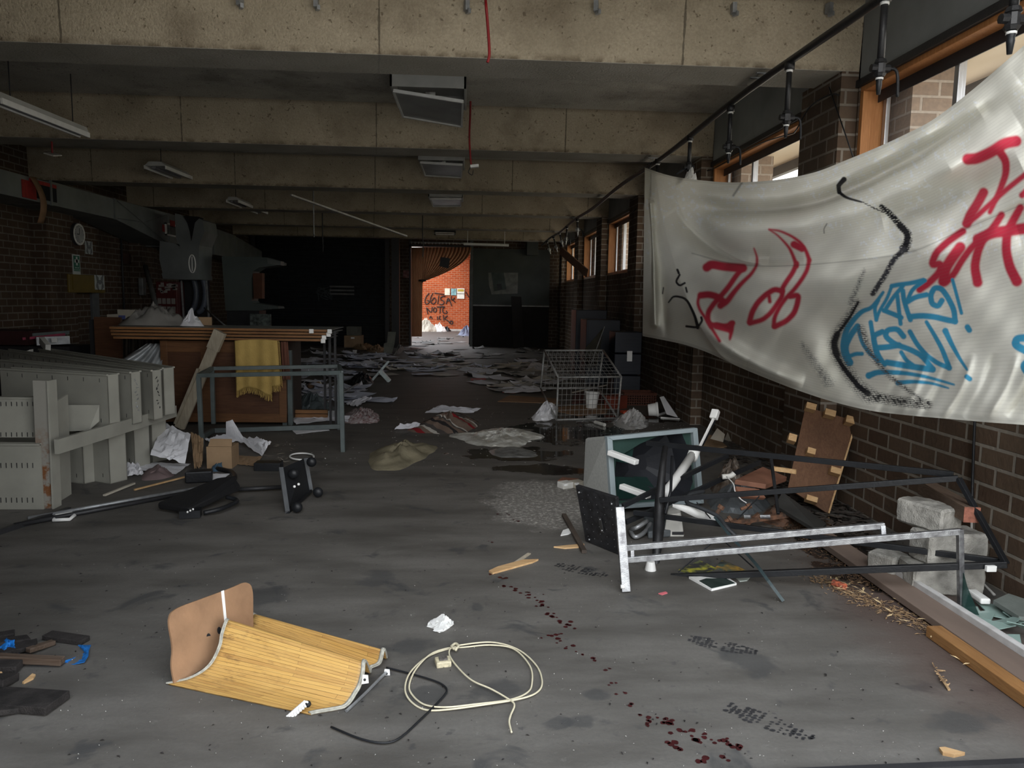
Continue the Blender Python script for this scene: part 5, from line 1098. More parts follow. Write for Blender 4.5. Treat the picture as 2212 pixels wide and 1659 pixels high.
# black trolley base on edge with casters
tp = thing('trolley_base', 'black trolley base with round casters standing on its edge', 'trolley', G(640, 1115))
Q = [V(607, 1012, 5.35), V(658, 990, 5.6), V(671, 1090, 5.55), V(621, 1115, 5.05)]; Q[3].z = .01; Q[2].z = .03
n_ = (Q[1]-Q[0]).cross(Q[3]-Q[0]).normalized(); n_ = n_ if n_.y > 0 else -n_
MB().hexa(Q, [p+n_*.02 for p in Q]).build('plate', m_black, tp); MB().bar(Q[0], Q[3], .03, .03).build('edge_rail', M('grey_steel_edge', (.16, .17, .18), .45, .5), tp); MB().bar(Q[1], Q[2], .03, .03).build('edge_rail', M('grey_steel_edge', (.16, .17, .18)), tp); MB().bar(Q[3], Q[2], .025, .025).build('edge_rail', m_black, tp)
for px, py, yy_ in ((634, 1023, 5.3), (673, 998, 5.5), (642, 1112, 5.05), (687, 1078, 5.45)):
    c_ = V(px, py, yy_); c_.z = max(c_.z, .045); MB().ball(c_, .038, 8, (1, .8, 1)).build('caster', m_black, tp, True)
for px, py in ((636, 1051), (645, 1046)): MB().ball(V(px, py, 5.2), .010, 6).build('screw', m_white, tp, True)
# black seat / chair and poles
t = thing('black_cushion', 'torn black padded seat lying upside down on the floor', 'seat', G(430, 1095))
P = [G(340, 1100, .02), G(410, 1112, .02), G(520, 1060, .05), G(505, 1045, .12), G(470, 1045, .12)]
MB().prism(P, (0, 0, .05)).build('pad', M('matt_black_vinyl', (.010, .010, .011), .6), t, bevel=.015)
MB().tube(spline([G(440, 1108, .03), G(480, 1098, .04), G(512, 1082, .04), G(490, 1074, .05)], 5), .016, 8).build('frame_tube', m_black, t, True)
b = MB().box(G(412, 1108, .03), (.13, .09, .05), .2).build('bracket', m_black, t)
for k in range(3): MB().ball(G(405+6*k, 1106-3*k, .062), .007, 5).build('screw', m_white, t, True)
lone('long_pole', 'long dark steel pole lying across the floor under the black seat', 'pole', MB().cyl(G(60, 1120, .02), G(440, 1052, .03), .014, 8), m_steel, smooth=True)
lone('long_pole', 'second dark steel pole lying alongside the long one', 'pole', MB().cyl(G(30, 1135, .02), G(420, 1062, .02), .016, 8), m_dark, smooth=True)
lone('long_pole', 'dull steel pole running from the black seat to the trolley base', 'pole', MB().cyl(G(500, 1058, .03), G(612, 1052, .03), .016, 8), m_dark, smooth=True)
lone('dark_batten', 'dark batten lying on the floor towards the rusty post', 'batten', MB().bar(G(-20, 1155, .015), G(150, 1100, .015), .03, .03), m_dark)
lone('thin_wood_strip', 'thin pale wood strip lying near the pink rag', 'strip', MB().bar(G(225, 1070, .01), G(290, 1044, .02), .02, .012), m_paperc)
lone('thin_wood_strip', 'long thin cane lying behind the steel poles', 'strip', MB().bar(G(290, 1058, .01), G(400, 1030, .02), .014, .012), m_pine)
lone('white_hoop', 'small white plastic frame piece lying in front of the rusty post', 'handle', MB().tube([G(x, y, .015) for x, y in ((116, 1124), (120, 1114), (155, 1108), (162, 1112), (150, 1122))], .012, 6, closed=True), m_white, smooth=True)
# --- toppled steel shelving
ZT = .87
specs = [((232, 815), (256, 812), (0, 799), 5.76, 6.15), ((282, 806), (303, 802), (0, 780), 6.0, 6.95), ((328, 803), (348, 796), (0, 757), 6.2, 8.2), ((352, 800), (375, 790), (84, 754), 6.45, 8.4)]
labs = ['nearest upright cream steel tray in the upper row of the toppled shelving', 'cream steel tray with a faint scribble on its end, second in the upper row', 'cream steel tray with black handwriting on its end, third in the upper row', 'farthest cream steel tray of the upper row beside the wooden bench']
def tray(name, label, a, e, f, z0, z1, group, marks=0):
    """a: near top corner, e: end-cap far corner, f: far end of the long side"""
    t = thing(name, label, 'shelf tray', (a.x, a.y, z0), group)
    w = (e-a); w.z = 0; L = (f-a); L.z = 0
    A_, B_2, C_, D_ = Vector((a.x, a.y, z0)), Vector((e.x, e.y, z0)), Vector((e.x, e.y, z0))+L, Vector((a.x, a.y, z0))+L; H = Vector((0, 0, z1-z0)); th = .006
    MB().prism([A_, D_, D_+H, A_+H], w.normalized()*th).build('front_face', m_cream, t)
    MB().prism([B_2, C_, C_+H, B_2+H], -w.normalized()*th).build('back_face', m_cream, t)
    ec = MB().prism([A_, B_2, B_2+H, A_+H], L.normalized()*th).build('end_cap', m_cream, t)
    MB().prism([A_, B_2, C_, D_], (0, 0, th)).build('base', m_cream, t)
    b = MB(); b.bar(A_+H, D_+H, .02, .012); b.bar(B_2+H, C_+H, .02, .012); b.build('lip', m_cream, t)
    b = MB(); nL = max(3, int(L.length/.14)); off = w.normalized()*-.001
    for k in range(nL):
        for zf in (.12, .86):
            q_ = lerp(A_, D_, (k+.5)/nL)+H*zf+off; b.bar(q_, q_+Vector((0, 0, .03)), .004, .002)
    b.build('slot', m_dark, ec)
    if marks:
        r = random.Random(marks); b = MB(); n2 = L.normalized()*-.002
        for k in range(9):
            q_ = A_+w*(.3+.1*(k % 3))+H*(.85-.075*k)+n2; pts = [q_+w*(r.random()*.25)+H*(.06*(r.random()-.5)) for _ in range(5)]; b.tube(spline(pts, 3), .0022, 4)
        b.build('handwriting', m_black if marks > 1 else m_steel, ec)
    return t
for k, (pa, pe, pf, Ya, Yf) in enumerate(specs):
    a = V(*pa, Ya); e_ = V(*pe, Ya+.10); f = V(*pf, Yf); e_ = a+Vector((max(.02, e_.x-a.x), .10, 0))
    tray('shelf_tray', labs[k], a, e_, f, ZT-.42, ZT-.004*k, 'upper row of toppled shelf trays', [0, 1, 2, 0][k])
labs2 = ['nearest cream tray of the lower row standing on the floor', 'second cream tray of the lower row, set back a little', 'third cream tray of the lower row, half in shadow', 'farthest cream tray of the lower row beside the white papers']
for k, (p, Yk) in enumerate((((182, 1046), 0), ((238, 1046), 0), ((292, 1012), 0), ((330, 1000), 0))):
    a = G(*p); a.z = .38
    tray('shelf_tray', labs2[k], a, a+Vector((.07, .14, 0)), a+Vector((-1.2, .45+.15*k, 0)), .0, .40, 'lower row of toppled shelf trays')
# near face panels, posts and rail
t = thing('shelf_back_panel', 'slotted cream steel panel standing upright in front of the rusty post', 'panel', G(20, 1088))
pY = 5.15; b_l, b_r = V(-60, 960, pY), V(86, 960, pY); MB().b2((b_l.x, pY, 0), (b_r.x, pY+.012, V(40, 960, pY).z)).build('sheet', m_cream, t); MB().b2((b_l.x, pY-.01, V(40, 962, pY).z), (b_r.x, pY+.05, V(40, 958, pY).z)).build('lip', m_cream, t)
b = MB()
for k in range(8):
    for yy_ in (1000, 1075): q_ = V(-10+k*11.5, yy_, pY-.002); b.bar(q_, q_+Vector((0, 0, -.035)), .004, .003)
b.build('slot', m_dark, t)
t = thing('shelf_back_panel', 'slotted cream steel panel resting above the lower panel beside the rusty post', 'panel', V(40, 945, pY+.1))
z_a, z_b = V(40, 945, pY+.1).z, V(40, 858, pY+.1).z; MB().b2((b_l.x, pY+.1, z_a), (b_r.x, pY+.112, z_b)).build('sheet', m_cream, t); MB().b2((b_l.x, pY+.09, z_b-.01), (b_r.x, pY+.15, z_b)).build('lip', m_cream, t)
b = MB()
for k in range(8):
    for yy_ in (868, 934): q_ = V(-10+k*11.5, yy_, pY+.098); b.bar(q_, q_+Vector((0, 0, -.03)), .004, .003)
b.build('slot', m_dark, t)
po = thing('rusty_post', 'upright cream steel shelf post with rust streaks down its edge', 'post', G(95, 1098))
p0, p1 = G(100, 1098), V(88, 822, G(100, 1098).y)
m, tt_, b_ = newmat('rust_streaked_cream'); b_.inputs['Roughness'].default_value = .7
g_ = N(tt_, 'ShaderNodeNewGeometry'); s__ = N(tt_, 'ShaderNodeSeparateXYZ'); tt_.links.new(g_.outputs['Position'], s__.inputs[0])
mr_ = N(tt_, 'ShaderNodeMapRange'); mr_.inputs[1].default_value = .62; mr_.inputs[2].default_value = .30; tt_.links.new(s__.outputs[2], mr_.inputs[0])
rm = mathn(tt_, 'MULTIPLY', mr_.outputs[0], noise_out(tt_, g_.outputs['Position'], 16, 6, .46, .58, .7))
tt_.links.new(mixc(tt_, rm, (.26, .25, .22), (.17, .065, .02)), b_.inputs['Base Color'])
MB().bar(p0, p1, .10, .012, (0, -1, 0)).build('flange', m, po)
MB().bar(p0+Vector((.055, .03, 0)), p1+Vector((.055, .03, 0)), .012, .10, (0, -1, 0)).build('web', m_cream, po)
lone('shelf_side_sheet', 'cream steel end sheet standing right behind the rusty post', 'panel', MB().prism([G(118, 1088), G(150, 1068), V(142, 852, 5.45), V(117, 868, 5.25)], (.01, .01, 0)), m_cream)
lone('shelf_rail', 'long cream steel rail running from the rusty post back towards the bench', 'rail', MB().bar(V(122, 965, 5.1), V(378, 888, 6.75), .03, .10), m_cream)
lone('small_shelf_panel', 'small slotted cream steel panel leaning beside the shelf post', 'panel', MB().prism([V(146, 875, 5.7), V(214, 875, 5.7), V(214, 910, 5.7), V(192, 930, 5.65), V(146, 932, 5.65)], (0, .01, 0)), m_cream)
# ================================================================ LEFT WALL SERVICES
XD = -6.1
m_duct = M('galvanised_duct', (.19, .205, .205), .55, .35, var=.22, scale=2.2, bump=.05); m_ductd = M('duct_inside', (.008, .008, .009), .9)
m_red = M('red_paint', (.30, .020, .018), .6, var=.3, scale=20)
dk = thing('air_duct', 'long grey galvanised air duct running under the beams along the brick wall', 'duct', (XD, 14, 2.8))
def dsec(y0, y1, zt0, zt1, zb0, zb1, x=XD, w=.66):
    return [(x, y0, zb0), (x-w, y0, zb0), (x-w, y0, zt0), (x, y0, zt0)], [(x, y1, zb1), (x-w, y1, zb1), (x-w, y1, zt1), (x, y1, zt1)]
for (y0, y1, a, b_, c, d, w) in ((8.0, 9.9, 3.06, 3.06, 2.74, 2.74, .66), (9.95, 11.35, 3.06, 3.06, 2.74, 2.74, .66), (11.4, 13.3, 3.08, 3.08, 2.74, 2.74, .66), (13.35, 15.6, 3.08, 3.09, 2.74, 2.44, .66), (15.65, 17.6, 3.09, 3.09, 2.42, 2.42, .66), (18.3, 20.0, 3.05, 3.0, 2.42, 2.42, .6), (20.05, 22.4, 2.98, 2.75, 2.42, 2.30, .6)):
    A_, B_2 = dsec(y0, y1, a, b_, c, d, w=w); MB().hexa(A_, B_2).build('duct_section', m_duct, dk, bevel=.004)
for y in (9.92, 11.37, 13.32, 15.62, 16.4, 17.0): MB().b2((XD-.002, y-.02, 2.42 if y > 15 else 2.73), (XD+.022, y+.02, 3.09)).build('flange', m_duct, dk)
b = MB(); y0, y1 = 13.42, 15.55
b.tube([(XD+.012, y0, 3.06), (XD+.012, y1, 2.48)], .008, 4); b.tube([(XD+.012, y0, 2.76), (XD+.012, (y0+y1)/2, 2.80), (XD+.012, y1, 3.05)], .006, 4); b.build('fold', m_duct, dk)
# broken outlet with red tape
yv0, yv1 = X_(58, 400, XD).y+.15, X_(108, 400, XD).y
MB().b2((XD-.01, yv0+.05, 2.79), (XD+.008, yv1+.15, 2.99)).build('outlet_hole', m_ductd, dk); b = MB()
b.b2((XD+.004, yv0-.1, 2.99), (XD+.012, yv1+.15, 3.04)); b.b2((XD+.004, yv0-.28, 2.76), (XD+.012, yv0+.05, 3.0)); b.build('red_tape', m_red, dk)
lone('torn_flap', 'curled torn cardboard flap hanging out of the broken duct outlet', 'flap', MB().grid([[(XD+.02+.10*math.sin(f*3)+.03*u, yv0-.12+.10*f+.10*u, 3.06-.62*f) for u in (0, .5, 1)] for f in np.linspace(0, 1, 12)], .005), m_cardd, smooth=True)
yg0, yg1 = X_(355, 480, XD).y, X_(382, 480, XD).y
gr = MB(); gr.b2((XD+.005, yg0, 2.64), (XD+.03, yg1, 2.67)); gr.b2((XD+.005, yg0, 2.86), (XD+.03, yg1, 2.89)); gr.b2((XD+.005, yg0, 2.64), (XD+.03, yg0+.05, 2.89)); gr.b2((XD+.005, yg1-.05, 2.64), (XD+.03, yg1, 2.89)); gr.build('vent_frame', m_white, dk)
gr = MB(); [gr.b2((XD+.01, yg0+.05, 2.685+.028*k), (XD+.02, yg1-.05, 2.697+.028*k)) for k in range(6)]; gr.build('vent_grille', m_dark, dk)
MB().b2((XD+.004, yg0-.12, 2.70), (XD+.01, yg0-.01, 2.84)).build('red_tape', m_red, dk); MB().b2((XD+.031, yg0+.2, 2.84), (XD+.035, yg0+.45, 2.96)).build('red_tape', m_red, dk)
yg0 = X_(527, 520, XD).y-1; 
# split downpipes
for k, (ya, lab) in enumerate(((16.9, 0), (17.9, 1))):
    pass
dn = thing('duct_drop', 'wide grey downward duct with curved shoulders and a split dark gap at its top', 'duct', (XD+.05, 15.2, 1.6))
def prof(Y, pts, th, mat, name, par): return MB().prism([V(x, y, Y) for x, y in pts], (0, th, 0)).build(name, mat, par)
Yd = 14.9
prof(Yd, [(345, 520), (378, 526), (388, 532), (392, 545), (394, 594), (352, 594), (344, 560)], .7, m_duct, 'duct_body', dn)
prof(Yd-.03, [(378, 461), (392, 464), (404, 480), (412, 510), (413, 525), (414, 510), (420, 482), (430, 472), (438, 476), (442, 500), (432, 524), (430, 530), (428, 597), (394, 594), (392, 545), (386, 525), (380, 515)], .75, m_duct, 'duct_throat', dn)
prof(Yd-.05, [(396, 466), (428, 468), (420, 482), (413, 520), (410, 500), (405, 482)], .3, m_ductd, 'split_gap', dn)
prof(Yd-.06, [(349, 590), (394, 592), (428, 594), (428, 604), (394, 604), (352, 602)], .8, m_duct, 'collar', dn)
b = MB(); c_ = V(415, 570, Yd-.06); b.tube([c_+Vector((.06*math.cos(a), 0, .17*math.sin(a))) for a in np.linspace(0, 6.28, 24)[:-1]], .012, 5, closed=True); b.bar(c_+Vector((0, 0, -.14)), c_+Vector((0, 0, .14)), .02, .01, (0, 1, 0)); b.build('oval_badge', m_white, dn)
# red parts cabinet and blue-grey reel frame
rc = thing('red_parts_cabinet', 'dark red small-parts cabinet with rows of white labelled drawers', 'cabinet', V(360, 690, 15.0))
cA, cB = V(336, 608, 15.0), V(384, 690, 15.0); MB().b2((cA.x, 15.0, 0), (cB.x, 15.4, cA.z)).build('body', M('maroon_enamel', (.075, .010, .010), .5), rc, bevel=.01)
r = random.Random(8)
for i in range(4):
    for j_ in range(3): MB().b2((lerp(cA.x, cB.x, .08+.22*i), 14.985, cB.z-.02+.0+.16*j_), (lerp(cA.x, cB.x, .08+.22*i+.17), 15.0, cB.z+.09+.16*j_)).build('drawer', M('drawer_label_white', (.26, .24, .22), .6), rc)
for k in range(16):
    x_ = lerp(cA.x, cB.x, .06+.8*r.random()); z_ = lerp(cA.z-.06, cB.z+.50, r.random()); MB().b2((x_, 14.99, z_), (x_+.04+.06*r.random(), 15.0, z_+.045)).build('label', M('drawer_label_white', (.26, .24, .22), .6), rc)
rl = thing('reel_frame', 'dark steel frame holding two large blue-grey rings', 'reel', V(420, 690, 15.3))
for x0_, dx in ((404, 0), (424, 0)):
    c_ = V(x0_, 632, 15.3); MB().tube([c_+Vector((.20*math.cos(a)*.9, .02*dx, .40*math.sin(a))) for a in np.linspace(-1.5, 1.6, 20)], .055, 8).build('ring', M('blue_grey_ring', (.09, .105, .135), .4), rl, True)
MB().b2((V(388, 640, 15.5).x, 15.5, 0), (V(452, 640, 15.5).x, 15.56, V(410, 600, 15.5).z)).build('back_plate', m_dark, rl)
for x_ in (392, 446): MB().bar(V(x_, 606, 15.2), V(x_+6, 700, 15.2), .03, .03, (0, 1, 0)).build('upright', m_steel, rl)
lone('leaning_rod', 'thin pale rod leaning down from the reel frame to the table stack', 'rod', MB().cyl(V(441, 665, 12), V(495, 711, 9.3), .010, 8), m_steel, smooth=True)
lone('wall_dispenser', 'pale slim dispenser hung on the dark brick pier by the parts cabinet', 'dispenser', MB().b2((V(303, 615, 15.3).x, 15.2, V(303, 638, 15.3).z), (V(314, 615, 15.3).x, 15.35, V(303, 600, 15.3).z)), M('grey_dispenser', (.15, .155, .155), .5), bevel=.02)
lone('slanting_pipe', 'dull grey pipe leaning against the pier beside the parts cabinet', 'pipe', MB().cyl(V(314, 575, 15.0), V(342, 680, 14.4), .045, 10), M('dull_grey_pipe', (.07, .07, .065), .6), smooth=True)
# band saw
bs = thing('band_saw', 'big grey-green band saw machine with an overhanging arm standing before the shutter', 'machine', V(530, 730, 15.5))
m_saw = M('grey_green_machine', (.070, .085, .080), .5, var=.15, scale=3)
Ys = 15.5
prof(Ys, [(479, 554), (576, 556), (606, 566), (606, 572), (560, 578), (546, 586), (543, 600), (543, 650), (548, 656), (572, 661), (575, 668), (565, 671), (487, 671)], .5, m_saw, 'body', bs)
prof(Ys-.02, [(577, 558), (606, 564), (606, 573), (578, 570)], .3, M('grey_saw_cap', (.11, .12, .115), .5), 'arm_cap', bs)
prof(Ys+.05, [(546, 590), (566, 590), (566, 645), (548, 645)], .2, M('orange_brown_guard', (.09, .03, .012), .6), 'guard', bs)
prof(Ys+.1, [(490, 671), (560, 671), (560, 800), (490, 800)], .5, m_dark, 'pedestal', bs); prof(Ys-.05, [(548, 655), (600, 662), (602, 667), (575, 668)], .5, m_saw, 'work_table', bs)
lone('stained_panel', 'pale mottled square panel standing under the band saw arm', 'panel', MB().b2((V(540, 700, 14.6).x, 14.6, V(540, 740, 14.6).z), (V(585, 700, 14.6).x, 14.64, V(540, 678, 14.6).z)), M('mottled_panel', (.10, .12, .11), .6, var=.8, scale=14))
t = bpy.data.objects[-1] if False else None
lone('panel_trestle', 'dark trestle holding the mottled panel', 'trestle', MB().b2((V(545, 745, 14.7).x, 14.7, 0), (V(582, 745, 14.7).x, 15.0, V(540, 741, 14.6).z)).b2((V(545, 745, 14.6).x, 14.59, V(540, 741, 14.6).z-.02), (V(582, 745, 14.6).x, 14.72, V(540, 741, 14.6).z)), m_dark)
# clock, first-aid sign, warning signs
XP2 = XL+.22
ck = thing('wall_clock', 'round white wall clock hanging on the dark brick pier', 'clock', X_(164, 506, XP2))
c_ = X_(164, 506, XP2); MB().cyl(c_+Vector((-.0, 0, 0)), c_+Vector((.05, 0, 0)), .185, 32).build('case', M('dark_clock_rim', (.04, .04, .04), .4), ck); MB().tube([c_+Vector((.052, .165*math.cos(a), .165*math.sin(a))) for a in np.linspace(0, 6.283, 40)[:-1]], .016, 6, closed=True).build('rim', m_dirtyw, ck, True)
MB().cyl(c_+Vector((.05, 0, 0)), c_+Vector((.055, 0, 0)), .16, 32).build('dial', M('clock_dial', (.34, .34, .33), .5), ck)
b = MB(); b.bar(c_+Vector((.058, 0, 0)), c_+Vector((.058, .01, .10)), .012, .003, (1, 0, 0)); b.build('minute_hand', m_black, ck); b = MB(); b.bar(c_+Vector((.058, 0, 0)), c_+Vector((.058, -.075, 0)), .014, .003, (1, 0, 0)); b.build('hour_hand', m_black, ck)
for k in range(12):
    a = k*math.pi/6; MB().box(c_+Vector((.057, .135*math.cos(a), .135*math.sin(a))), (.003, .012, .012)).build('hour_mark', m_black, ck)
def text(body, size, loc, rot, mat, name, parent, align='CENTER', sx=1.):
    cu = bpy.data.curves.new(name, 'FONT'); cu.body = body; cu.size = size; cu.align_x = align; cu.extrude = .0006
    tmp = bpy.data.objects.new(name+'_src', cu); COL.objects.link(tmp); bpy.context.view_layer.update()
    me = bpy.data.meshes.new_from_object(tmp.evaluated_get(bpy.context.evaluated_depsgraph_get())); bpy.data.objects.remove(tmp)
    R = Matrix(rot) ; o0 = ORG[parent.name]
    for v in me.vertices: v.co = Vector(loc)+R @ Vector((v.co.x*sx, v.co.y, v.co.z)) - o0
    me.materials.clear(); me.materials.append(mat); o = bpy.data.objects.new(name, me); COL.objects.link(o); o.parent = parent; ORG[o.name] = o0; return o
RX = ((0, 0, 1), (1, 0, 0), (0, 1, 0))        # text facing +X, reading along +Y
fs_ = thing('first_aid_sign', 'green and white first aid sign with a white cross on the brick pier', 'sign', X_(163, 572, XP2))
p0, p1 = X_(155, 549, XP2), X_(173, 597, XP2); x = XP2+.012; m_gs = M('sign_green', (.012, .11, .065), .5, var=.1); m_sw = M('sign_white', (.42, .44, .43), .5, var=.1)
MB().b2((XP2, p0.y, p1.z), (x, p1.y, p0.z)).build('plate', m_sw, fs_); H_ = p0.z-p1.z; W_ = p1.y-p0.y; cy = (p0.y+p1.y)/2
MB().b2((x, p0.y+.02, p1.z+H_*.30), (x+.003, p1.y-.02, p0.z-.02)).build('green_field', m_gs, fs_)
cz = p0.z-H_*.30; b = MB(); b.b2((x+.003, cy-W_*.11, cz-H_*.20), (x+.006, cy+W_*.11, cz+H_*.20)); b.b2((x+.003, cy-W_*.32, cz-H_*.075), (x+.006, cy+W_*.32, cz+H_*.075)); b.build('cross', m_sw, fs_)
MB().b2((x, p0.y+.02, p1.z+H_*.23), (x+.003, p1.y-.02, p1.z+H_*.28)).build('green_band', m_gs, fs_)
text('FIRST AID', H_*.085, (x+.0035, cy, p0.z-H_*.64), RX, m_sw, 'lettering', fs_, sx=.95)
def diamond(name, label, P0, P1, xw, back=None):
    t = thing(name, label, 'sign', P1); cy, cz = (P0.y+P1.y)/2, (P0.z+P1.z)/2; w, h = (P1.y-P0.y), (P0.z-P1.z)
    MB().b2((xw, P0.y, P1.z), (xw+.008, P1.y, P0.z)).build('plate', m_sw, t)
    b = MB()
    for k in range(-7, 8):
        for s_ in (-1, 1):
            yk = cy+s_*(w*.28+abs(k)*0); b.box((xw+.010, cy+s_*w*(.26+.0*k), cz+k*h*.062), (.002, w*.36*min(1, .25+abs(k)/7.), h*.02), 0, .6*s_)
    b.build('hatching', m_black, t)
    for k, s_ in enumerate((.5, .8, 1.0, .6)): MB().b2((xw+.009, cy-w*.24*s_, cz+h*(.12-.08*k)), (xw+.011, cy+w*.24*s_, cz+h*(.165-.08*k))).build('text_line', m_black, t)
    return t
diamond('diamond_sign', 'faded paper notice with a diamond pattern on the brick wall past the clock', X_(186, 520, XL+.03), X_(203, 550, XL+.03), XL+.005)
yb = thing('yellow_cabinet', 'mustard yellow metal box fixed to the brick wall', 'cabinet', X_(190, 633, XL+.2)); m_yb = M('mustard_enamel', (.13, .085, .010), .5, var=.15)
pa, pb = X_(189, 594, XL+.25), X_(228, 633, XL+.25); MB().b2((XL, pa.y-.6, pb.z), (XL+.25, pb.y, pa.z)).build('body', m_yb, yb, bevel=.01)
MB().b2((XL+.25, pa.y-.5, pb.z+.05), (XL+.262, pb.y-.06, pa.z-.02)).build('door', m_yb, yb)
diamond('diamond_sign', 'white diamond warning notice with black hatching on the yellow metal box', X_(204, 594, XL+.27), X_(226, 626, XL+.27), XL+.265)
lone('wall_pipe', 'thin vertical conduit running down the brick wall under the duct', 'conduit', MB().cyl((XL+.03, X_(262, 600, XL).y, .4), (XL+.03, X_(262, 600, XL).y, 3.0), .02, 8), m_dark, smooth=True)
lone('grey_strip', 'grey cable cover strip fixed under the yellow box', 'conduit', MB().b2((XL, X_(200, 700, XL).y-.05, .5), (XL+.04, X_(200, 700, XL).y+.2, 1.75)), M('grey_cover_strip', (.10, .105, .11), .6))
lone('dark_nameplate', 'dark red-brown plate fixed high on the brick wall', 'plate', MB().b2((XL, X_(262, 555, XL).y, 2.05), (XL+.03, X_(292, 558, XL).y, 2.25)), M('dark_brown_plate', (.05, .025, .02), .5))
# workbench against the left wall with a grey machine and red stripe
wb_ = thing('wall_bench', 'dark bench by the brick wall carrying a grey guillotine with a pink stripe', 'workbench', V(70, 745, 9.4))
yw = 9.4; MB().b2((V(-60, 720, yw).x, yw, V(0, 745, yw).z-.0), (V(60, 720, yw).x, yw+.6, V(0, 715, yw).z)).build('box', M('dark_maroon_box', (.035, .012, .012), .5), wb_)
MB().hexa([V(44, 722, yw), V(150, 714, yw+.4), V(150, 722, yw+.4), V(44, 732, yw)], [V(44, 722, yw+.7), V(150, 714, yw+1.0), V(150, 722, yw+1.0), V(44, 732, yw+.7)]).build('bed', m_grn, wb_)
MB().bar(V(48, 732, yw-.02), V(140, 722, yw+.35), .02, .03).build('pink_stripe', M('pink_stripe', (.28, .03, .07), .5), wb_)
MB().bar(V(78, 737, yw-.03), V(150, 734, yw+.2), .05, .10).build('scale_bar', m_steel, wb_); MB().bar(V(112, 735, yw-.08), V(124, 734.5, yw-.08), .02, .05).build('white_tag', m_white, wb_)
MB().b2((V(-60, 720, yw).x, yw+.1, 0), (V(140, 740, yw).x, yw+.6, V(0, 745, yw).z-.02)).build('stand', m_dark, wb_)
lone('white_bracket', 'small white plastic bracket lying on top of the cream trays', 'bracket', MB().bar(V(90, 735, 8.6), V(104, 752, 8.4), .05, .08), m_dirtyw)
lone('white_bracket', 'pale triangular plastic offcut lying on the shelving edge', 'bracket', MB().prism([V(45, 762, 8.1), V(66, 755, 8.1), V(66, 765, 8.1)], (0, .05, 0)), m_dirtyw)
# ================================================================ CEILING FITTINGS
def box_light(label, x0, x1, y0, y1, z, hang, open_=True):
    t = thing('ceiling_light', label, 'ceiling light', ((x0+x1)/2, (y0+y1)/2, z)); m_h = M('light_housing_white', (.42, .42, .40), .5, var=.12, scale=6)
    b = MB(); zt = ZC; b.b2((x0, y0, z), (x1, y0+.02, zt)); b.b2((x0, y1-.02, z), (x1, y1, zt)); b.b2((x0, y0, z), (x0+.02, y1, zt)); b.b2((x1-.02, y0, z), (x1, y1, zt)); b.b2((x0, y0, zt-.02), (x1, y1, zt)); b.build('housing', m_h, t)
    MB().cyl(((x0+x1)/2-.05, (y0+y1)/2, z+.03), ((x0+x1)/2+.05, (y0+y1)/2, z+.03), .04, 12).build('lamp_holder', m_white, t, True)
    m_d = M('grey_diffuser', (.20, .20, .19), .25, var=.2, scale=3)
    P = [Vector((x0+.03, y0+.05, z-.03)), Vector((x1-.03, y0-.02, z-hang)), Vector((x1-.05, y1-.1, z-hang-.06)), Vector((x0+.06, y1-.08, z-.10))]
    df = MB().prism(P, (0, 0, .01)).build('diffuser', m_d, t); b = MB(); b.bar(P[0], P[1], .025, .03); b.build('diffuser_rim', m_white, df); b = MB(); b.bar(P[1], P[2], .02, .03); b.bar(P[2], P[3], .02, .03); b.bar(P[3], P[0], .02, .03); b.build('diffuser_edge', m_h, df)
    return t
p0, p1 = V(842, 180, 7.5), V(1007, 184, 7.5)
box_light('big square ceiling light with its grey diffuser hanging open', p0.x, p1.x, 7.5, 8.35, 3.52, .13)
p0, p1 = V(903, 352, 10.9), V(1003, 352, 10.9); box_light('second square ceiling light with a drooping diffuser, beyond the big one', p0.x, p1.x, 10.9, 11.7, 3.44, .06)
p0, p1 = V(925, 428, 14.2), V(1000, 428, 14.2); box_light('third square ceiling light deeper in the room above the fourth beam', p0.x, p1.x, 14.2, 14.9, 3.36, .03)
t = thing('ceiling_light', 'small white rectangular light frame far back above the doorway', 'ceiling light', V(961, 504, 21)); a_, c_ = V(938, 501, 21), V(984, 508, 21)
b = MB(); b.b2((a_.x, 21, c_.z), (c_.x, 21.04, c_.z+.03)); b.b2((a_.x, 21, a_.z-.03), (c_.x, 21.04, a_.z)); b.b2((a_.x, 21, c_.z), (a_.x+.04, 21.04, a_.z)); b.b2((c_.x-.04, 21, c_.z), (c_.x, 21.04, a_.z)); b.build('frame', m_dirtyw, t); MB().b2((a_.x, 21.04, a_.z), (c_.x, 21.5, ZC)).build('housing', m_dark, t)
m_ref = M('light_reflector', (.50, .50, .48), .4, var=.1, scale=6); m_tubeg = M('dead_tube', (.22, .22, .23), .3)
def batten(label, X, Y0, Y1, z, w, broken=0):
    t = thing('fluorescent_light', label, 'fluorescent light', (X, (Y0+Y1)/2, z)); b = MB()
    b.hexa([(X-w/2, Y0, z), (X+w/2, Y0, z), (X+w*.3, Y0, z+.06), (X-w*.3, Y0, z+.06)], [(X-w/2, Y1, z), (X+w/2, Y1, z), (X+w*.3, Y1, z+.06), (X-w*.3, Y1, z+.06)]); b.build('reflector', m_ref, t)
    b = MB(); b.b2((X-w*.25, Y0+.05, z-.035), (X-w*.05, Y1-.05, z-.002)); b.build('tube', m_tubeg, t)
    MB().bar((X+w/2, Y0, z-.02), (X+w/2, Y1, z-.02), .02, .05).build('side_lip', m_white, t); MB().bar((X-w/2, Y0, z-.02), (X-w/2, Y1, z-.02), .02, .05).build('side_lip', m_white, t)
    for yy_ in (Y0+.2, Y1-.2): MB().cyl((X, yy_, z+.05), (X, yy_, ZC), .006, 6).build('hanger', m_dark, t)
    return t
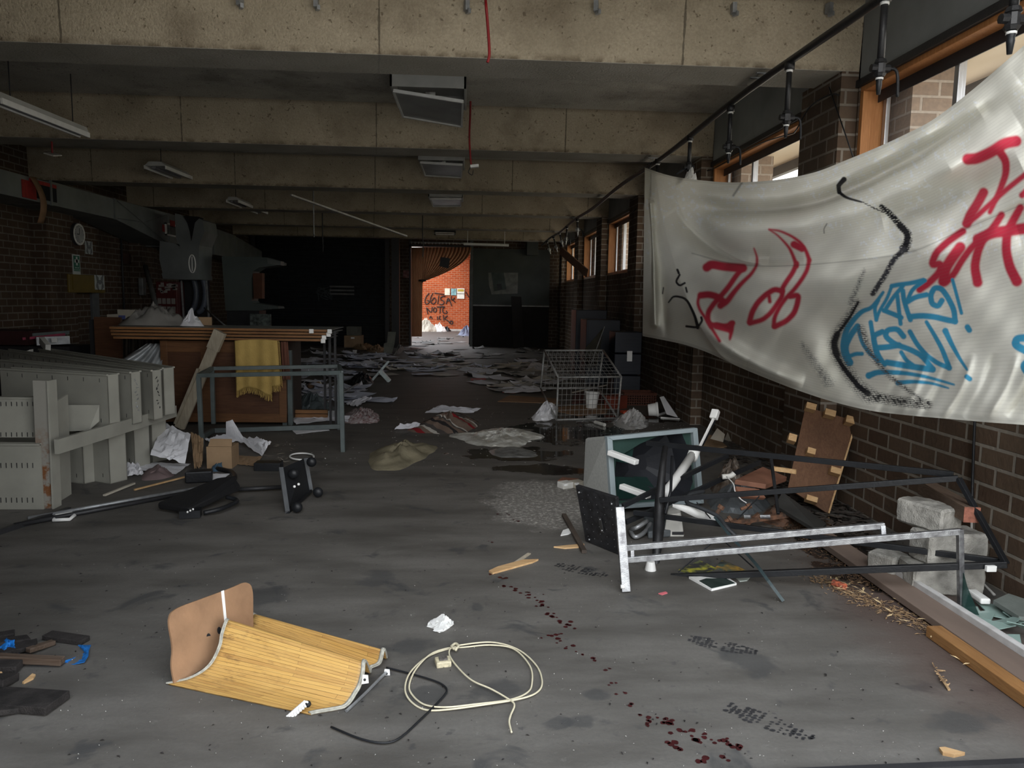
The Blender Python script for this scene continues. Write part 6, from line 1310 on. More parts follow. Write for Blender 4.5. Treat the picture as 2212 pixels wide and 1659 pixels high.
def fitb(pxa, pxb, z, w, label):
    a_, b_ = G(*pxa, z), G(*pxb, z); t = batten(label, a_.x, a_.y, b_.y, z, w); t.location = a_; k = math.atan2(-(b_.x-a_.x), b_.y-a_.y); t.rotation_euler = (0, 0, k)
    for c in t.children: c.location = Vector((a_.x, (a_.y+b_.y)/2, z))-a_
    return t
fitb((-10, 212), (182, 288), 3.14, .10, 'long slim white fluorescent batten hanging nearest above the shelving')
fitb((335, 358), (436, 398), 3.30, .30, 'white fluorescent fitting with a wide reflector hanging above the clock wall')
fitb((502, 432), (567, 458), 3.25, .22, 'smaller white fluorescent fitting deeper in the row above the duct')
lone('drooping_strip', 'long thin white light strip hanging slantwise below the far beams', 'light strip', MB().bar(V(628, 421, 14.0), V(878, 510, 16.5), .05, .03), m_dirtyw)
lone('fluorescent_tube', 'white fluorescent fitting hanging beside the curtain rail at the back wall', 'fluorescent light', MB().bar(V(1002, 527, 21.5), V(1099, 530, 21.5), .12, .06).cyl(V(1010, 527, 21.5), V(1010, 527, 21.5)+Vector((0, 0, ZC-V(1010, 527, 21.5).z)), .008, 6).cyl(V(1090, 530, 21.5), V(1090, 530, 21.5)+Vector((0, 0, ZC-V(1090, 530, 21.5).z)), .008, 6), m_white)
def cord(name, label, pts, r, mat): return lone(name, label, 'cord', MB().tube(spline(pts, 8), r, 6), mat, smooth=True)
m_rc = M('red_cord', (.22, .008, .010), .5)
cord('red_cable', 'short dark red cord hanging from the ceiling in front of the nearest beam', [G(1050, -6, 3.66), V(1049, 0, 5.0), V(1054, 60, 5.0), V(1057, 115, 5.0), V(1053, 135, 5.0)], .010, m_rc)
t = thing('red_flex', 'dark red flex hanging from the ceiling with a small white fitting at its end', 'flex', V(1018, 360, 8.6))
MB().tube(spline([V(1017, 160, 8.6), V(1016, 240, 8.6), V(1014, 300, 8.6), V(1018, 362, 8.6)], 6), .011, 6).build('cord', m_rc, t, True); MB().bar(V(1016, 360, 8.6), V(1034, 358, 8.6), .07, .03).build('fitting', m_white, t)
MB().tube(spline([V(1016, 362, 8.6), V(1012, 372, 8.6), V(1020, 378, 8.6), V(1022, 368, 8.6)], 4), .005, 5).build('wire_end', m_dark, t)
t = thing('red_flex', 'dark red flex with a white ceiling plate hanging near the duct', 'flex', V(115, 333, 9.0))
MB().tube(spline([V(97, 243, 9.0), V(105, 243, 9.0), V(110, 275, 9.0), V(113, 333, 9.0)], 6), .011, 6).build('cord', m_rc, t, True); MB().prism([V(94, 332, 8.8), V(114, 330, 9.3), V(134, 337, 9.0), V(115, 338, 8.7)], (0, 0, .012)).build('plate', m_dirtyw, t)
for k, (px, py) in enumerate(((518, 1), (683, 5), (1008, 12), (1288, 14), (1585, 18), (1791, 18))):
    p = V(px, py, 5.44); p.z = min(p.z, 3.63); b = MB(); b.box(p, (.03, .05, .07), .3*(k % 3-1)); b.box(p+Vector((.012, -.01, -.04)), (.022, .04, .03), .5); lone('steel_clip', 'small rusty steel clip fixed to the top of the nearest beam', 'clip', b, m_steel, 'steel clips along the nearest beam')
for k, (x, y0_, y1_, Yk) in enumerate(((697, 515, 545, 16.5), (913, 505, 555, 18), (678, 500, 512, 15))):
    cord('hanging_wire', ['short dark wire cluster hanging before the roller shutter', 'dark rod hanging down in front of the curtain', 'pale thread hanging from the last beams'][k], [Vector((V(x, y0_, Yk).x, Yk, ZC if Yk != 15 else ZC)), V(x, y0_, Yk), V(x+1, (y0_+y1_)/2, Yk), V(x, y1_, Yk)], .012, m_dark if k < 2 else m_steel)
# ================================================================ BACK WALL
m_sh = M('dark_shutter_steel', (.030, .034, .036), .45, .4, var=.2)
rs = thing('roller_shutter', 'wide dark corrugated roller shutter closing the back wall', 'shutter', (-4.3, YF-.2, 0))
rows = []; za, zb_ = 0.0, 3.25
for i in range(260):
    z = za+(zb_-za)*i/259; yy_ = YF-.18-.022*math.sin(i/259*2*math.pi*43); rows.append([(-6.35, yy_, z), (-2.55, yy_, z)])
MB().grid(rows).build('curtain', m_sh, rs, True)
for x_ in (-6.45, -2.5): MB().b2((x_-.06, YF-.28, 0), (x_+.06, YF-.02, 3.3)).build('guide_rail', m_dark, rs)
a_, c_ = V(712, 617, YF-.22), V(765, 634, YF-.22); b = MB(); [b.b2((a_.x, YF-.23, a_.z-.11*k-.05), (c_.x, YF-.205, a_.z-.11*k)) for k in range(3)]; b.build('louvre_slot', M('grey_louvre', (.12, .12, .115), .5), rs)
b = MB(); rr = random.Random(4); [b.tube(spline([V(680+rr.random()*40, 618+rr.random()*35, YF-.22) for _ in range(4)], 3), .012, 4) for _ in range(6)]; b.build('spray_mark', M('faint_spray', (.07, .08, .085), .8), rs)
lone('dark_column', 'dark square steel column beside the roller shutter', 'column', MB().b2((-2.3, YF-.9, 0), (-2.08, YF-.65, 3.19)), m_dark)
lone('red_sign', 'small red and white round sign fixed on the wall beside the curtain', 'sign', MB().b2((V(871, 600, YF-.02).x, YF-.02, V(871, 600, YF).z), (V(886, 600, YF-.02).x, YF-.002, V(871, 584, YF).z)), M('red_white_sign', (.20, .10, .09), .5, var=.8, scale=9, col2=(.12, .01, .01)))
lone('exit_box', 'dark red box fixed high on the wall beside the curtain rail', 'box', MB().b2((V(860, 515, YF-.3).x, YF-.3, 3.25), (V(868, 515, YF-.3).x+.05, YF-.2, 3.42)), M('dark_red_box', (.10, .01, .01), .5))
# curtain, gathered to the left
cu_ = thing('brown_curtain', 'brown pleated curtain gathered to one side of the bright doorway', 'curtain', (-1.7, YF-.35, 0))
m_cur = M('brown_curtain_cloth', (.15, .085, .045), .75, var=.2, scale=3)
_t = m_cur.node_tree; _tr = N(_t, 'ShaderNodeBsdfTranslucent'); _tr.inputs[0].default_value = (.24, .12, .06, 1); _mx = N(_t, 'ShaderNodeMixShader'); _mx.inputs[0].default_value = .4
_b = [n for n in _t.nodes if n.type == 'BSDF_PRINCIPLED'][0]; _o = [n for n in _t.nodes if n.type == 'OUTPUT_MATERIAL'][0]
_t.links.new(_b.outputs[0], _mx.inputs[1]); _t.links.new(_tr.outputs[0], _mx.inputs[2]); _t.links.new(_mx.outputs[0], _o.inputs[0])
def curt(f, u):
    """f 0 top..1 bottom, u across"""
    xt = lerp(888, 1018, u)
    k = max(0, min(1, f/.62)); k = k*k*(3-2*k); xg = lerp(893, 913, u); x = lerp(xt, xg, k**.8)
    if u > .35: x = lerp(xt, xg, min(1, (f/.36)**.75)) if f < .36 else xg
    return x
rows = []
NUc = 150
for i in range(60):
    f = i/59; row = []
    for j in range(NUc+1):
        u = j/NUc; lim = 1.0 if u < .30 else (.36+.0*u)
        ff = min(f, 1.)*(1.0 if u < .30 else .375)
        y = 534+ff*(727-534)
        if u < .30: x = lerp(888, 915, u/.30); x = lerp(x, lerp(889, 912, u/.30), min(1, ff*2))
        else:
            xt = lerp(915, 1018, (u-.30)/.70); g = ff/.375; x = lerp(xt, 914-2*(1-u), 1-(1-g)**1.0 if False else g**(1.0+1.6*(u-.3)))
            y = 534+g*(608-534+6*(1-u))
        row.append(V(x, y, YF-.35+.075*math.sin(u*120)*(1-.6*min(1, ff*2.6))))
    rows.append(row)
MB().grid(rows).build('cloth', m_cur, cu_, True)
MB().cyl((V(885, 530, YF-.4).x, YF-.38, 3.12), (V(1019, 530, YF-.4).x, YF-.38, 3.12), .025, 10).build('rail', m_steel, cu_, True)
for k in range(18): MB().tube([(lerp(V(889, 530, YF-.38).x, V(1016, 530, YF-.38).x, k/17), YF-.38+.03*math.cos(a), 3.11+.03*math.sin(a)) for a in np.linspace(0, 6.283, 9)[:-1]], .006, 4, closed=True).build('ring', m_white, cu_, True)
MB().tube([(V(912, 606, YF-.35).x+.09*math.cos(a), YF-.35+.09*math.sin(a), V(912, 606, YF-.35).z) for a in np.linspace(0, 6.283, 13)[:-1]], .03, 6, closed=True).build('tie_band', m_dark, cu_, True)
lone('black_square_sign', 'black square panel hanging askew in the curtained doorway', 'panel', MB().prism([V(952, 555, YF-.55), V(972, 558, YF-.55), V(969, 580, YF-.55), V(949, 575, YF-.55)], (0, .04, 0)).cyl(V(961, 557, YF-.53), Vector((V(961, 557, YF-.53).x, YF-.40, 3.11)), .004, 4), m_black)
# board wall things
t = thing('wall_chart', 'creased pale map and papers pinned on the green-grey board wall', 'chart', V(1086, 610, YF-.06))
MB().prism([V(x, y, YF-.05) for x, y in ((1055, 589), (1119, 589), (1118, 634), (1062, 636), (1056, 615))], (0, .006, 0)).build('map_sheet', M('dusky_map', (.17, .17, .155), .8, var=.35, scale=6), t)
MB().prism([V(x, y, YF-.058) for x, y in ((1061, 588), (1088, 589), (1094, 625), (1067, 629))], (0, .006, 0)).build('green_paper', M('dusky_green_paper', (.06, .075, .07), .8), t); MB().prism([V(x, y, YF-.064) for x, y in ((1073, 614), (1083, 613), (1085, 625), (1075, 627))], (0, .005, 0)).build('dark_photo', m_black, t)
lone('wall_speaker', 'grey box fixed high on the board wall near the corner', 'box', MB().b2((V(1138, 520, YF-.3).x, YF-.35, V(1138, 551, YF-.3).z), (V(1163, 520, YF-.3).x, YF-.02, V(1138, 520, YF-.3).z)), m_board, bevel=.01)
lone('dark_upright_board', 'tall black board standing against the board wall', 'board', MB().prism([V(1104, 640, YF-.4), V(1126, 641, YF-.4), Vector((V(1133, 745, YF-.6).x, YF-.6, 0)), Vector((V(1110, 745, YF-.6).x, YF-.6, 0))], (0, .05, 0)), M('charcoal_panel', (.012, .010, .009)))
lone('hanging_plank', 'loose timber plank slanting from the pipe down to the last window', 'plank', MB().bar(V(1211, 541, 17.5), V(1268, 590, 16.2), .03, .18), m_ply)
# ================================================================ ROOM BEYOND
MB().b2((-2.2, 33.3, 0), (.6, 33.99, .06)).build('plinth_far_room', M('pale_dusty_ledge', (.45, .43, .40), .8), None)['kind'] = 'structure'
def stroke_obj(name, parent, polys, Y, r, mat):
    b = MB()
    for l in polys: b.tube(soften3([V(860+x/6.38, 500+y/6.38, Y) for x, y in l]), r, 5)
    return b.build(name, mat, parent, True)
def soften3(P):
    for _ in range(2):
        q_ = [P[0]]
        for a, b_ in zip(P, P[1:]): q_ += [a*.75+b_*.25, a*.25+b_*.75]
        P = q_+[P[-1]]
    return P
far = bpy.data.objects['wall_far_room']
stroke_obj('graffiti', far, [[(430, 850), (380, 900), (365, 980), (400, 1010), (440, 960), (400, 950)], [(480, 850), (450, 900), (440, 960), (480, 1010), (530, 960), (500, 900), (460, 960)], [(500, 850), (640, 870)], [(560, 880), (545, 1000)], [(650, 890), (590, 900), (580, 940), (640, 960), (620, 1010), (570, 1005)],
    [(660, 1000), (690, 890), (740, 1030)], [(665, 960), (720, 950)], [(730, 890), (735, 960), (790, 900), (750, 940), (790, 980)], [(390, 1050), (410, 1140)], [(390, 1050), (460, 1130), (470, 1040)], [(500, 1045), (480, 1090), (510, 1120), (535, 1080), (510, 1045)], [(530, 1040), (640, 1035)], [(580, 1040), (575, 1130)], [(640, 1040), (610, 1060), (620, 1130), (680, 1130), (660, 1090)],
    [(430, 1200), (450, 1160), (470, 1210)], [(540, 1170), (545, 1220)], [(580, 1160), (560, 1200), (590, 1215)], [(620, 1150), (630, 1230)], [(680, 1160), (630, 1200), (690, 1230), (740, 1290), (760, 1240), (720, 1230), (710, 1270)], [(930, 830), (975, 910)]], 33.96, .022, M('black_spray', (.012, .012, .014), .7))
for k, (x0_, x1_, y0_, y1_, c) in enumerate(((642, 712, 783, 878, (.62, .60, .48)), (728, 802, 785, 880, (.18, .34, .36)), (812, 913, 783, 928, (.66, .66, .60)))):
    a_, c_ = V(860+x0_/6.38, 500+y0_/6.38, 33.95), V(860+x1_/6.38, 500+y1_/6.38, 33.95); lab = ['cream paper notice on the far red brick wall', 'blue-green poster between two pale notices on the far brick wall', 'larger white notice with a yellow header on the far brick wall'][k]
    t = thing('notice', lab, 'notice', (a_.x, 33.95, c_.z)); MB().b2((a_.x, 33.94, c_.z), (c_.x, 33.97, a_.z)).build('sheet', M('notice_%s' % 'abc'[k], c, .7, var=.5 if k == 1 else .1, scale=9), t)
    if k == 2: MB().b2((a_.x+.03, 33.93, a_.z-.14), (c_.x-.03, 33.94, a_.z-.04)).build('header', M('yellow_header', (.45, .35, .05), .6), t); MB().b2((a_.x, 33.93, (a_.z+c_.z)/2-.02), (c_.x, 33.94, (a_.z+c_.z)/2+.0)).build('fold_line', m_dark, t)
topr = random.Random(6)
for k, (px, py, s, mt, nm, lb, cat) in enumerate(((928, 702, .5, m_paperc, 'rubbish_bag', 'pale crumpled rubbish bag heaped against the far brick wall', 'bag'), (952, 704, .35, m_white, 'rubbish_bag', 'white plastic bag standing beside the pale rubbish heap', 'bag'), (1008, 719, .35, M('blue_grey_bag', (.16, .18, .26), .5), 'rubbish_bag', 'blue-grey bag lying in the far doorway', 'bag'), (965, 708, .2, m_black, 'black_scrap', 'small black scrap lying at the foot of the far brick wall', 'scrap'))):
    c_ = G(px, py+6); c_.y = min(c_.y, 33.2-s) if k != 2 else c_.y
    lone(nm, lb, cat, heap([c_+Vector((s*math.cos(a)*(.8+.4*topr.random()), s*.7*math.sin(a), 0)) for a in np.linspace(0, 6.28, 8)[:-1]], s*1.1, 70+k, 9, .8, 5, 1.5, sharp=True), mt)
# cartons and cardboard by the shutter
def Gc(px, py, ym=21.9):
    c_ = G(px, py)
    if c_.y > ym: c_ = V(px, py, ym); c_.z = 0
    return c_
def carton(label, px, py, w, h, rz, mat=None, d=None):
    c_ = Gc(px, py); t = thing('carton', label, 'carton', c_); MB().box(c_+Vector((0, (d or w)/2, h/2)), (w, d or w, h), rz).build('body', mat or m_card, t); MB().box(c_+Vector((0, -.004, h*.8)), (w*.2, .006, h*.14), rz).build('label', m_white, t)
carton('brown cardboard carton with white labels standing before the shutter', 762, 746, .5, .34, 0.)
lone('grey_carton', 'greyish carton standing on top of the labelled carton', 'carton', MB().b2((V(748, 720, 21.9).x, 21.95, .345), (V(777, 720, 21.9).x, 22.3, .60)), M('grey_carton', (.12, .12, .10), .8))
t = thing('olive_sheet', 'tall narrow pale olive panel standing among the cardboard', 'panel', G(840, 764)); Yp = min(G(840, 764).y, 21.2)
MB().prism([V(829, 742, Yp), V(836, 740, Yp), V(838, 717, Yp), V(855, 717, Yp), V(852, 742, Yp), V(846, 766, Yp), V(829, 762, Yp)], (0, .04, 0)).build('panel', M('olive_grey_panel', (.16, .165, .135), .7), t)
for k, pts in enumerate((((757, 752), (772, 744), (790, 750), (788, 756)), ((790, 758), (812, 745), (830, 752), (822, 762)), ((848, 768), (860, 742), (872, 746), (866, 762)), ((768, 740), (790, 726), (806, 735), (800, 745)))):
    lone('torn_cardboard', ['torn brown cardboard lying in front of the labelled carton', 'crumpled brown cardboard beside the olive panel', 'grey crumpled paper sack behind the olive panel', 'torn cardboard flaps heaped behind the carton'][k], 'cardboard', heap([Gc(x, y, 21.4+.08*(752-y)/6) for x, y in pts], .16+.06*(k == 2), 80+k, 7, .9, 3.5, 1.3, sharp=True), [m_card, m_card, M('grey_sack', (.14, .14, .13), .8), m_cardd][k])
lone('white_tag', 'small white notched card standing on the dark floor before the cardboard', 'card', MB().prism([V(762, 756, 19.6), V(771, 756, 19.6), G(770, 765), G(762, 765)], (0, .01, 0)), m_white)
# ================================================================ NEAR FLOOR
def lines(pts, z=.008): return [G(x, y, z) for x, y in pts]
# bamboo blind: a slatted sheet folded twice, with bound edges
Lp = [((360, 1514), 2.77, 0.0), ((401, 1477), 2.80, None), ((435, 1450), 2.83, None), ((457, 1428), 2.86, None), ((473, 1394), 2.89, None), ((478, 1367), 2.93, None), ((489, 1338), 2.98, None), ((497, 1345), 3.05, None), ((512, 1358), 3.13, None), ((529, 1348), 3.20, None), ((538, 1334), 3.24, None), ((546, 1325), 3.27, None), ((556, 1330), 3.35, None)]
Rp = [((672, 1586), 2.54, 0.0), ((686, 1570), 2.55, None), ((744, 1529), 2.58, None), ((771, 1495), 2.62, None), ((780, 1477), 2.64, None), ((786, 1452), 2.67, None), ((788, 1430), 2.70, None), ((794, 1436), 2.76, None), ((800, 1452), 2.82, None), ((803, 1457), 2.87, None), ((822, 1432), 2.87, None), ((830, 1404), 2.88, None), ((836, 1440), 2.95, None)]
def bp(q): p = V(*q[0], q[1]); p.z = max(p.z, .006); return p
Ls = spline([bp(q) for q in Lp], 6); Rs = spline([bp(q) for q in Rp], 6)
for p in Ls+Rs: p.z = max(p.z, .006)
bl = thing('bamboo_blind', 'folded yellow bamboo slat blind with grey bound edges lying on the floor', 'blind', G(600, 1500))
m, tt2, b_ = newmat('bamboo_slats'); b_.inputs['Roughness'].default_value = .42; b_.inputs['Specular IOR Level'].default_value = .4
uv = N(tt2, 'ShaderNodeUVMap'); mp_ = N(tt2, 'ShaderNodeMapping'); mp_.inputs['Scale'].default_value = (1, 1, 1); tt2.links.new(uv.outputs[0], mp_.inputs[0])
br = N(tt2, 'ShaderNodeTexBrick'); tt2.links.new(mp_.outputs[0], br.inputs['Vector']); br.offset = .37
for k_, v_ in (('Scale', 1), ('Brick Width', .9), ('Row Height', 1/46), ('Mortar Size', .0011), ('Mortar Smooth', .3), ('Bias', 0.)): br.inputs[k_].default_value = v_
br.inputs['Color1'].default_value = (.56, .33, .095, 1); br.inputs['Color2'].default_value = (.40, .215, .065, 1); br.inputs['Mortar'].default_value = (.10, .05, .015, 1)
m2 = N(tt2, 'ShaderNodeMapping'); m2.inputs['Scale'].default_value = (2.2, 46, 1); tt2.links.new(uv.outputs[0], m2.inputs[0])
grain = noise_out(tt2, m2.outputs[0], 2.2, 5, .35, .65); c = mixc(tt2, mathn(tt2, 'MULTIPLY', grain, .45), br.outputs[0], (.64, .42, .15))
m3 = N(tt2, 'ShaderNodeMapping'); m3.inputs['Scale'].default_value = (3, 9, 1); tt2.links.new(uv.outputs[0], m3.inputs[0])
st_ = noise_out(tt2, m3.outputs[0], 2.2, 6, .52, .66, .7); s3 = N(tt2, 'ShaderNodeSeparateXYZ'); tt2.links.new(uv.outputs[0], s3.inputs[0])
lm = N(tt2, 'ShaderNodeMapRange'); lm.inputs[1].default_value = .7; lm.inputs[2].default_value = 0.; tt2.links.new(s3.outputs[0], lm.inputs[0])
c = mixc(tt2, mathn(tt2, 'MULTIPLY', mathn(tt2, 'MULTIPLY', st_, lm.outputs[0]), .85), c, (.15, .08, .035))
kn = noise_out(tt2, m2.outputs[0], 9, 2, .68, .74); c = mixc(tt2, mathn(tt2, 'MULTIPLY', kn, .6), c, (.12, .06, .02)); tt2.links.new(c, b_.inputs['Base Color'])
bu = N(tt2, 'ShaderNodeBump'); bu.inputs['Strength'].default_value = .6; bu.inputs['Distance'].default_value = .003; bu.invert = True; tt2.links.new(br.outputs[1], bu.inputs['Height']); tt2.links.new(bu.outputs[0], b_.inputs['Normal'])
rows = [[lerp(l, r, u) for u in np.linspace(0, 1, 24)] for l, r in zip(Ls, Rs)]
MB().grid(rows, .005).build('slat_sheet', m, bl, True)
m_bind = M('grey_binding_tape', (.36, .35, .30), .85, var=.3, scale=60)
for nm, S_, T2 in (('edge_binding', Ls, Rs), ('edge_binding', Rs, Ls)):
    rw = [[p+Vector((0, 0, .0025)), lerp(p, q, .017)+Vector((0, 0, .0025))] for p, q in zip(S_, T2)]
    MB().grid(rw, .006).build(nm, m_bind, bl, True)
    MB().tube([p for p in S_], .004, 5).build(nm, m_bind, bl, True)
for px, py, yy_ in ((835, 1455, 2.82), (788, 1468, 2.62)):
    c_ = V(px, py, yy_); MB().prism([c_+Vector(q_) for q_ in ((-.012, 0, -.018), (.014, 0, -.014), (.012, 0, .016), (-.008, 0, .018))], (0, .004, 0)).build('hanging_tab', m_white, bl); MB().ball(c_+Vector((0, -.001, 0)), .005, 5).build('tab_hole', m_black, bl)
a_, b2_ = V(661, 1528, 2.555), V(606, 1576, 2.53); rp = [lerp(a_, b2_, f)+Vector((0, 0, .016)) for f in np.linspace(0, 1, 40)]+[b2_+Vector((.012, 0, -.006))]
b = MB()
for ph in (0, 2.09, 4.19):
    b.tube([p+Vector((.0075*math.cos(i*.55+ph), .0075*math.sin(i*.55+ph)*.6, .0075*math.sin(i*.55+ph))) for i, p in enumerate(rp)], .0052, 6)
b.build('rope_handle', m_white, bl, True); MB().ball(a_+Vector((.006, .004, .010)), .012, 6).build('rope_hole', m_black, bl)
lone('under_blind_rod', 'grey metal rod lying under the folded edge of the bamboo blind', 'rod', MB().tube([G(748, 1536, .006), G(790, 1496, .008), G(834, 1452, .012)], .006, 6), m_steel)
# brown chair-back board with slot and two holes
Yh = 2.9
def curveQ(pts): return soften([(x, y) for x, y in pts])
tb = thing('brown_board', 'brown rounded hardboard chair back with two holes standing on edge behind the blind', 'board', G(460, 1480))
o2 = soften([(378, 1482), (370, 1440), (374, 1400), (364, 1345), (368, 1325), (385, 1312), (440, 1292), (500, 1270), (528, 1257), (542, 1262), (547, 1280), (547, 1330), (548, 1385), (500, 1420), (440, 1452), (395, 1490), (383, 1491)])
A0, B0 = G(383, 1476), G(552, 1378); nh = (B0-A0).cross(Vector((0, 0, 1))).normalized(); nh = nh if nh.y > 0 else -nh
up_ = (Vector((0, 0, 1))+nh*.22).normalized(); nb = (B0-A0).cross(up_).normalized(); nb = nb if nb.y > 0 else -nb
def onp(px, py, off=0.):
    d = ray(px, py); q = EYE+d*((A0-EYE).dot(nb)/d.dot(nb)); return q+nb*off
pts = [onp(x, y) for x, y in o2]; mn = min(p.z for p in pts)
for p in pts: p.z = max(p.z, .002)
MB().prism(pts, nb*.008).build('panel', M('brown_fibreboard', (.27, .155, .085), .7, var=.22, scale=8), tb)
for px, py in ((450, 1376), (473, 1362)):
    c_ = onp(px, py, -.001); e1 = (B0-A0).normalized(); MB().prism([c_+e1*.011*math.cos(a)+up_*.015*math.sin(a) for a in np.linspace(0, 6.283, 17)[:-1]], -nb*.001).build('hole', m_dark, tb)
MB().prism([onp(x, y, -.001) for x, y in ((477, 1277), (483, 1275), (489, 1340), (484, 1342))], -nb*.0015).build('white_strip', m_white, tb)
# cream flex coil with a socket
pc = spline(lines(((985, 1395), (1060, 1389), (1118, 1404), (1158, 1436), (1171, 1470), (1160, 1495), (1120, 1512), (1040, 1525), (960, 1533), (915, 1530), (884, 1510), (875, 1485), (888, 1452), (925, 1418), (970, 1400), (1010, 1396), (1060, 1394), (1110, 1404), (1145, 1440), (1149, 1475), (1138, 1495), (1100, 1512), (1030, 1523), (965, 1529), (920, 1522), (893, 1502), (884, 1480), (900, 1445), (935, 1412), (985, 1396))), 8)
fx = thing('cream_flex', 'coiled cream electrical flex lying on the floor with a small socket', 'cable', G(1022, 1460))
MB().tube([p+Vector((0, 0, .004*math.sin(i*.15))) for i, p in enumerate(pc)], .0036, 7).build('coil', M('cream_pvc', (.60, .55, .40), .4, var=.1), fx, True)
MB().tube(spline(lines(((985, 1398), (972, 1402), (972, 1418), (992, 1445), (1020, 1470), (1060, 1488), (1095, 1508), (1111, 1522), (1103, 1545), (1100, 1560), (1105, 1582)), .014), 8), .0036, 7).build('tail', MATS['cream_pvc'], fx, True)
MB().tube(spline(lines(((975, 1395), (982, 1402), (990, 1396), (984, 1390), (976, 1397), (986, 1404)), .018), 6), .006, 6).build('knot', MATS['cream_pvc'], fx, True)
s0 = G(957, 1430, .012); bsx = MB().box(s0, (.062, .055, .026), .2).build('socket', M('cream_socket', (.58, .52, .36), .4, var=.3, scale=60), fx, bevel=.005); MB().box(s0+Vector((0, 0, .016)), (.034, .03, .008), .2).build('terminal', M('socket_terminal_grey', (.12, .11, .10), .5, var=.6, scale=90), bsx)
# black wire frame loop
lone('wire_loop_frame', 'thin black bent wire loop lying on the floor under the bamboo blind', 'wire frame', MB().tube(soften3(lines(((715, 1570), (780, 1598), (830, 1607), (862, 1598), (905, 1558), (962, 1502), (967, 1488), (950, 1474), (895, 1457), (835, 1442)), .008)), .004, 6), m_black, smooth=True)
lone('white_tissue', 'small crumpled white tissue lying on bare concrete', 'tissue', heap([G(x, y) for x, y in ((921, 1352), (930, 1346), (945, 1345), (960, 1350), (976, 1351), (965, 1360), (948, 1367), (936, 1358))], .045, 91, 10, 1., 60, 1.2, sharp=True), m_white)
lone('wood_splinter', 'long pale splintered wood strip lying on the floor beside the dark drips', 'splinter', MB().prism([G(x, y) for x, y in ((1056, 1236), (1075, 1227), (1130, 1212), (1163, 1211), (1150, 1217), (1100, 1231), (1064, 1241))], (0, 0, .010)), m_pine)
lone('wood_splinter', 'thin dark splinter resting behind the long pale splinter', 'splinter', MB().prism([G(x, y) for x, y in ((1098, 1224), (1140, 1196), (1147, 1197), (1112, 1222))], (0, 0, .006)), m_old)
lone('wood_splinter', 'thin pale splinter lying below the drilled plate corner', 'splinter', MB().prism([G(x, y) for x, y in ((1196, 1183), (1225, 1180), (1262, 1177), (1262, 1183), (1220, 1186))], (0, 0, .008)), m_pine)
lone('wood_chip', 'small pale wood chip lying near the charred timbers', 'wood chip', MB().prism([G(x, y) for x, y in ((48, 1477), (70, 1458), (77, 1460), (72, 1468), (52, 1478))], (0, 0, .007)), m_pine)
lone('wood_chip', 'orange wood chip lying against the threshold rail', 'wood chip', MB().prism([G(x, y) for x, y in ((2028, 1621), (2040, 1620), (2084, 1632), (2060, 1637), (2036, 1632))], (0, 0, .012)), m_pine)
lone('white_oval_piece', 'small white broken plastic oval lying near the drilled plate', 'fragment', MB().prism([G(x, y) for x, y in ((1211, 1158), (1216, 1147), (1228, 1143), (1241, 1148), (1228, 1155))], (0, 0, .006)), m_white)
for k, (px, py, col) in enumerate(((1221, 1047, m_dirtyw), (1246, 1045, m_paperc))):
    t = thing('wall_switch', ['small white switch block lying by the television', 'yellowed switch block lying against the television'][k], 'switch', G(px, py)); MB().box(G(px, py, .025), (.10, .09, .05), .5).build('body', col, t, bevel=.006); MB().box(G(px, py, .055), (.03, .02, .015), .5).build('rocker', m_white, t)
lone('cardboard_scrap', 'red-brown cardboard scrap lying behind the switch blocks', 'scrap', MB().prism([G(x, y) for x, y in ((1205, 1040), (1215, 1033), (1250, 1036), (1248, 1042))], (0, 0, .01)), m_tile)
lone('pink_scrap', 'tiny pink torn scrap lying in front of the chrome stand', 'scrap', MB().prism([G(x, y) for x, y in ((1422, 1283), (1438, 1279), (1442, 1282), (1430, 1286))], (0, 0, .004)), M('pink_paper', (.5, .12, .14), .7))
# charred timbers and blue mesh
for k, (a_, b_, w_, h_) in enumerate((((102, 1372), (184, 1384), .055, .022), ((-20, 1377), (32, 1368), .05, .02), ((-20, 1392), (62, 1381), .06, .025), ((-10, 1412), (80, 1390), .07, .02), ((60, 1405), (116, 1387), .03, .02), ((-20, 1420), (136, 1428), .035, .028), ((-20, 1457), (18, 1446), .05, .02), ((-20, 1440), (46, 1436), .09, .03), ((-20, 1478), (16, 1462), .09, .03), ((-20, 1508), (125, 1518), .12, .03), ((-20, 1535), (52, 1526), .06, .02))):
    labs_c = ['thick charred block lying apart beyond the blue mesh', 'charred stick at the back of the burnt pile', 'charred board lying second in the burnt pile', 'blackened plank under the blue mesh', 'half burnt brown stick beside the blue mesh loop', 'long grey charred lath lying across the blue mesh', 'short orange-brown unburnt offcut in the pile', 'burnt board in front of the grey lath', 'charred lump at the edge of the pile', 'wide charred plank lying in front of the burnt pile', 'charred stub lying nearest of the burnt pile']
    mt = m_char if k not in (4, 5, 6) else (woodmat('half_burnt_wood', (.07, .045, .03), (.11, .08, .06), 0, .8) if k < 6 else m_pine)
    lone('charred_timber', labs_c[k], 'timber', MB().bar(G(*a_, .012+.012*(k % 3)), G(*b_, .012+.010*(k % 2)), w_, h_), mt, 'charred timbers by the blue mesh', bevel=.003)
m_blu = M('blue_plastic_mesh', (.015, .16, .50), .45, var=.5, scale=60)
lone('blue_mesh_bag', 'bright blue plastic mesh bag lying among the charred timbers', 'mesh bag', heap([G(x, y) for x, y in ((-30, 1420), (-20, 1390), (10, 1390), (30, 1404), (44, 1414), (20, 1416))], .05, 95, 8, .7, 20, 1.4), m_blu)
rows = []
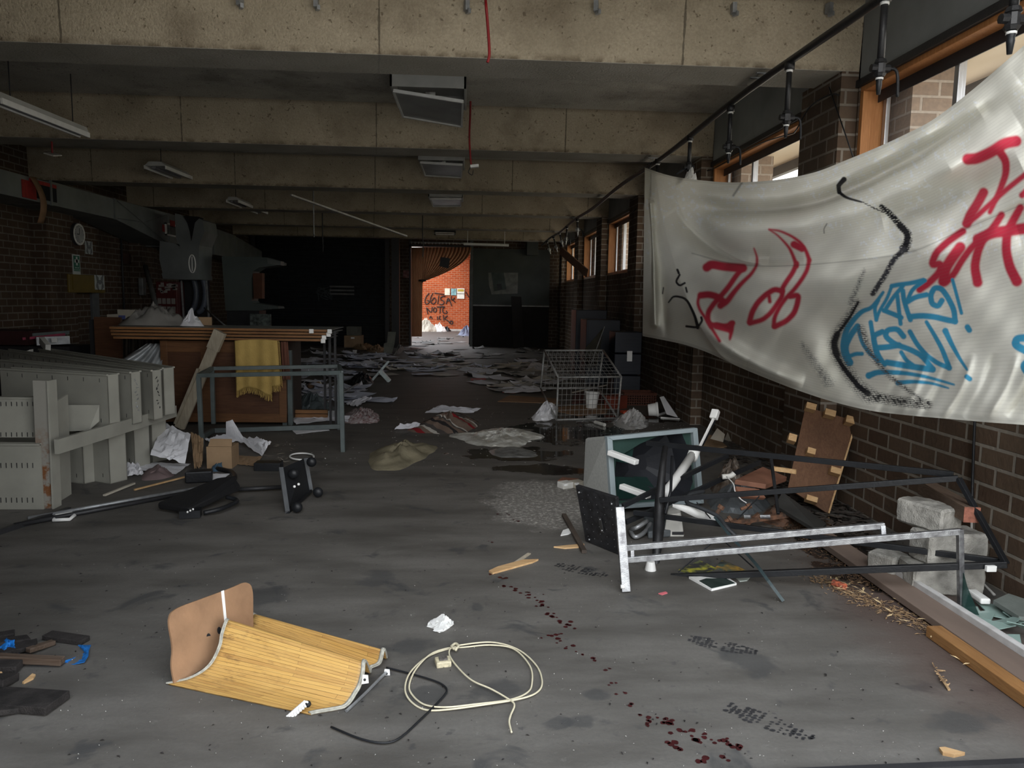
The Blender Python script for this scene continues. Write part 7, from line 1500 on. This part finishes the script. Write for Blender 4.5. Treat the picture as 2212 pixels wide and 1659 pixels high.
for i, (x0_, y0_, x1_, y1_) in enumerate(((62, 1429, 64, 1434), (100, 1432, 100, 1435), (130, 1431, 134, 1434), (152, 1424, 160, 1435), (170, 1416, 182, 1430), (180, 1408, 190, 1416), (172, 1398, 192, 1405), (168, 1394, 197, 1393))): rows.append([G(lerp(x0_, x1_, u), lerp(y0_, y1_, u), .006+.012*math.sin(u*3+i)) for u in (0, .33, .66, 1)])
lone('blue_mesh_strip', 'curved strip of blue plastic mesh trailing on the floor', 'mesh strip', MB().grid(rows, .002), m_blu)
# dark red drips
rr = random.Random(12); b = MB()
DR_ = [(1085, 1110), (1110, 1125), (1060, 1165), (1065, 1240), (1082, 1250), (1095, 1265), (1113, 1272), (1130, 1280), (1140, 1283), (1152, 1290), (1160, 1300), (1170, 1308), (1178, 1310), (1185, 1328), (1195, 1332), (1218, 1344), (1225, 1350), (1235, 1355), (1210, 1368), (1180, 1374), (1200, 1385), (1222, 1398), (1253, 1412), (1275, 1424), (1310, 1445), (1320, 1478), (1345, 1500), (1365, 1525), (1385, 1545), (1410, 1555), (1425, 1556), (1440, 1560), (1445, 1562), (1400, 1565), (1468, 1582), (1490, 1580), (1500, 1592), (1520, 1588), (1530, 1600), (1560, 1598), (1575, 1608), (1590, 1612), (1600, 1616), (1450, 1606), (1465, 1620), (1520, 1640), (1560, 1642)]
def blot(b, p, r, z=.0012, k=10, ex=1.):
    a0 = rr.random()*6; b.add([(p.x+r*ex*(.8+.4*rr.random())*math.cos(a0+j*6.283/k), p.y+r*(.8+.4*rr.random())*math.sin(a0+j*6.283/k), z) for j in range(k)], [tuple(range(k))])
for x, y in DR_:
    for _ in range(3): blot(b, G(x+rr.gauss(0, 7), y+rr.gauss(0, 3)), .004+.009*rr.random())
st_o = b.build('dark_red_drips', M('dried_red_drips', (.040, .006, .007), .35, var=.3, scale=30)); tag(st_o, 'trail of dried dark red drips winding across the concrete floor', 'drips', None, 'stuff')
def foot(px, py, ang, L, sd, name, label):
    r_ = random.Random(sd); b = MB(); c = G(px, py); ca, sa = math.cos(ang), math.sin(ang)
    for i in range(16):
        for j in range(6):
            u = (i/15-.5)*L; w_ = .09*(.55+.45*math.sin(i/15*3.0+.3)) ; v = (j/5-.5)*w_
            if r_.random() < .3 or 6 < i < 8: continue
            p = c+Vector((u*ca-v*sa, u*sa+v*ca, 0)); blot(b, p, .004+.005*r_.random(), .0012, 7, 1.3)
    tag(b.build(name, M('damp_print', (.028, .028, .030), .5)), label, 'footprint', None, 'stuff')
foot(1255, 1232, -.6, .30, 1, 'shoe_print', 'damp dark shoe print on the concrete in front of the drilled plate')
foot(1660, 1560, -.75, .30, 2, 'shoe_print', 'damp spotted shoe print on the bare concrete near the doorway')
foot(1560, 1395, -.5, .28, 3, 'shoe_print', 'faint damp shoe print in front of the booklet')
# floor specks
def area(x0_, y0_, x1_, y1_):
    def f(r):
        p = G(x0_+(x1_-x0_)*r.random(), y0_+(y1_-y0_)*r.random()); return p.x, min(p.y, 22), 0
    return f
scatter('pale_specks', 'tiny pale paint chips and plaster specks strewn over the concrete floor', 'specks', area(0, 1000, 2000, 1659), 520, 21, M('dusty_chip', (.40, .39, .36), .7), .001, .0042, .6, .0015)
scatter('dark_specks', 'small dark flakes strewn over the concrete floor', 'flakes', area(0, 1000, 2212, 1659), 420, 22, m_char, .002, .010, .45, .0015)
scatter('pale_specks', 'pale rubbish crumbs strewn deeper in the room', 'specks', area(600, 860, 1500, 1010), 420, 23, m_dirtyw, .004, .018, .5, .002)
scatter('glass_crumbs', 'bright glass crumbs glinting on the wet floor by the cage', 'glass crumbs', area(1150, 905, 1480, 960), 160, 24, m_white, .004, .016, .5, .003)
scatter('wall_rubble', 'dark rubble and bark crumbs piled along the foot of the brick wall', 'rubble', along([G(1540, 950), G(1620, 1000), G(1700, 1050), G(1800, 1110), G(1900, 1190)], .14), 900, 25, M('dark_rubble', (.07, .055, .045), .9, var=.7, scale=30, col2=(.015, .012, .01)), .01, .05, .6, .012)
scatter('straw_scraps', 'pale straw scraps beside the black trolley base', 'straw', area(560, 960, 640, 1000), 60, 26, m_paperc, .01, .05, .08, .004)
# fallen boards / scraps by the pier
flat([(1515, 968), (1520, 940), (1545, 946), (1570, 968), (1540, 972)], .02, m_card, 'hardboard_piece', 'tan cardboard piece lying beside the television by the wall', 'cardboard')
lone('folded_card', 'folded cream paper scrap standing against the wall beside the tan cardboard', 'paper', MB().prism([V(1535, 948, 7.3), V(1550, 925, 7.4), V(1566, 938, 7.3), V(1562, 955, 7.1)], (0, .01, 0)), m_paperc)
lone('folded_card', 'small grey card corner standing beside the folded cream scrap', 'paper', MB().prism([G(1565, 950, .01), G(1572, 934, .12), G(1580, 955, .01)], (0, 0, .004)), m_paperc)
# ================================================================ SHEETS OF PAPER
m_papers = [M('sheet_white', (.56, .56, .60), .8, var=.10, scale=3), M('sheet_bluish', (.46, .48, .56), .8, var=.12, scale=3), M('sheet_cream', (.42, .39, .34), .8, var=.15, scale=3), M('sheet_grey', (.30, .29, .28), .8, var=.2, scale=3), M('sheet_shaded', (.15, .145, .135), .8, var=.3, scale=3)]  # darkest sheet colour stands in for shade at the back of the room
tones = ['white', 'bluish white', 'cream', 'grey', 'shade-darkened grey']
rp_ = random.Random(77); k = 0
zones = [((625, 872), (762, 792), 30, (0, 1), 'in the thick drift past the end of the bench'), ((700, 1000), (765, 800), 38, (0, 1, 1), 'in the dense band of papers around the crossed offcuts'), ((760, 1180), (778, 812), 54, (1, 2, 3, 2), 'in the wide band across the middle of the dark floor'), ((1000, 1230), (790, 815), 20, (2, 3), 'between the wide paper band and the wire cage'), ((625, 760), (800, 862), 30, (0, 1), 'seen through the legs of the green table frame'), ((680, 820), (838, 872), 14, (0, 1), 'near the slumped black bag'), ((1040, 1240), (812, 846), 22, (2, 3, 0), 'on the floor beside the wire cage'), ((900, 1200), (748, 775), 24, (4, 4, 3), 'deep in the dark before the board wall'), ((600, 900), (742, 768), 14, (3, 4), 'before the roller shutter'), ((890, 1010), (722, 752), 12, (3, 4), 'in the curtained doorway'), ((1180, 1420), (760, 800), 8, (4,), 'behind the wire cage')]
zones = [((625, 872), (762, 792), 30, (0, 1), 'in the thick drift past the end of the bench'), ((700, 1000), (765, 800), 38, (0, 1, 1), 'in the dense band of papers around the crossed offcuts'), ((760, 1180), (778, 812), 54, (1, 2, 3, 2), 'in the wide band across the middle of the dark floor'), ((1000, 1230), (790, 815), 20, (2, 3), 'between the wide paper band and the wire cage'), ((625, 760), (800, 862), 30, (0, 1), 'seen through the legs of the green table frame'), ((680, 820), (838, 872), 14, (0, 1), 'near the slumped black bag'), ((1040, 1240), (812, 846), 22, (2, 3, 0), 'on the floor beside the wire cage'), ((900, 1200), (748, 775), 24, (4, 4, 3), 'deep in the dark before the board wall'), ((600, 900), (742, 768), 14, (3, 4), 'before the roller shutter'), ((890, 1010), (722, 752), 12, (3, 4), 'in the curtained doorway'), ((1180, 1420), (760, 800), 8, (4,), 'behind the wire cage')]  # far zones take the darker sheet colours as painted shade
protos = []
for j in range(8):
    b = paper(700, 800, .42, .30, 0, .05 if j % 2 else .025, j+1, base=.001); protos.append(b)
for (xa, xb), (ya, yb_), n, ms, where in zones:
    for _ in range(n):
        px, py = rp_.uniform(xa, xb), rp_.uniform(ya, yb_); c = G(px, py)
        if c.y > 22.3 and not (884 < px < 1012): continue
        if c.x > 2.3 or (c.x < -1.75 and 8.2 < c.y < 9.6): continue
        b = paper(px, py, rp_.uniform(.28, .62), rp_.uniform(.2, .42), rp_.uniform(0, 3.14), rp_.choice((.012, .03, .05, .08)), k+10, base=.002+.0012*(k % 12)); k += 1
        q_ = rp_.choice(ms); o = b.build('paper_sheet', m_papers[q_]); tag(o, tones[q_]+' sheet of paper '+where, 'paper', tones[q_]+' sheets '+where)
special = [((918, 892), (946, 878), (1040, 884), (1020, 893), 'long flat white sheet bundle lying behind the striped blanket'), ((852, 928), (865, 918), (908, 916), (905, 926), 'white folded sheet lying beside the striped blanket end'), ((636, 905), (640, 897), (760, 900), (752, 912), 'white sheet lying under the orange rail end'), ((745, 874), (790, 858), (803, 862), (770, 880), 'pale torn sheet with ragged edge past the frame leg'), ((628, 808), (650, 795), (730, 797), (725, 806), 'bright bluish plastic-coated sheet catching the light'), ((1075, 838), (1160, 836), (1180, 846), (1090, 850), 'grey-white sheet with a reddish corner near the wire cage'), ((985, 800), (1010, 793), (1075, 800), (1060, 810), 'curled pale sheet standing up in the middle of the papers'), ((1135, 800), (1150, 782), (1190, 790), (1180, 802), 'crumpled pale sheet peaking up behind the cage'), ((1222, 822), (1235, 815), (1200, 830), (1150, 828), 'curl-edged grey sheet lying before the cage foot')]
for a_, b_, c_, d_, lb in special:
    sheet([(*a_, .006), (*b_, .05), (*c_, .04), (*d_, .006)], 'paper_sheet', lb, 'paper', m_papers[0], amp=.05, seed=len(lb))
for k, (pts, mt, lb) in enumerate((([(1085, 848), (1110, 838), (1130, 846), (1110, 850)], m_red, 'small red printed card lying among the pale sheets near the cage'), ([(1016, 818), (1048, 817), (1050, 821), (1018, 822)], m_red, 'thin red booklet lying at the front of the papers'))): flat(pts, .006, mt, 'red_card', lb, 'card')
t = thing('orange_rail_bundle', 'two short orange wooden rails lying on papers behind the table frame leg', 'timber', G(660, 905)); Yr = G(660, 908).y
for z in (.035, .085): MB().b2((V(625, 900, Yr).x, Yr, z), (V(708, 900, Yr).x, Yr+.05, z+.04)).build('rail', m_tedge, t)
MB().b2((V(709, 900, Yr).x, Yr, .02), (V(733, 900, Yr).x, Yr+.08, .12)).build('steel_foot', m_steel, t)
